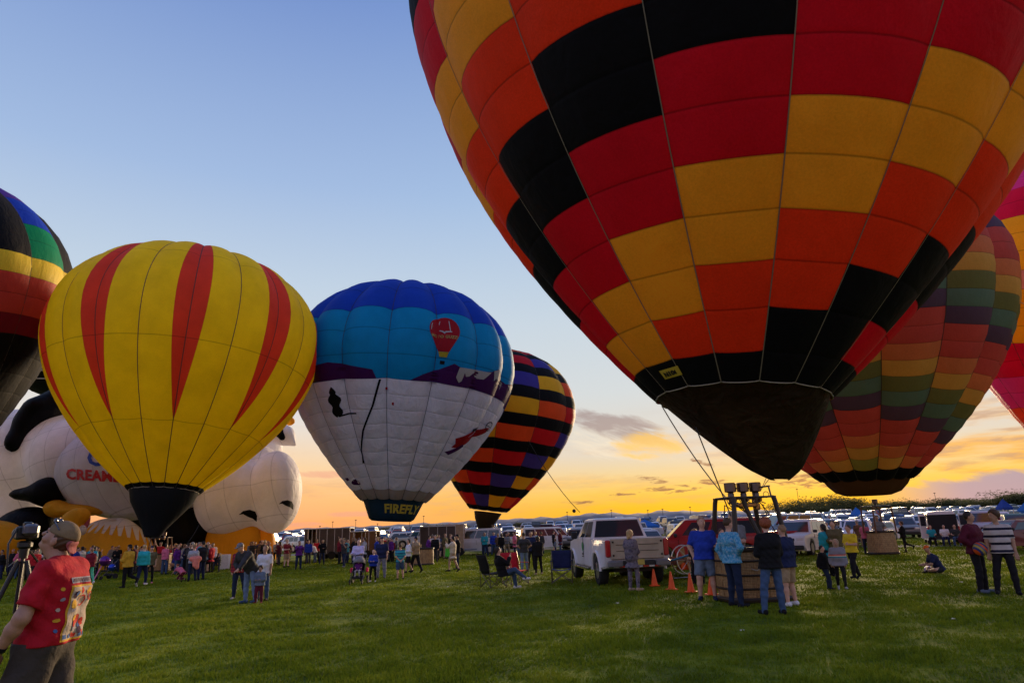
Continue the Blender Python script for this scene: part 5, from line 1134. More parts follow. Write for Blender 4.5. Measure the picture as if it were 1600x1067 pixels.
cp = [B_(92, 672, 59.5, 62, 30, 40), B_(140, 640, 60, 42, 40, 26), B_(60, 700, 58.5, 22, 16, 24)]
blob_part('black_patch', [B_(30, 692, 58.8, 15, 26, 18), B_(48, 660, 59.2, 18, 28, 20), B_(78, 638, 60, 24, 44, 16), B_(120, 622, 61, 34, 44, 12)], blf, k=1.3)
blob_part('black_patch', [B_(50, 772, 57.2, 30, 30, 10), B_(80, 768, 57, 20, 30, 22)], blf, k=1.2)
blob_part('belly_patch', [B_(45, 825, 57, 44, 40, 32), B_(20, 840, 57, 30, 40, 22)], blf)
blob_part('tail', [('c', at(-20, 668, 62).tolist(), at(24, 666, 62).tolist(), .75, .45)], whf, k=.3)
blob_part('udder', [B_(128, 797, 57, 44, 30, 9), B_(86, 793, 56.4, 15, 15, 12)], cyf, k=.8)
blob_part('muzzle', [B_(363, 778, 60, 54, 56, 60), B_(430, 768, 61, 38, 54, 62), B_(392, 735, 63, 50, 55, 40)], whf, vox=.25, k=.45)
blob_part('head', [B_(345, 700, 66, 95, 60, 62)], whf)
for px, py, s in ((392, 806, 1.), (456, 792, .8)):
    c = at(px, py, 56.2 if s == 1 else 58.2); V = []
def nostril(px, py, Y, s, mir=1):
    pts = [(-17, 0), (-8, 9), (2, 11), (12, 5), (12, -8), (9, -1), (2, 4), (-6, 4)]; pts = [(-17, 2), (-10, 8), (0, 10), (9, 7), (12, 0), (11, -9), (5, -4), (-3, -1), (-10, 3)]
    cu = bpy.data.curves.new('n', 'CURVE'); cu.dimensions = '2D'; cu.fill_mode = 'BOTH'; sp = cu.splines.new('POLY'); sp.points.add(len(pts)-1); sp.use_cyclic_u = True
    for p, (x, y) in zip(sp.points, pts): p.co = (x*mir, y, 0, 1)
    me = curve_mesh(cu); bm = bmesh.new(); bm.from_mesh(me); bmesh.ops.triangulate(bm, faces=bm.faces)
    for _ in range(3): bmesh.ops.subdivide_edges(bm, edges=[e for e in bm.edges if e.calc_length() > 3.], cuts=1); bmesh.ops.triangulate(bm, faces=[f for f in bm.faces if len(f.verts) > 3])
    dg = bpy.context.evaluated_depsgraph_get(); mz = [o for o in bpy.data.objects if o.name.startswith('muzzle')][0]; dg.update(); inv = mz.matrix_world.inverted()
    for v in bm.verts:
        d = ray(px+v.co.x*s, py-v.co.y*s); d = Vector((d/np.linalg.norm(d)).tolist()); o_ = inv @ Vector(CAMP.tolist()); hit, loc, nn, _i = mz.ray_cast(o_, (inv.to_3x3() @ d).normalized())
        w = (mz.matrix_world @ loc) if hit else Vector(at(px+v.co.x*s, py-v.co.y*s, Y).tolist()); v.co = w-d*.12-Vector(CO.tolist())
    me.materials.clear(); me.materials.append(blf); bm.to_mesh(me); bm.free(); obj('nostril', me, cow)
bpy.context.view_layer.update()
nostril(390, 806, 57, 1.0); nostril(449, 789, 59, .8)
blob_part('ear', [('c', at(425, 674, 62).tolist(), at(445, 680, 62).tolist(), 1.0, .9), ('c', at(445, 682, 62).tolist(), at(464, 697, 62).tolist(), .85, .06)], whf, vox=.2, k=.3); blob_part('ear_lining', [('c', at(436, 675, 61.2).tolist(), at(441, 683, 61.2).tolist(), .45, .3)], blf, vox=.15, k=.2)
blob_part('horn', [B_(453, 658, 63, 8, 8, 7)], cyf, vox=.2, k=.3)
blob_part('foreleg', [('c', at(262, 790, 61).tolist(), at(285, 835, 60).tolist(), 3.2, 2.3), B_(225, 815, 62, 34, 30, 24)], blf)
blob_part('neck_piece', [('c', at(305, 790, 66).tolist(), at(300, 835, 66).tolist(), 2., 1.2)], whf)  # plain white neck piece set behind the muzzle
blob_part('hoof', [('c', at(352, 842, 60).tolist(), at(352, 870, 60).tolist(), 1.55, 1.6), ('c', at(378, 842, 60).tolist(), at(378, 870, 60).tolist(), 1.55, 1.6)], cyf, vox=.25, k=.7)
blob_part('hoof', [('c', at(412, 842, 61).tolist(), at(414, 866, 61).tolist(), .95, 1.0)], cyf, vox=.25, k=.4)
def cow_text(txt, size, px, py, m, sl=-.06, nm='lettering', bold=.02):
    cu = bpy.data.curves.new('t', 'FONT'); cu.body = txt; cu.size = size; cu.align_x = 'LEFT'; cu.align_y = 'CENTER'; cu.offset = bold; cu.resolution_u = 2; me = curve_mesh(cu)
    pn = [o for o in bpy.data.objects if o.name.startswith('banner_panel')][0]; inv = pn.matrix_world.inverted(); bpy.context.view_layer.update(); inv = pn.matrix_world.inverted(); s = U_
    for v in me.vertices:
        qx, qy = px+v.co.x/s, py-v.co.y/s-sl*v.co.x/s; d = ray(qx, qy); d = Vector((d/np.linalg.norm(d)).tolist()); o_ = inv @ Vector(CAMP.tolist()); hit, loc, nn, _i = pn.ray_cast(o_, (inv.to_3x3() @ d).normalized())
        w = (pn.matrix_world @ loc) if hit else Vector(at(qx, qy, 56).tolist()); v.co = w-d*.15-Vector(CO.tolist())
    me.materials.clear(); me.materials.append(m); obj(nm, me, cow)
cow_text('CREAMLAND', 1.3, 103, 741, pbr('letter_red', (.6, .02, .03), .6), bold=.05); cow_text('C', 1.9, 136, 716, pbr('letter_blue', (.02, .06, .4), .6), bold=.07, nm='emblem')
# round dark balloon behind, and the half-inflated yellow and white one on the grass
dkb = empty('dark_balloon', at(95, 560, 80).tolist(), label='black balloon with thin white hoops, barely seen between two balloons on the left', cat='hot air balloon'); cc = np.array(dkb.location)
MB().sphere((0, 0, 0), (5.2, 5, 4.7), n=28, k=18).build('envelope', blf, dkb)
for z in (-1.6, -2.5, -3.3): rr = 5.22*math.sqrt(max(0, 1-(z/4.7)**2)); MB().tube([(rr*math.cos(a), rr*.97*math.sin(a), z) for a in np.linspace(0, 6.283, 33)], .07, n=5, caps=False).build('white_hoop', rope_l, dkb)
inf = empty('inflating_balloon', ground(165, 893).tolist(), label='half inflated yellow balloon with white jagged crest lying on the grass at left', cat='balloon being inflated'); ic = np.array([at(176, 870, 57)[0], 57., 0])
inf.location = ic.tolist()
def dome(nm, m, f0, f1, dz=0.):
    V = []; n, k = 44, 18; W, Hh = 3.7, 4.1
    for j in range(k+1):
        for i in range(n+1):
            a = math.pi*(.0+1.*i/n); lo, hi = f0(i), f1(i); t = lo+(hi-lo)*j/k; th = t*math.pi/2
            x = -W*math.cos(a)*math.cos(th)**.6*1.; y = -2.6*math.sin(a)*math.cos(th)**.8; z = Hh*math.sin(th)*(1+.08*math.sin(a*3))*(.72+.28*math.sin(a)); V.append((x*(1+dz), y*(1+dz), z*(1+dz)))
    F = [(j*(n+1)+i, j*(n+1)+i+1, (j+1)*(n+1)+i+1, (j+1)*(n+1)+i) for j in range(k) for i in range(n)]
    return obj(nm, mesh(nm, V, F, m, uv=[(.5, .5)]*len(V)), inf)
jag = lambda i: .56+.16*(1 if i % 3 == 0 else -.3)+.1*math.sin(i*.9)*0-.012*max(0, i-22)
dome('crest', whf, lambda i: .0, lambda i: 1., -.01); dome('lower_panel', cyf, lambda i: 0., jag, .012)
blob_part('x', [B_(0, 0, 1, 1)], whf) if False else None
side = empty('inflatable_shape', ground(118, 893).tolist(), label='yellow round inflatable shape with pink and white edge behind the photographer', cat='inflatable'); CO2 = np.array(side.location)
for nm, pr, m in (('body', [B_(112, 818, 52, 17, 15, 20), B_(125, 805, 52, 14, 14, 12)], cyf), ('trim', [B_(133, 812, 52.4, 7, 7, 15)], pnf), ('trim', [B_(128, 828, 52, 7, 6, 8)], whf)):
    V, Q = sdf_mesh(pr, .12, .3); obj(nm, mesh(nm, V-CO2, Q, m), side)
V, Q = sdf_mesh([B_(-8, 845, 50, 44, 26, 30)], .3, .5); o = obj('inflatable_shape', mesh('inflatable_shape', V-at(0, 850, 50), Q, cyf)); o.location = at(0, 850, 50).tolist(); tag(o, 'orange inflated shape low at the left edge behind the crowd', 'inflatable')
# ---- trees: bushes and the tree line
leafm = gmat('leaves', lambda t, tc: (t.ramp(t.noise(tc, .7, 4), [(.3, (.05, .055, .022)), (.6, (.12, .12, .045)), (.8, (.17, .15, .07))]), None), .7); _t = NT.__new__(NT); _t.nt = leafm.node_tree; _p = [n for n in _t.nt.nodes if n.type == 'BSDF_PRINCIPLED'][0]; _o = [n for n in _t.nt.nodes if n.type == 'OUTPUT_MATERIAL'][0]; _t.put(_o, 0, _t.n('ShaderNodeMixShader', ins={0: .5, 1: _p.outputs[0], 2: _t.n('ShaderNodeBsdfTranslucent', ins={0: _p.inputs[0].links[0].from_socket}).outputs[0]}).outputs[0]); bark = pbr('bark', (.09, .065, .045), .9, var=.3)
def tree_mesh(seed, h, w, n=900, leaf=.35, lobes=7, open_=.35):
    rs = np.random.RandomState(seed); C = [(rs.uniform(-.35, .35)*w, rs.uniform(-.35, .35)*w, h*(.25+.5*rs.rand()), (.25+.2*rs.rand())*w) for _ in range(lobes)]; P = []
    while len(P) < n:
        c = C[rs.randint(lobes)]; d = rs.normal(size=3); d /= np.linalg.norm(d); r = c[3]*(rs.rand()**.45); p = np.array(c[:3])+d*r*np.array([1, 1, .75])
        if p[2] > h*.12 and mnoise.noise(Vector((p*1.1/max(w*.12, .3)).tolist())) > -open_: P.append(p)
    P = np.array(P); a = rs.normal(size=(n, 3)); b = rs.normal(size=(n, 3)); s = leaf*(.5+rs.rand(n))[:, None]; a = a/np.linalg.norm(a, axis=1)[:, None]*s; b = b/np.linalg.norm(b, axis=1)[:, None]*s*.7
    V = np.stack([P-a, P-b*.6, P+a, P+b*.6], 1).reshape(-1, 3); F = np.arange(4*n).reshape(n, 4)
    t = MB().tube([(0, 0, 0), (.03*w, 0, h*.25), (-.02*w, .03*w, h*.55)], [.05*w*.6+.06, .04*w*.5+.04, .04], n=7)
    for c in C[:5]: t.tube([(0, 0, h*.15), (c[0]*.5, c[1]*.5, c[2]*.7), (c[0], c[1], c[2])], [.09, .06, .025], n=5)
    return mesh('crown', V, F, leafm, smooth=False), t.mesh('trunk', bark)
TM = [tree_mesh(i, 1., 1.1, 7000, .024, 12, .2) for i in range(4)]
def tree(x, y, h, w, label, group, i, name='tree'):
    r = empty(name, (x, y, gz(x, y)-.1), rnd.uniform(0, 6.28), label, 'tree' if name == 'tree' else 'bush', group); r.scale = (w/1.1, w/1.1, h); obj('crown', TM[i % 4][0], r); obj('trunk', TM[i % 4][1], r)
i = 0
for px, top, wpx, D in ((1262, 776, 52, 260), (1300, 770, 46, 250), (1335, 774, 44, 240), (1300, 784, 40, 230), (1405, 779, 50, 250), (1440, 777, 46, 245), (1475, 776, 40, 240), (1505, 780, 34, 250), (1372, 782, 40, 260), (1553, 772, 44, 210), (1580, 766, 52, 205), (1612, 762, 60, 200), (1535, 779, 30, 230), (1228, 782, 30, 280)):
    p = at(px, top, D); tree(p[0], D, p[2]-gz(p[0], D)+.1, wpx/1067*D*1.9, 'tree at pixel', 'trees beyond the car park', i); i += 1
_tl = ['first bushy tree right of the big basket uprights', 'tallest spreading tree right of the big basket uprights', 'tree just left of the hooped balloon basket', 'low tree in front of the tall spreading one', 'first tree right of the hooped balloon skirt', 'second tree right of the hooped balloon skirt', 'round tree above the van with open doors', 'low tree right of the van with open doors', 'tree hidden behind the hooped balloon skirt', 'tree behind the head of the man with the ball', 'dense tree above the man in the striped shirt', 'large dense tree cut by the right edge', 'small low tree left of the dense right-hand trees', 'small tree seen between the burner uprights']
for o, l in zip([o for o in bpy.data.objects if o.get('label') == 'tree at pixel'], _tl): o['label'] = l
for px, top, wpx, D, l in ((290, 828, 26, 150, 'orange-lit bush left of the muzzle, above the crowd'), (575, 824, 46, 230, 'wide dark bush above the woman with the stroller'), (612, 822, 30, 240, 'dark bush just right of the widest one'), (678, 817, 26, 220, 'round bush above the dark trailer'), (722, 817, 20, 230, 'small bush left of the banded balloon basket'), (815, 814, 26, 220, 'round bush right of the banded balloon scoop'), (842, 815, 24, 225, 'second round bush right of the banded balloon scoop'), (912, 810, 26, 210, 'bush just left of the white pickup roof'), (760, 812, 20, 230, 'bush left behind the banded balloon scoop'), (330, 836, 30, 240, 'low bush between crowd and muzzle'), (540, 826, 40, 250, 'low bush above the dark trailer with plywood')):
    p = at(px, top, D); tree(p[0], D, p[2]-gz(p[0], D)+.1, wpx/1067*D*1.5, l, 'bushes beyond the car park', i, 'bush'); i += 1
# ---- far lamp poles and flags
for k, (px, top) in enumerate(((520, 815), (556, 812), (640, 808), (886, 800), (955, 797), (1035, 795), (1078, 792), (1245, 764), (1460, 770), (500, 822), (590, 818), (662, 806), (1012, 797))):
    D = 300; p = at(px, top, D); z = gz(p[0], D); o = empty('lamp_post', (p[0], D, z), label='x', cat='lamp post', group='thin poles on the skyline'); MB().tube([(0, 0, 0), (0, 0, p[2]-z)], .09, n=5).build('pole', rope_m, o); MB().box((0, 0, p[2]-z), (.8, .2, .25)).build('lamp_head', rope_m, o)
    o['label'] = 'thin pole on the skyline '+{520: 'above the doorway of the dark trailer', 556: 'above the brown wooden trailer', 640: 'just right of the lettered skirt', 886: 'just left of the white pickup roof', 955: 'above the middle of the white pickup roof', 1035: 'above the right end of the shade-toned tailgate', 1078: 'above the red truck windscreen', 1245: 'right of the burner above the trees', 1460: 'above the van with open doors', 500: 'above the left end of the dark trailer', 590: 'under the lettered skirt, left part', 662: 'above the left end of the long trailer', 1012: 'above the blue canopy by the pickup'}[px]
def canopy(fx, ty, D, w, col, label):
    p = at(fx, ty, D); z = gz(p[0], D); h = p[2]-z; o = empty('canopy_tent', (p[0], D, z), label=label, cat='canopy tent'); m = MB(); a = w/2
    m.add([(-a, -a, h-.9), (a, -a, h-.9), (a, a, h-.9), (-a, a, h-.9), (0, 0, h), (-a, -a, h-1.15), (a, -a, h-1.15), (a, a, h-1.15), (-a, a, h-1.15)], [(0, 1, 4), (1, 2, 4), (2, 3, 4), (3, 0, 4), (5, 6, 1, 0), (6, 7, 2, 1), (7, 8, 3, 2), (8, 5, 0, 3)]); m.build('canopy', cloth('tent_'+label[:5], col), o, False)
    for sx in (-a, a):
        for sy in (-a, a): MB().tube([(sx*.97, sy*.97, 0), (sx*.97, sy*.97, h-1.1)], .05, n=6).build('pole', alum, o)
canopy(1007, 811, 95, 3.2, (.02, .12, .4), 'blue canopy between the white pickup and the red truck'); canopy(1337, 792, 90, 1.3, (.02, .08, .4), 'blue canopy under the hooped balloon, among the parked cars')
canopy(1566, 779, 75, 1.1, (.02, .05, .25), 'dark blue canopy over the man in the striped shirt'); canopy(1601, 784, 75, 1.3, (.02, .07, .35), 'blue canopy cut by the right edge'); canopy(702, 817, 150, 2., (.4, .03, .03), 'red canopy on legs above the dark trailer'); canopy(480, 831, 110, 3., (.08, .09, .3), 'grey-blue canopy above the dark trailer with open door')
# ---- cones, chairs
conem = pbr('cone_orange', (.85, .1, .01), .5); 
def cone_(fx, fy, label, h=.48):
    p = ground(fx, fy); o = empty('traffic_cone', (p[0], p[1], .01), rnd.random(), label, 'traffic cone', 'orange cones behind the white pickup'); MB().lathe([(.1, .03), (.095, .05), (.025, h-.02), (.018, h)], n=20).build('cone_body', conem, o); MB().box((0, 0, .02), (.26, .26, .03), bev=.008).build('base', conem, o)
cone_(1023, 916, 'orange traffic cone nearest the woman beside the pickup'); cone_(1050, 922, 'middle one of three orange traffic cones in a row'); cone_(1080, 926, 'orange traffic cone nearest the man in the royal blue shirt'); cone_(1112, 930, 'orange cone mostly hidden behind the legs of the blue shirt man', .4)
def camp_chair(name, fx, fy, rz, seat, back, label, sc=1.):
    p = ground(fx, fy); o = empty('camping_chair', (p[0], p[1], .0), R_(rz), label, 'folding chair'); o.scale = (sc,)*3; pm = dsteel
    m = MB(); n = 7; V = []   # local: front is +y
    def sheet_(nm, P, mat): 
        Vv = [q for row in P for q in row]; k = len(P[0]); F = [(j*k+i_, j*k+i_+1, (j+1)*k+i_+1, (j+1)*k+i_) for j in range(len(P)-1) for i_ in range(k-1)]
        ob = obj(nm, mesh(nm, Vv, F, mat), o); md = ob.modifiers.new('solid', 'SOLIDIFY'); md.thickness = .012
    xs = np.linspace(-.27, .27, 7)
    sheet_('seat', [[(x, y, .42-.05*math.cos(x/.27*1.4)+.03*y) for x in xs] for y in np.linspace(-.24, .24, 6)], cloth('chair_'+seat, CLC[seat]) if seat not in CL else CL[seat])
    sheet_('backrest', [[(x*(1+.1*t), -.25-.16*t-.035*math.cos(x/.27*1.4), .4+.52*t) for x in xs] for t in np.linspace(0, 1, 6)], CL[back])
    for sx in (-1, 1):
        sheet_('armrest', [[(sx*.3+dx, y, .64) for dx in (-.03, .03)] for y in np.linspace(-.3, .28, 5)], CL[back])
        MB().tube([(sx*.3, -.42, .95), (sx*.3, -.3, .6), (sx*.3, -.27, .02)], .012, n=6).build('leg', pm, o); MB().tube([(sx*.3, .27, .64), (sx*.3, .26, .02)], .012, n=6).build('leg', pm, o)
        MB().tube([(sx*.3, .26, .03), (sx*.3, -.25, .42)], .01, n=6).tube([(sx*.3, -.27, .03), (sx*.3, .25, .42)], .01, n=6).build('side_brace', pm, o)
    MB().tube([(-.3, .26, .03), (.28, .25, .4)], .01, n=6).tube([(.3, .265, .03), (-.28, .255, .4)], .01, n=6).build('front_brace', pm, o)
    MB().tube([(-.3, -.27, .03), (.28, -.25, .4)], .01, n=6).tube([(.3, -.275, .03), (-.28, -.255, .4)], .01, n=6).build('back_brace', pm, o); return o
camp_chair('c', 772, 918, -60, 'charcoal', 'black', 'black camping chair with the woman sitting in it, left of the red one', 1.1)
camp_chair('c', 806, 913, -150, 'red', 'red', 'empty red camping chair right of the seated woman', 1.1)
camp_chair('c', 879, 911, 175, 'royal', 'navy', 'empty camping chair with bright blue seat at the pickup front wheel', 1.12)
camp_chair('c', 1253, 861, 160, 'yellow', 'yellow', 'small yellow folding chair beside the pink one behind the basket', .9)
camp_chair('c', 1270, 864, 190, 'hotpink', 'hotpink', 'small hot pink folding chair in front of the white SUV', .9)
bg = MB().sphere((0, 0, 0), (.16, .1, .22)); o = bg.build('bag', CL['navy'], loc=(ground(756, 905)+np.array([0, 0, .45])).tolist()); tag(o, 'dark bag hanging from the back of the black camping chair', 'bag')
# ---- inflator fan with hoop guard behind the cones, yellow trailer frame, blue strap
fp = ground(1075, 905); fan = empty('inflator_fan', (fp[0], fp[1], 0), R_(20), 'round inflator fan with metal hoop guard behind the traffic cones', 'inflator fan')
MB().tube([(.45*math.cos(a), -.16, .62+.45*math.sin(a)) for a in np.linspace(0, 6.283, 25)], .02, n=6, caps=False).tube([(.45*math.cos(a), .16, .62+.45*math.sin(a)) for a in np.linspace(0, 6.283, 25)], .02, n=6, caps=False).build('guard_hoop', alum, fan)
for k in range(4): a = k*math.pi/2+.4; MB().add([(.05*math.cos(a-.5), 0, .62+.05*math.sin(a-.5)), (.4*math.cos(a-.22), -.05, .62+.4*math.sin(a-.22)), (.4*math.cos(a+.22), .05, .62+.4*math.sin(a+.22)), (.05*math.cos(a+.5), .02, .62+.05*math.sin(a+.5))], [(0, 1, 2, 3)]).build('blade', wood, fan)
for k in range(8): a = k*math.pi/4; MB().tube([(.04*math.cos(a), -.17, .62+.04*math.sin(a)), (.45*math.cos(a), -.17, .62+.45*math.sin(a))], .006, n=5).build('guard_spoke', alum, fan)
MB().box((0, .2, .42), (.34, .3, .26), bev=.03).build('engine', conem, fan); MB().tube([(-.4, 0, .3), (-.35, .3, .05), (.35, .3, .05), (.4, 0, .3)], .02, n=6).build('stand', steel, fan); MB().lathe([(.02, -.05), (.13, -.05), (.14, 0), (.13, .05), (.02, .05)], (0, 0, 0), n=16, axis='x').build('wheel', rubber, fan, loc=(.42, .2, .14))
tp = ground(1060, 905); tr = empty('utility_trailer', (tp[0]+.2, tp[1]+1.2, 0), R_(8), 'low flat utility trailer with red lamps behind the cones', 'trailer')
MB().box((0, 0, .5), (1.9, 2.6, .08)).box((0, -1.28, .62), (1.9, .05, .22)).build('deck', pbr('trailer_rust', (.2, .07, .04), .7, var=.3), tr)
for sx in (-1, 1): MB().lathe([(.02, -.09), (.29, -.09), (.31, 0), (.29, .09), (.02, .09)], n=18, axis='x').build('wheel', rubber, tr, loc=(sx*1.02, 0, .31)); MB().box((sx*.8, -1.33, .6), (.18, .04, .09)).build('tail_light', lampr, tr)
MB().tube(sag(ground(1022, 902)+np.array([0, 0, .45]), ground(1098, 912)+np.array([0, 0, .95]), .06), .03, n=6).build('strap', pbr('strap_blue', (.02, .16, .35), .7)); tag(bpy.data.objects['strap'], 'blue strap stretched from the pickup hitch towards the fan', 'strap')
# ---- stroller
def stroller(fx, fy, rz, label, dark='black', pink=True, child=True):
    p = ground(fx, fy); o = empty('stroller', (p[0], p[1], 0), R_(rz), label, 'stroller')
    for sx in (-1, 1):
        MB().tube([(sx*.24, .42, .12), (sx*.22, .0, .55), (sx*.22, -.42, 1.02)], .016, n=6).build('side_frame', dsteel, o); MB().tube([(sx*.26, -.3, .14), (sx*.22, .05, .55)], .014, n=6).build('rear_leg', dsteel, o)
        MB().lathe([(.03, -.025), (.14, -.025), (.15, 0), (.14, .025), (.03, .025)], n=18, axis='x').build('wheel', rubber, o, loc=(sx*.29, -.3, .15)); MB().lathe([(.02, -.02), (.09, -.02), (.1, 0), (.09, .02), (.02, .02)], n=16, axis='x').build('wheel', rubber, o, loc=(sx*.23, .42, .1))
    MB().tube([(-.22, -.42, 1.02), (-.1, -.46, 1.04), (.1, -.46, 1.04), (.22, -.42, 1.02)], .02, n=6).build('handle', rubber, o)
    MB().box((0, .05, .45), (.36, .4, .06), bev=.02).build('seat', CL['charcoal'], o); MB().box((0, -.2, .68), (.36, .07, .46), bev=.02).build('seat_back', CL['black'], o)
    V = [];  n = 9
    for j in range(6):
        a = R_(100-24*j)
        for i_ in range(n): b = math.pi*i_/(n-1); V.append((-.23*math.cos(b), -.14+.36*math.cos(a)*.9*(.4+.6*math.sin(b))+.05, .74+.22*math.sin(b)*max(.2, math.sin(a)+.2)))
    obj('canopy_hood', mesh('canopy_hood', V, [(j*n+i_, j*n+i_+1, (j+1)*n+i_+1, (j+1)*n+i_) for j in range(5) for i_ in range(n-1)], CL['grey' if pink else 'navy']), o).modifiers.new('s', 'SOLIDIFY').thickness = .015
    MB().box((0, -.1, .24), (.38, .4, .12), bev=.03).build('basket_tray', CL['charcoal'], o)
    if pink:
        for sx in (-1, 1): MB().box((sx*.3, -.1, .5), (.08, .2, .18), bev=.03).build('side_bag', CL['hotpink'], o)
    return o, p
ST, STP = stroller(560, 912, 180, 'grey and black stroller with pink side bags pushed by the woman in white')
ST2, _p = stroller(166, 905, 150, 'dark folding stroller beside the person in mint leggings', pink=False)
# balloons and toys near it
for px, py, D, r_, c_, l in ((164, 876, 27.5, .2, 'purple', 'shiny purple and blue toy balloon on a stick above the stroller'), (175, 886, 30, .15, 'royal', 'blue toy balloon right of the dark stroller')):
    q = at(px, py, D); o = MB().sphere((0, 0, 0), r_).build('toy_balloon', pbr('foil_'+c_, CLC[c_], .15, .6), loc=q.tolist()); tag(o, l, 'toy balloon')
o = MB().tube([at(147, 905, 27.5).tolist(), at(163, 876, 27.5).tolist()], .02, n=6).build('light_wand', pbr('wand_pink', (.7, .2, .5), .4)); tag(o, 'pink and purple stick held up beside the dark stroller', 'stick')
# white A-board with violet print, balls, plastic bag, ground litter
q = ground(350, 889); o = empty('sign_board', (q[0], q[1], 0), R_(10), 'white folding sign board on the grass below the yellow hooves', 'sign board')
for sg in (-1, 1): MB().box((0, sg*.18, .5), (.6, .03, 1.0)).build('panel', pbr('sign_white', (.7, .68, .72), .5), o, rot=(R_(-sg*12), 0, 0))
def ball(px, py, D, r_, label, cols):
    o = MB().sphere((0, 0, 0), r_, n=24, k=16).build('ball', pattern('ball_'+label[:6], lambda t, tc: t.ramp(t.m('FRACT', t.m('MULTIPLY', t.m('ADD', t.n('ShaderNodeSeparateXYZ', ins={0: tc}).outputs[0], t.m('MULTIPLY', t.n('ShaderNodeSeparateXYZ', ins={0: tc}).outputs[2], .8)), 5.)), [(i_/len(cols), c) for i_, c in enumerate(cols)], 'CONSTANT'), .4), loc=at(px, py, D).tolist()); return tag(o, label, 'ball')
litter = [(1502, 910), (965, 943), (700, 917), (1160, 986), (1490, 968)]
for k, (a, b) in enumerate(litter): q = ground(a, b); o = MB().box((0, 0, .02), (.07, .05, .015), rz=k).build('litter', pbr('litter_white', (.7, .68, .6), .7), loc=q.tolist()); tag(o, 'tiny pale scrap on the grass, '+('right of the sitting boy', 'below the woman beside the pickup', 'below the woman with the green bag', 'below the group at the basket', 'below and left of the man with the ball')[k], 'litter')
# far windsock and wind flag
for px, py, D, c_, l in ((1184, 793, 40, 'black', 'x'),): pass
# ================================================================ people
SK1, SK2, SK3, SK4 = (.58, .33, .24), (.42, .24, .16), (.28, .15, .09), (.66, .42, .33)
D1 = ('down', 'down')
# group at the big basket
person(1108, 938, 806, face=165, label='man in royal blue t-shirt and grey shorts standing left of the big basket', skin=SK1, top=('tee', 'royal'), bot=('shorts', 'steel'), hair=('short', 'sandy'), wd=1.32, arms=('down', 'pocket'), legs=('stand', 'relax'), look=-25, nod=14, shoe='navy')
person(1152, 948, 807, face=-62, label='man in mottled turquoise shirt and dark jeans with a hand in his pocket', skin=SK1, top=('long', 'bluewash'), bot=('jeans', 'darkdenim'), hair=('short', 'brown'), arms=('pocket', 'hip'), legs=('relax', 'stand'), wd=1.08, shoe='dark')
pb = (BIGC[0]-.28, BIGC[1]+.05, .14)
person(0, 0, h=1.8, loc=pb, z=0., face=120, label='grey-haired pilot in light grey polo standing inside the big basket', skin=SK1, top=('polo', 'grey'), bot=('pants', 'dark'), hair=('short', 'grey'), arms=('hold', 'lap'), look=35, nod=-12, wd=1.08)
person(1214, 960, 808, face=8, label='red-haired woman in black jacket and blue jeans seen from behind', sex='f', skin=SK4, top=('jacket', 'black'), bot=('jeans', 'denim'), hair=('curly', 'red'), arms=('hold', 'hold'), legs=('apart', 'stand'), wd=1.05, look=10)
person(1238, 947, 818, face=30, label='balding man in dark jacket and khaki shorts right of the red-haired woman', skin=SK1, top=('jacket', 'navy'), bot=('shorts', 'khaki'), hair=('short', 'sandy'), arms=('hold', 'down'), wd=1.1, shoe='white')
person(1093, 912, 826, face=150, label='blond person in black half hidden behind the blue shirt man', skin=SK4, top=('long', 'black'), bot=('pants', 'dark'), hair=('curly', 'sandy'), arms=('hold', 'down'), sex='f')
person(1136, 915, 862, h=1.55, face=200, label='person in pale jeans glimpsed between the men at the basket', skin=SK1, top=('tee', 'grey'), bot=('jeans', 'lightdenim'), hair=('short', 'brown'))
person(991, 923, 826, face=-55, label='long-haired blonde woman in grey mottled jacket standing beside the tailgate', sex='f', skin=SK4, top=('coat', 'camo'), bot=('leggings', 'camo'), hair=('long', 'blonde'), arms=('crossed', 'crossed'), legs=('stand', 'relax'), shoe='tan', wd=1.08)
# right hand groups
person(1293, 921, 851, face=-130, label='small boy in dark jacket left of the child in the grey hooded sweater', skin=SK1, top=('jacket', 'black'), bot=('jeans', 'darkdenim'), hair=('short', 'dark'), arms=('hold', 'swingb'), legs=('relax', 'fwd'), shoe='dark')
person(1317, 922, 843, face=160, label='child in grey hooded sweater with red, white and teal chest stripes', skin=SK2, top=('hoodie', 'rainbow'), bot=('leggings', 'dark'), hair=('hood', 'tan'), arms=('down', 'loose'), legs=('fwd', 'rear'), shoe='lightgrey')
person(1297, 900, 817, face=30, label='woman with long dark hair and teal wrap behind the small boy', sex='f', skin=SK2, top=('coat', 'teal'), bot=('pants', 'dark'), hair=('long', 'dark'), arms=('down', 'hold'))
person(1313, 900, 812, face=150, label='woman with brown hair in olive patterned coat', sex='f', skin=SK1, top=('coat', 'olive'), bot=('pants', 'black'), hair=('long', 'brown'), arms=('hip', 'hold'), wd=1.1)
person(1338, 905, 820, face=110, label='person in bright yellow t-shirt and dark trousers striding left', skin=SK1, top=('tee', 'yellow'), bot=('pants', 'dark'), hair=('short', 'brown'), arms=('hold', 'crossed'), legs=('fwd', 'rear'), wd=1.2)
person(1357, 866, 814, face=-20, label='woman in pale pink top and jeans leaning on the flared basket', sex='f', skin=SK1, top=('tee', 'pink'), bot=('jeans', 'darkdenim'), hair=('pony', 'dark'), arms=('fwd', 'fwd'), wd=1.15)
q = ground(1381, 866); person(0, 0, h=1.72, loc=(q[0], q[1]+.1, .14), face=150, label='man in grey-green shirt standing inside the flared basket', skin=SK2, top=('polo', 'grey'), bot=('pants', 'dark'), hair=('short', 'dark'), arms=('hip', 'fwd'))
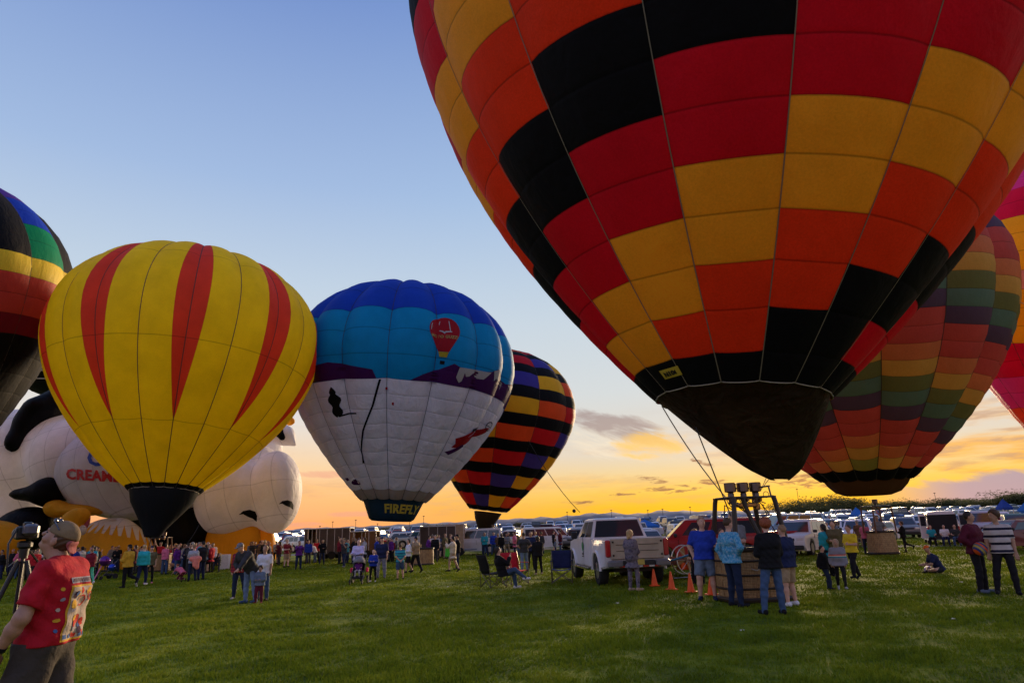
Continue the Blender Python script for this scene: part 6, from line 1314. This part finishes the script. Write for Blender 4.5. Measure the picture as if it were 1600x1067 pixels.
person(1416, 863, 813, face=60, label='woman in black walking left with a white paper, one foot lifted', sex='f', skin=SK1, top=('jacket', 'black'), bot=('leggings', 'black'), hair=('long', 'brown'), arms=('hold', 'down'), legs=('stand', 'kick'), shoe='black')
person(1470, 895, h=1.6, face=75, label='boy in navy t-shirt and orange cap sitting cross-legged on the grass', skin=SK2, top=('tee', 'navy'), bot=('pants', 'dark'), hair=('short', 'dark'), cap=('cap', 'orange'), arms=('lap', 'lap'), legs=('cross', 'cross'), lean=26, nod=-10, look=-35, shoe='black')
ball(1451, 890, ground(1451, 893)[1], .13, 'white and violet ball beside the sitting boy', [(.7, .68, .75), (.35, .2, .5), (.7, .7, .75)])
person(1538, 926, 797, face=-150, label='young man in dark maroon jacket holding an orange and blue ball', skin=SK2, top=('jacket', 'wine'), bot=('pants', 'dark'), hair=('short', 'dark'), arms=('lap', 'hip'), legs=('stand', 'relax'), look=-35, nod=6, shoe='steel')
ball(1532, 857, ground(1538, 926)[1]-.33, .15, 'orange, blue and grey ball held in front of the maroon jacket', [(.7, .1, .02), (.03, .05, .2), (.45, .35, .08), (.15, .15, .2)])
person(1581, 929, 795, face=150, label='curly-haired man in black and white striped t-shirt, right edge', skin=SK2, top=('tee', 'boldstripe'), bot=('jeans', 'dark'), hair=('curly', 'brown'), arms=('down', 'loose'), legs=('stand', 'apart'), look=60, shoe='dark')
person(1249, 866, 845, h=1.1, face=170, label='toddler near the yellow folding chair', skin=SK1, top=('tee', 'royal'), bot=('pants', 'dark'), hair=('short', 'brown'))
for fx, c1, c2, l in ((1459, 'teal', 'dark', 'person in teal sitting in the open rear of the white van'), (1480, 'white', 'navy', 'person in white in the open rear of the white van'), (1497, 'charcoal', 'denim', 'person in grey crouching by the right rear door of the white van')):
    person(fx, 853, h=1.6, face=150, label=l, top=('tee', c1), bot=('pants', c2), seat=.5, legs=('sit', 'sit'), arms=('lap', 'lap'), skin=SK1, hair=('short', 'dark'))
# middle: chairs, family with stroller, strollers by
o_ = person(786, 921, h=1.66, face=-72, label='dark-haired woman in black jacket and jeans sitting legs crossed in a camping chair', sex='f', skin=SK4, top=('hoodie', 'black'), bot=('jeans', 'denim'), hair=('long', 'dark'), seat=.5, legs=('sit', 'sitx'), arms=('lap', 'phone'), lean=-14, shoe='white')
person(559, 908, 841, face=180, label='woman in white long-sleeved top pushing the stroller', sex='f', skin=SK4, top=('sweater', 'lilac'), bot=('leggings', 'dark'), hair=('bun', 'brown'), arms=('push', 'push'), wd=1.18, look=-15)
person(561, 912, h=.85, seat=.5, face=180, loc=(STP[0], STP[1]-.02, 0), label='toddler with pale leggings sitting in the grey stroller', top=('tee', 'purple'), bot=('leggings', 'lightgrey'), hair=('short', 'brown'), legs=('sit', 'sit'), arms=('lap', 'lap'), skin=SK1, shoe='navy')
person(583, 909, 858, face=175, label='blonde girl in blue sweater with pink print, black leggings, beside the stroller', sex='f', skin=SK4, top=('sweater', 'royal'), bot=('leggings', 'black'), hair=('short', 'blonde'), arms=('hold', 'hold'), shoe='white')
person(596, 904, 838, face=175, label='man in navy t-shirt and cap, faded jeans, behind the blonde girl', skin=SK1, top=('tee', 'navy'), bot=('jeans', 'washed'), hair=('short', 'dark'), cap=('cap', 'navy'), wd=1.3, arms=('down', 'loose'), shoe='charcoal')
person(625, 906, 849, face=20, label='boy in teal striped t-shirt and blue shorts with hands behind his back', skin=SK1, top=('tee', 'tealstripe'), bot=('shorts', 'denim'), hair=('short', 'brown'), arms=('back', 'back'), shoe='dark')
person(650, 895, 838, face=60, label='man in khaki shirt and navy cap looking left', skin=SK2, top=('polo', 'khaki'), bot=('pants', 'dark'), hair=('short', 'dark'), cap=('cap', 'navy'), wd=1.15, arms=('hold', 'phone'), legs=('fwd', 'rear'))
person(638, 896, 842, face=120, label='woman in white top and dark shorts half hidden by the khaki shirt man', sex='f', skin=SK1, top=('long', 'white'), bot=('shorts', 'black'), hair=('long', 'dark'), arms=('hold', 'down'), legs=('fwd', 'rear'))
person(612, 877, 842, face=170, label='person in dark red sweatshirt behind the man in the navy cap', skin=SK1, top=('hoodie', 'maroon'), bot=('pants', 'dark'), hair=('short', 'sandy'), arms=('hold', 'hold'), wd=1.2)
person(708, 894, 838, face=80, label='woman in white cardigan with a bright green bag, walking left', sex='f', skin=SK2, top=('coat', 'cream'), bot=('skirt', 'tan'), hair=('long', 'black'), arms=('phone', 'down'), legs=('fwd', 'rear'), shoe='black')
q = ground(706, 893); o = MB().box((0, 0, 0), (.34, .12, .5), bev=.03).build('bag', CL['green'], loc=(q[0]-.1, q[1]-.22, .92), rot=(0, .1, .2)); tag(o, 'bright green bag carried by the woman in the white cardigan', 'bag')
person(715, 890, 834, face=100, label='man in black cap and jacket just behind the woman with the green bag', skin=SK2, top=('jacket', 'black'), bot=('jeans', 'darkdenim'), hair=('short', 'black'), cap=('cap', 'black'), arms=('phone', 'down'))
person(820, 893, 831, face=25, label='man in grey t-shirt and light jeans seen from behind, left of the black-clad woman', skin=SK2, top=('tee', 'charcoal'), bot=('jeans', 'lightdenim'), hair=('short', 'black'), arms=('hip', 'hip'), wd=1.05)
person(831, 890, 829, face=190, label='man in navy jacket behind the one in grey', skin=SK2, top=('jacket', 'navy'), bot=('pants', 'dark'), hair=('short', 'dark'), arms=('hold', 'hold'))
person(842, 898, 836, face=15, label='woman in black sweater and teal knitted hat seen from behind', sex='f', skin=SK1, top=('jacket', 'black'), bot=('leggings', 'black'), hair=('long', 'dark'), cap=('beanie', 'teal'), arms=('crossed', 'crossed'), shoe='tan', wd=1.1)
person(784, 868, 833, face=10, label='person in long black coat beside the tan basket', skin=SK2, top=('coat', 'black'), bot=('pants', 'black'), hair=('long', 'black'), sex='f')
# left of the middle
person(371, 936, 850, face=185, label='woman in dark red plaid shirt and jeans, hands down', sex='f', skin=SK1, top=('long', 'plaid'), bot=('jeans', 'darkdenim'), hair=('short', 'brown'), wd=1.28, arms=('down', 'down'), legs=('apart', 'stand'), shoe='lightgrey')
person(388, 942, h=1.78, face=155, label='man in grey jacket and cap bending forward over the curly-haired child', skin=SK1, top=('jacket', 'charcoal'), bot=('jeans', 'lightdenim'), hair=('short', 'brown'), cap=('cap', 'grey'), lean=38, arms=('reach', 'hip'), legs=('apart', 'stand'), nod=-25, wd=1.1, shoe='denim')
person(404, 942, 884, face=178, label='small curly-haired child in dark clothes in front of the bending man', skin=SK2, top=('hoodie', 'steel'), bot=('pants', 'wine'), hair=('curly', 'brown'), arms=('hold', 'hold'), shoe='maroon')
person(410, 938, 851, face=175, label='man in white t-shirt and blue jeans behind the bending man', skin=SK2, top=('tee', 'white'), bot=('jeans', 'denim'), hair=('short', 'sandy'), arms=('down', 'down'), wd=1.1)
person(466, 890, 844, face=-150, label='woman in purple top raising a phone, left of the dark trailer', sex='f', skin=SK2, top=('long', 'purple'), bot=('jeans', 'darkdenim'), hair=('pony', 'brown'), arms=('phone', 'phone'), wd=1.1)
person(503, 882, 842, face=190, label='person in black jacket and jeans standing before the dark trailer', skin=SK2, top=('jacket', 'black'), bot=('jeans', 'darkdenim'), hair=('short', 'black'), arms=('hold', 'phone'))
person(492, 880, 846, face=70, label='person in white top bending in front of the dark trailer', skin=SK1, top=('tee', 'white'), bot=('jeans', 'denim'), hair=('short', 'sandy'), lean=30, arms=('reach', 'reach'))
person(537, 887, 842, face=160, label='man in grey t-shirt and jeans holding a phone up, left of the woman in white', skin=SK2, top=('tee', 'charcoal'), bot=('jeans', 'darkdenim'), hair=('short', 'dark'), arms=('phone', 'up'), legs=('fwd', 'rear'), shoe='grey')
person(450, 878, 848, face=5, label='man in dark t-shirt and pale shorts seen from behind near the white SUV', skin=SK1, top=('tee', 'charcoal'), bot=('shorts', 'tan'), hair=('short', 'dark'))
person(356, 880, 852, face=70, label='dark silhouette striding past the yellow hooves', skin=SK3, top=('jacket', 'black'), bot=('pants', 'black'), hair=('long', 'black'), legs=('fwd', 'rear'), arms=('swingf', 'swingb'), sex='f')
person(299, 908, 850, face=30, label='woman in white top with a coral sweater tied round her waist', sex='f', skin=SK1, top=('tee', 'lightgrey'), bot=('jeans', 'darkdenim'), hair=('short', 'sandy'), arms=('hold', 'hold'), wd=1.15)
q = ground(303, 908); V, Q = sdf_mesh([('c', (-.16, .02, 1.0), (.16, .02, 1.0), .13, .13), ('c', (.12, -.06, .98), (.16, -.1, .62), .11, .09), ('c', (.0, -.1, .98), (.05, -.14, .7), .1, .08)], .025, .06); o = obj('sweater', mesh('sweater', V, Q, CL['coral'])); o.location = (q[0]-.02, q[1]-.02, 0); tag(o, 'coral sweater tied round the waist of the woman in white', 'sweater')
person(313, 906, 845, face=60, label='tall man in dark clothes and jeans right of the coral sweater', skin=SK2, top=('jacket', 'dark'), bot=('jeans', 'navy'), hair=('short', 'black'), cap=('cap', 'black'), arms=('hold', 'hold'))
person(284, 909, h=1.2, face=70, label='child in pink kneeling on the grass beside the woman with the coral sweater', skin=SK1, top=('tee', 'pink'), bot=('leggings', 'wine'), hair=('pony', 'red'), lean=55, legs=('kneel', 'kneel'), arms=('reach', 'reach'))
person(277, 892, h=1.65, face=150, label='person in bright blue shirt squatting in the crowd', skin=SK1, top=('tee', 'royal'), bot=('jeans', 'dark'), hair=('short', 'grey'), legs=('squat', 'squat'), arms=('lap', 'lap'), lean=30)
person(196, 918, 850, face=75, label='man in mustard yellow jacket and black trousers walking left, reading a phone', skin=SK2, top=('jacket', 'mustard'), bot=('pants', 'black'), hair=('short', 'black'), cap=('beanie', 'black'), arms=('hold', 'hold'), legs=('stand', 'kick'), wd=1.15, shoe='dark')
person(220, 916, 851, face=10, label='blonde woman in turquoise sweater and jeans seen from behind', sex='f', skin=SK4, top=('sweater', 'turquoise'), bot=('jeans', 'navy'), hair=('short', 'blonde'), legs=('rear', 'fwd'), wd=1.1, shoe='white')
person(232, 912, 852, face=200, label='person in cap and black leggings behind the turquoise sweater', skin=SK1, top=('tee', 'olive'), bot=('leggings', 'black'), hair=('short', 'dark'), cap=('cap', 'navy'), shoe='pink')
person(137, 914, 856, face=60, label='person in grey top and mint green leggings walking left', sex='f', skin=SK1, top=('hoodie', 'maroon'), bot=('leggings', 'mint'), hair=('pony', 'sandy'), legs=('fwd', 'rear'), arms=('hold', 'hold'), cap=('cap', 'pink'), shoe='white')
person(250, 880, 848, h=1.75, face=170, label='person in red shirt standing inside the basket in the crowd', loc=(ground(247, 893)[0], ground(247, 893)[1], .14), skin=SK1, top=('tee', 'red'), bot=('pants', 'dark'), hair=('short', 'dark'), arms=('hip', 'up'))
# ---- crowd: eight figures in three sizes, then copies in other clothes
CROWD = []
_poses = [(D1, ('stand', 'relax'), 'short', 'jacket', 'pants', 'm', 0), (('hold', 'hold'), ('stand', 'relax'), 'long', 'hoodie', 'jeans', 'f', 0), (('phone', 'hold'), ('relax', 'stand'), 'short', 'tee', 'shorts', 'm', 0), (('swingf', 'swingb'), ('fwd', 'rear'), 'pony', 'tee', 'pants', 'f', 0),
          (('crossed', 'crossed'), ('apart', 'stand'), 'short', 'long', 'pants', 'm', 1), (('hip', 'down'), ('stand', 'apart'), 'long', 'coat', 'leggings', 'f', 0), (('pocket', 'pocket'), ('relax', 'stand'), 'short', 'hoodie', 'jeans', 'm', 1), (('hold', 'loose'), ('stand', 'relax'), 'bun', 'sweater', 'jeans', 'f', 0)]
tops = ['dark', 'black', 'charcoal', 'wine', 'navy', 'black', 'dark', 'charcoal', 'grey', 'maroon', 'red', 'white', 'purple', 'olive', 'denim', 'black', 'dark', 'steel', 'brown', 'lightgrey', 'pink', 'teal', 'wine', 'royal']; bots = ['dark', 'black', 'darkdenim', 'denim', 'navy', 'khaki', 'charcoal']
crng = random.Random(3)
def crowd_spots():
    S = []
    for n, (x0, x1), (f0, f1), where in ((28, (-4, 75), (890, 908), 'behind the camera tripod'), (32, (75, 150), (889, 907), 'right of the red t-shirt'), (20, (150, 235), (888, 898), 'behind the turquoise sweater'), (26, (255, 300), (886, 898), 'right of the crowd basket'), (17, (300, 345), (885, 896), 'left of the yellow hooves'), (20, (385, 448), (876, 888), 'left of the white SUV'),
                                  (9, (470, 560), (877, 882), 'before the dark trailer'), (14, (590, 710), (871, 879), 'before the long trailer'), (16, (745, 880), (861, 872), 'between minibus and pickup'), (9, (1225, 1400), (842, 862), 'among cars right of the basket'), (5, (560, 620), (872, 882), 'behind the stroller family')):
        for k in range(n): S.append((crng.uniform(x0, x1), crng.uniform(f0, f1), where))
    return sorted(S, key=lambda s: -s[1])
NMC = dict(darkdenim='dark jeans', denim='jeans', dark='dark trousers', black='black trousers', navy='navy trousers', khaki='khaki trousers', charcoal='grey trousers'); lcnt = {}
protos = {}; seen = {}
for i, (fx, fy, where) in enumerate(crowd_spots()):
    v = i % 8; P = ground(fx, fy); tc_, bc_ = crng.choice(tops), crng.choice(bots); hc_ = crng.choice(['brown', 'dark', 'black', 'sandy', 'grey', 'blonde']); pos = _poses[v]
    look_ = ('facing the camera', 'turned left', 'turned right', 'seen from behind')[i % 4]; fa = (180, 95, -95, 5)[i % 4]+crng.uniform(-25, 25); kid = crng.random() < .14
    gar = dict(jacket='jacket', hoodie='hooded top', tee='t-shirt', long='shirt', coat='long coat', sweater='sweater')[pos[3]]
    lab = '%s, %s %s, %s, %s, %s' % ('child' if kid else ('woman' if pos[5] == 'f' else 'man'), {'darkdenim': 'dark denim'}.get(tc_, tc_), gar, NMC[bc_] if pos[4] != 'shorts' else bc_.replace('darkdenim', 'denim')+' shorts', look_, where)
    lcnt[lab] = lcnt.get(lab, 0)+1
    if len(lab.split()) > 15: lab = lab.replace(' (', ' ').replace(', behind the', ', by the').replace('facing the camera', 'facing us')
    if lcnt[lab] > 1: lab = ('taller ' if lcnt[lab] == 2 else 'furthest ')+lab
    sc = (.66 if kid else 1.)*crng.uniform(.94, 1.05)
    if v not in protos:
        r, *_x = person(fx, fy, h=1.7, face=fa, label=lab, skin=(SK1, SK2, SK4)[v % 3], top=(pos[3], tc_), bot=(pos[4], bc_), hair=(pos[2], hc_), sex=pos[5], arms=pos[0], legs=pos[1], wd=1+.18*pos[6], vox=.026, group='crowd of onlookers'); protos[v] = (r, childmap(r)); r.scale = (sc,)*3; r.location.z = gz(P[0], P[1]); r['category'] = 'child' if kid else 'person'
        continue
    r0, kids = protos[v]; r = clone(r0, [], (P[0], P[1], gz(P[0], P[1])), R_(fa), None, lab, 'crowd of onlookers', 'child' if kid else 'person'); r.scale = (sc,)*3
    for c in kids:
        d = c.copy(); COL.objects.link(d); d.parent = r; b = c.name.split('.')[0]
        m = CL[tc_] if b in ('jacket', 'hoodie', 't_shirt', 'shirt', 'coat', 'sweater', 'hood') else CL[bc_] if b in ('trousers', 'jeans', 'shorts', 'leggings') else HAIR[hc_] if b == 'hair' else None
        if m: d.material_slots[0].link = 'OBJECT'; d.material_slots[0].material = m
# ================================================================ the man at the left edge: red t-shirt, cap worn backwards, looking up to the left, with his camera on a tripod
def photographer():
    s = 1.84/1.75; vox = .0075; X = np.array([1., 0, 0]); Y = np.array([0, 1., 0]); Z = np.array([0, 0, 1.])
    # local frame: faces +y; right side is +x. placed with his left side... profile to the left in the picture
    pel = np.array([0, 0, .98]); ch = np.array([0, -.05, 1.34]); nk = np.array([0, -.03, 1.56]); up = Z
    na = R_(30); hf = np.array([0, math.cos(na), math.sin(na)]); hu = np.array([0, -math.sin(na), math.cos(na)]); hx = X; hc = np.array([0, .0, 1.70]); HM = np.stack([hx, hf, hu], 1)
    sh = {k: np.array([(-1, 1)[k]*.215, -.05, 1.475]) for k in (0, 1)}; el = {0: np.array([-.31, .02, 1.18]), 1: np.array([.3, -.0, 1.18])}; wr = {0: np.array([-.27, .17, .96]), 1: np.array([.27, .16, .98])}
    hip = {k: np.array([(-1, 1)[k]*.1, 0, .94]) for k in (0, 1)}; kn = {0: np.array([-.13, .1, .5]), 1: np.array([.14, -.04, .5])}; an = {0: np.array([-.14, .12, .09]), 1: np.array([.16, -.16, .09])}
    def torso(o=0., l=0.):
        return [('c', pel-X*.085, pel+X*.085, .135+o, .135+o), ('c', pel-X*.07+Z*.19-Y*.01, pel+X*.07+Z*.19-Y*.01, .128+o+l, .128+o+l), ('c', ch-X*.1, ch+X*.1, .122+o, .122+o), ('c', ch+Z*.08-X*.13-Y*.02, ch+Z*.08+X*.13-Y*.02, .09+o, .09+o),
                ('c', nk-Z*.05, sh[0], .062+o, .062+o), ('c', nk-Z*.05, sh[1], .062+o, .062+o)]
    def arm(k, o=0.):
        if o:
            n = nrmz(el[k]-sh[k]); e = sh[k]+(el[k]-sh[k])*.78; return [('c', sh[k], e, 0.064+o, .066+o*1.2, [(n, float(n@e))])]
        return [('c', sh[k], el[k], .062, .05), ('c', el[k], el[k]+(wr[k]-el[k])*.35, .05, .049), ('c', el[k]+(wr[k]-el[k])*.35, wr[k], .049, .031)]
    def leg(k, o=0.):
        if o: n = nrmz(kn[k]-hip[k]); e = kn[k]-n*.0; return [('c', hip[k], e, .115+o, .095+o*1.5, [(n, float(n@e))])]
        return [('c', hip[k], kn[k], .105, .065), ('c', kn[k], kn[k]+(an[k]-kn[k])*.35, .064, .066), ('c', kn[k]+(an[k]-kn[k])*.35, an[k], .066, .042)]
    pr = torso()+arm(0)+arm(1)+leg(0)+leg(1)+[('c', an[k]-Z*.04-Y*.04, an[k]-Z*.05+Y*.17, .04, .033) for k in (0, 1)]
    fd = nrmz((.15, .45, -1)); pr += hand_prims(wr[0], fd, -1, 1.1, .7)+hand_prims(wr[1], nrmz((-.1, .45, -1)), 1, 1.1, .7)
    pr += [('c', nk-Z*.06, hc-hu*.06, .063, .06)]
    H = [('e', hc+hu*.015, (.08, .1, .112), HM), ('e', hc-hu*.06+hf*.035, (.056, .062, .052), HM), ('c', hc+hf*.088+hu*.03, hc+hf*.118-hu*.018, .009, .0165), ('e', hc+hf*.088-hu*.05, (.028, .016, .012), HM), ('e', hc+hf*.082-hu*.085, (.028, .024, .022), HM), ('e', hc+hf*.085+hu*.035, (.06, .02, .012), HM),
         ('c', hc-hu*.075+hf*.04, nk+Y*.03-Z*.01, .05, .05)]
    for q in (-1, 1): H += [('e', hc+hx*q*.084-hf*.012-hu*.012, (.012, .021, .034), HM), ('e', hc+hx*q*.045+hf*.062-hu*.03, (.03, .03, .028), HM)]
    V, Q = sdf_mesh(pr, vox, .03); V2, Q2 = sdf_mesh(H+[('c', nk-Z*.02, hc-hu*.06, .063, .06)], .0055, .016)
    Q = np.concatenate([Q, Q2+len(V)]); V = np.concatenate([V, V2])
    root = obj('person', mesh('person', V, Q, pbr('skin_photographer', (.38, .2, .14), .5, spec=.45, var=.14, vscale=18., bump=.25, bscale=90.)))
    def part(nm, prims, m, vx=.009, k=.03, clips=(), fn=None): V, Q = sdf_mesh(prims, vx, k, clips, fn); return obj(nm, mesh(nm, V, Q, m), root)
    redm = cloth('red_jersey', (.4, .008, .02))
    def fold(P, f):
        x, y, z = P[..., 0], P[..., 1], P[..., 2]
        w = .007*np.sin(z*24+y*16+np.sin(x*18)*1.6)*np.clip((1.3-z)*3, .15, 1)+.005*np.sin(z*47-y*30+x*22)+.006*np.sin((y+z)*38)*np.exp(-((z-1.38)/.1)**2)
        return f+w
    hem = .97; part('t_shirt', torso(.022, .01)+arm(0, .016)+arm(1, .016)+[('c', pel-X*.09-Z*.06, pel+X*.09-Z*.06, .172, .172), ('c', ch-X*.08-Y*.035, pel-X*.08+Z*.05-Y*.035, .13, .15), ('c', ch+X*.08-Y*.035, pel+X*.08+Z*.05-Y*.035, .13, .15)], redm, clips=[(-Z, -hem), (nrmz(Z+Y*.25), float(nrmz(Z+Y*.25)@(nk+Z*.02)))], fn=fold)
    part('collar', [('c', nk-Z*.012+np.array([.06*math.cos(a), .055*math.sin(a)-.0, 0]), nk-Z*.012+np.array([.06*math.cos(a+.5), .055*math.sin(a+.5), 0]), .016, .016) for a in np.arange(0, 6.28, .5)], redm, vx=.007, k=.01)
    part('shorts', [('c', pel-X*.09, pel+X*.09, .155, .155)]+leg(0, .03)+leg(1, .03), cloth('shorts_brown', (.05, .04, .035)), clips=[(Z, 1.0)], fn=lambda P, f: f+.006*np.sin(P[..., 2]*30+P[..., 1]*25)*np.sin(P[..., 0]*20+1))
    for k in (0, 1): part('shoe', [('c', an[k]-Z*.04-Y*.05, an[k]-Z*.04+Y*.18, .05, .042), ('c', an[k]-Z*.03, an[k]+Z*.02, .055, .055)], CL['dark'])
    hcut = [(nrmz(hf-hu*.5), float(nrmz(hf-hu*.5)@(hc+hf*.0+hu*.0))), (-hu, float(-hu@(hc-hu*.075)))]
    part('hair', [('e', hc+hu*.02-hf*.012, (.088, .108, .11), HM)], HAIR['brown'], vx=.006, clips=hcut, fn=lambda P, f: f+.003*np.sin(P[..., 2]*160+P[..., 1]*60))
    capm = cloth('cap_faded', (.2, .14, .08)); pk = cloth('cap_brim', (.33, .09, .1))
    part('cap', [('e', hc+hu*.045-hf*.012, (.092, .115, .1), HM)], capm, vx=.006, k=.01, clips=[(-nrmz(hu+hf*.12), float(-nrmz(hu+hf*.12)@(hc+hu*.035)))])
    bd = nrmz(-hf*.75-hu*.7); part('cap_brim', [('e', hc-hf*.12-hu*.012, (.07, .045, .008), np.stack([hx, bd, np.cross(hx, bd)], 1)), ('e', hc-hf*.105+hu*.02, (.075, .02, .03), HM)], pk, vx=.006, k=.02)
    gl = MB()
    for q in (-1, 1): gl.sphere((hc+hx*q*.036+hf*.085+hu*.105).tolist(), (.03, .014, .02), n=12, k=8).tube([(hc+hx*q*.066+hf*.08+hu*.105).tolist(), (hc+hx*q*.094+hf*.0+hu*.075).tolist()], .004, n=5)
    gl.tube([(hc-hx*.01+hf*.1+hu*.108).tolist(), (hc+hx*.01+hf*.1+hu*.108).tolist()], .004, n=5).build('sunglasses', pbr('sunglass', (.03, .04, .09), .08, spec=1.), root)
    part('eye', [('e', hc+hx*-.038+hf*.086+hu*.012, (.013, .01, .007), HM)], EYE, vx=.003, k=.002); part('eye', [('e', hc+hx*.038+hf*.086+hu*.012, (.013, .01, .007), HM)], EYE, vx=.003, k=.002)
    w0 = wr[0]; n_ = nrmz(wr[0]-el[0]); MB().tube([(w0-n_*.02).tolist(), (w0-n_*.05).tolist()], .042, n=14).build('wristband', CL['black'], root)
    # printed back of the shirt: flat print laid on the cloth by casting on it
    bpy.context.view_layer.update(); ts = [o for o in bpy.data.objects if o.name.startswith('t_shirt') and o.parent is root][0]
    def prnt(nm, polys, m, lift, z0=1.2, x0=0., text=None, size=.05):
        if text: cu = bpy.data.curves.new('t', 'FONT'); cu.body = text; cu.size = size; cu.align_x = 'CENTER'; cu.align_y = 'CENTER'; cu.offset = .001; cu.resolution_u = 1
        else:
            cu = bpy.data.curves.new(nm, 'CURVE'); cu.dimensions = '2D'; cu.fill_mode = 'BOTH'
            for poly in polys:
                sp = cu.splines.new('POLY'); sp.points.add(len(poly)-1); sp.use_cyclic_u = True
                for p, (x, y) in zip(sp.points, poly): p.co = (x, y, 0, 1)
        me = curve_mesh(cu); bm = bmesh.new(); bm.from_mesh(me); bmesh.ops.triangulate(bm, faces=bm.faces)
        for _ in range(4):
            es = [e for e in bm.edges if e.calc_length() > .03]
            if not es: break
            bmesh.ops.subdivide_edges(bm, edges=es, cuts=1); bmesh.ops.triangulate(bm, faces=[f for f in bm.faces if len(f.verts) > 3])
        for v in bm.verts:
            o_ = Vector((v.co.x+x0, -.8, v.co.y+z0)); hit, loc, n__, _i = ts.ray_cast(o_, Vector((0, 1, 0))); v.co = (loc if hit else Vector((o_.x, -.2, o_.z)))+Vector((0, -lift, 0))
        me.materials.clear(); me.materials.append(m); bm.to_mesh(me); bm.free(); me.polygons.foreach_set('use_smooth', [True]*len(me.polygons)); obj(nm, me, root)
    yl = cloth('print_yellow', (.6, .33, .03)); cr = cloth('print_cream', (.45, .36, .3)); bl = cloth('print_blue', (.06, .12, .3)); gy = cloth('print_grey', (.3, .28, .36)); rd = cloth('print_red', (.5, .03, .02)); dkp = cloth('print_dark', (.06, .02, .05))
    rect = lambda a, b, c, d: [(a, b), (c, b), (c, d), (a, d)]
    prnt('shirt_print', [rect(-.15, -.21, .15, .17)], yl, .006); prnt('shirt_print', [rect(-.138, -.198, .138, .158)], cr, .009); prnt('shirt_print', [rect(-.14, .185, .14, .225)], gy, .006)
    rs = random.Random(4)
    for k in range(26):
        x, y, r_ = rs.uniform(-.115, .115), rs.uniform(-.17, .13), rs.uniform(.012, .03); m = rs.choice([bl, rd, yl, dkp, gy, rd]); prnt('shirt_print', [[(x+r_*math.cos(a), y+r_*1.15*math.sin(a)) for a in np.linspace(0, 6.0, 9)]], m, .008+.0003*k)
    for x in (-.12, -.06, 0, .06, .12): prnt('shirt_print', [rect(x-.018, -.192, x+.018, -.165)], bl if x else rd, .012)
    for x, y, r_ in ((.0, .06, .04), (.09, .085, .032)):
        prnt('shirt_print', [[(x+r_*math.cos(a), y+r_*math.sin(a)) for a in np.linspace(0, 6.1, 16)], [(x+r_*.75*math.cos(a), y+r_*.75*math.sin(a)) for a in np.linspace(0, 6.1, 16)]], rd, .017)
    for k in range(13): prnt('shirt_lettering', [rect(-.125+.0195*k, .192, -.125+.0195*k+.011, .218)], dkp, .01)
    for k in range(5): prnt('shirt_print', [[(-.19+.012*math.cos(a), .15-.07*k+.014*math.sin(a)) for a in np.linspace(0, 6, 7)]], (yl, gy, cr, yl, bl)[k], .008)
    return root, hc, wr
PH, _hc, _wr = photographer()
hp_ = at(93, 839, 5.35); PH.location = (hp_[0]+.0, hp_[1], hp_[2]-1.715); PH.rotation_euler = (0, 0, R_(97))
tag(PH, 'man in red printed t-shirt and backwards cap looking up at the left edge', 'person')
# camera on its tripod at the left edge
cp = at(42, 832, 5.5); cam_o = empty('camera', cp.tolist(), R_(50), 'black camera with lens on top of the tripod at the left edge', 'camera')
blk = pbr('camera_black', (.012, .012, .013), .4, spec=.5, bump=.2, bscale=200.)
MB().box((0, 0, 0), (.15, .08, .1), bev=.012).box((0, -.0, .062), (.06, .06, .04), bev=.01).box((.055, .05, 0), (.04, .04, .08), bev=.01).build('camera_body', blk, cam_o)
MB().lathe([(.036, .04), (.04, .06), (.04, .1), (.044, .11), (.044, .17), (.05, .175), (.05, .2), (.042, .2), (.04, .18)], n=24, axis='y').build('lens', blk, cam_o)
MB().lathe([(.0, .181), (.04, .182)], n=24, axis='y').build('lens_glass', glass, cam_o); MB().tube([(-.07, -.02, .04), (-.13, -.08, -.08), (-.12, -.1, -.25), (-.05, -.05, -.2)], .008, n=5).build('camera_strap', blk, cam_o)
MB().box((0, -.09, .02), (.1, .1, .09), bev=.02).build('flash_unit', pbr('camera_grey', (.08, .08, .11), .3), cam_o)
tri = empty('tripod', (cp[0], cp[1], 0), R_(20), 'black tripod with slanting leg holding the camera at the left edge', 'tripod'); zt = cp[2]-.09
MB().box((0, 0, zt), (.09, .09, .06), bev=.015).lathe([(.03, zt-.1), (.035, zt-.03)], n=14).tube([(0, 0, zt-.5), (0, 0, zt-.05)], .015).tube([(0, 0, zt), (.12, .2, zt-.22)], .009, n=6).build('head', blk, tri)
for k in range(3):
    a = R_(100+120*k); MB().tube([(.03*math.cos(a), .03*math.sin(a), zt-.12), (.3*math.cos(a), .3*math.sin(a), zt*.48), (.58*math.cos(a), .58*math.sin(a), .02)], [.018, .015, .011], n=8).build('leg', blk, tri)
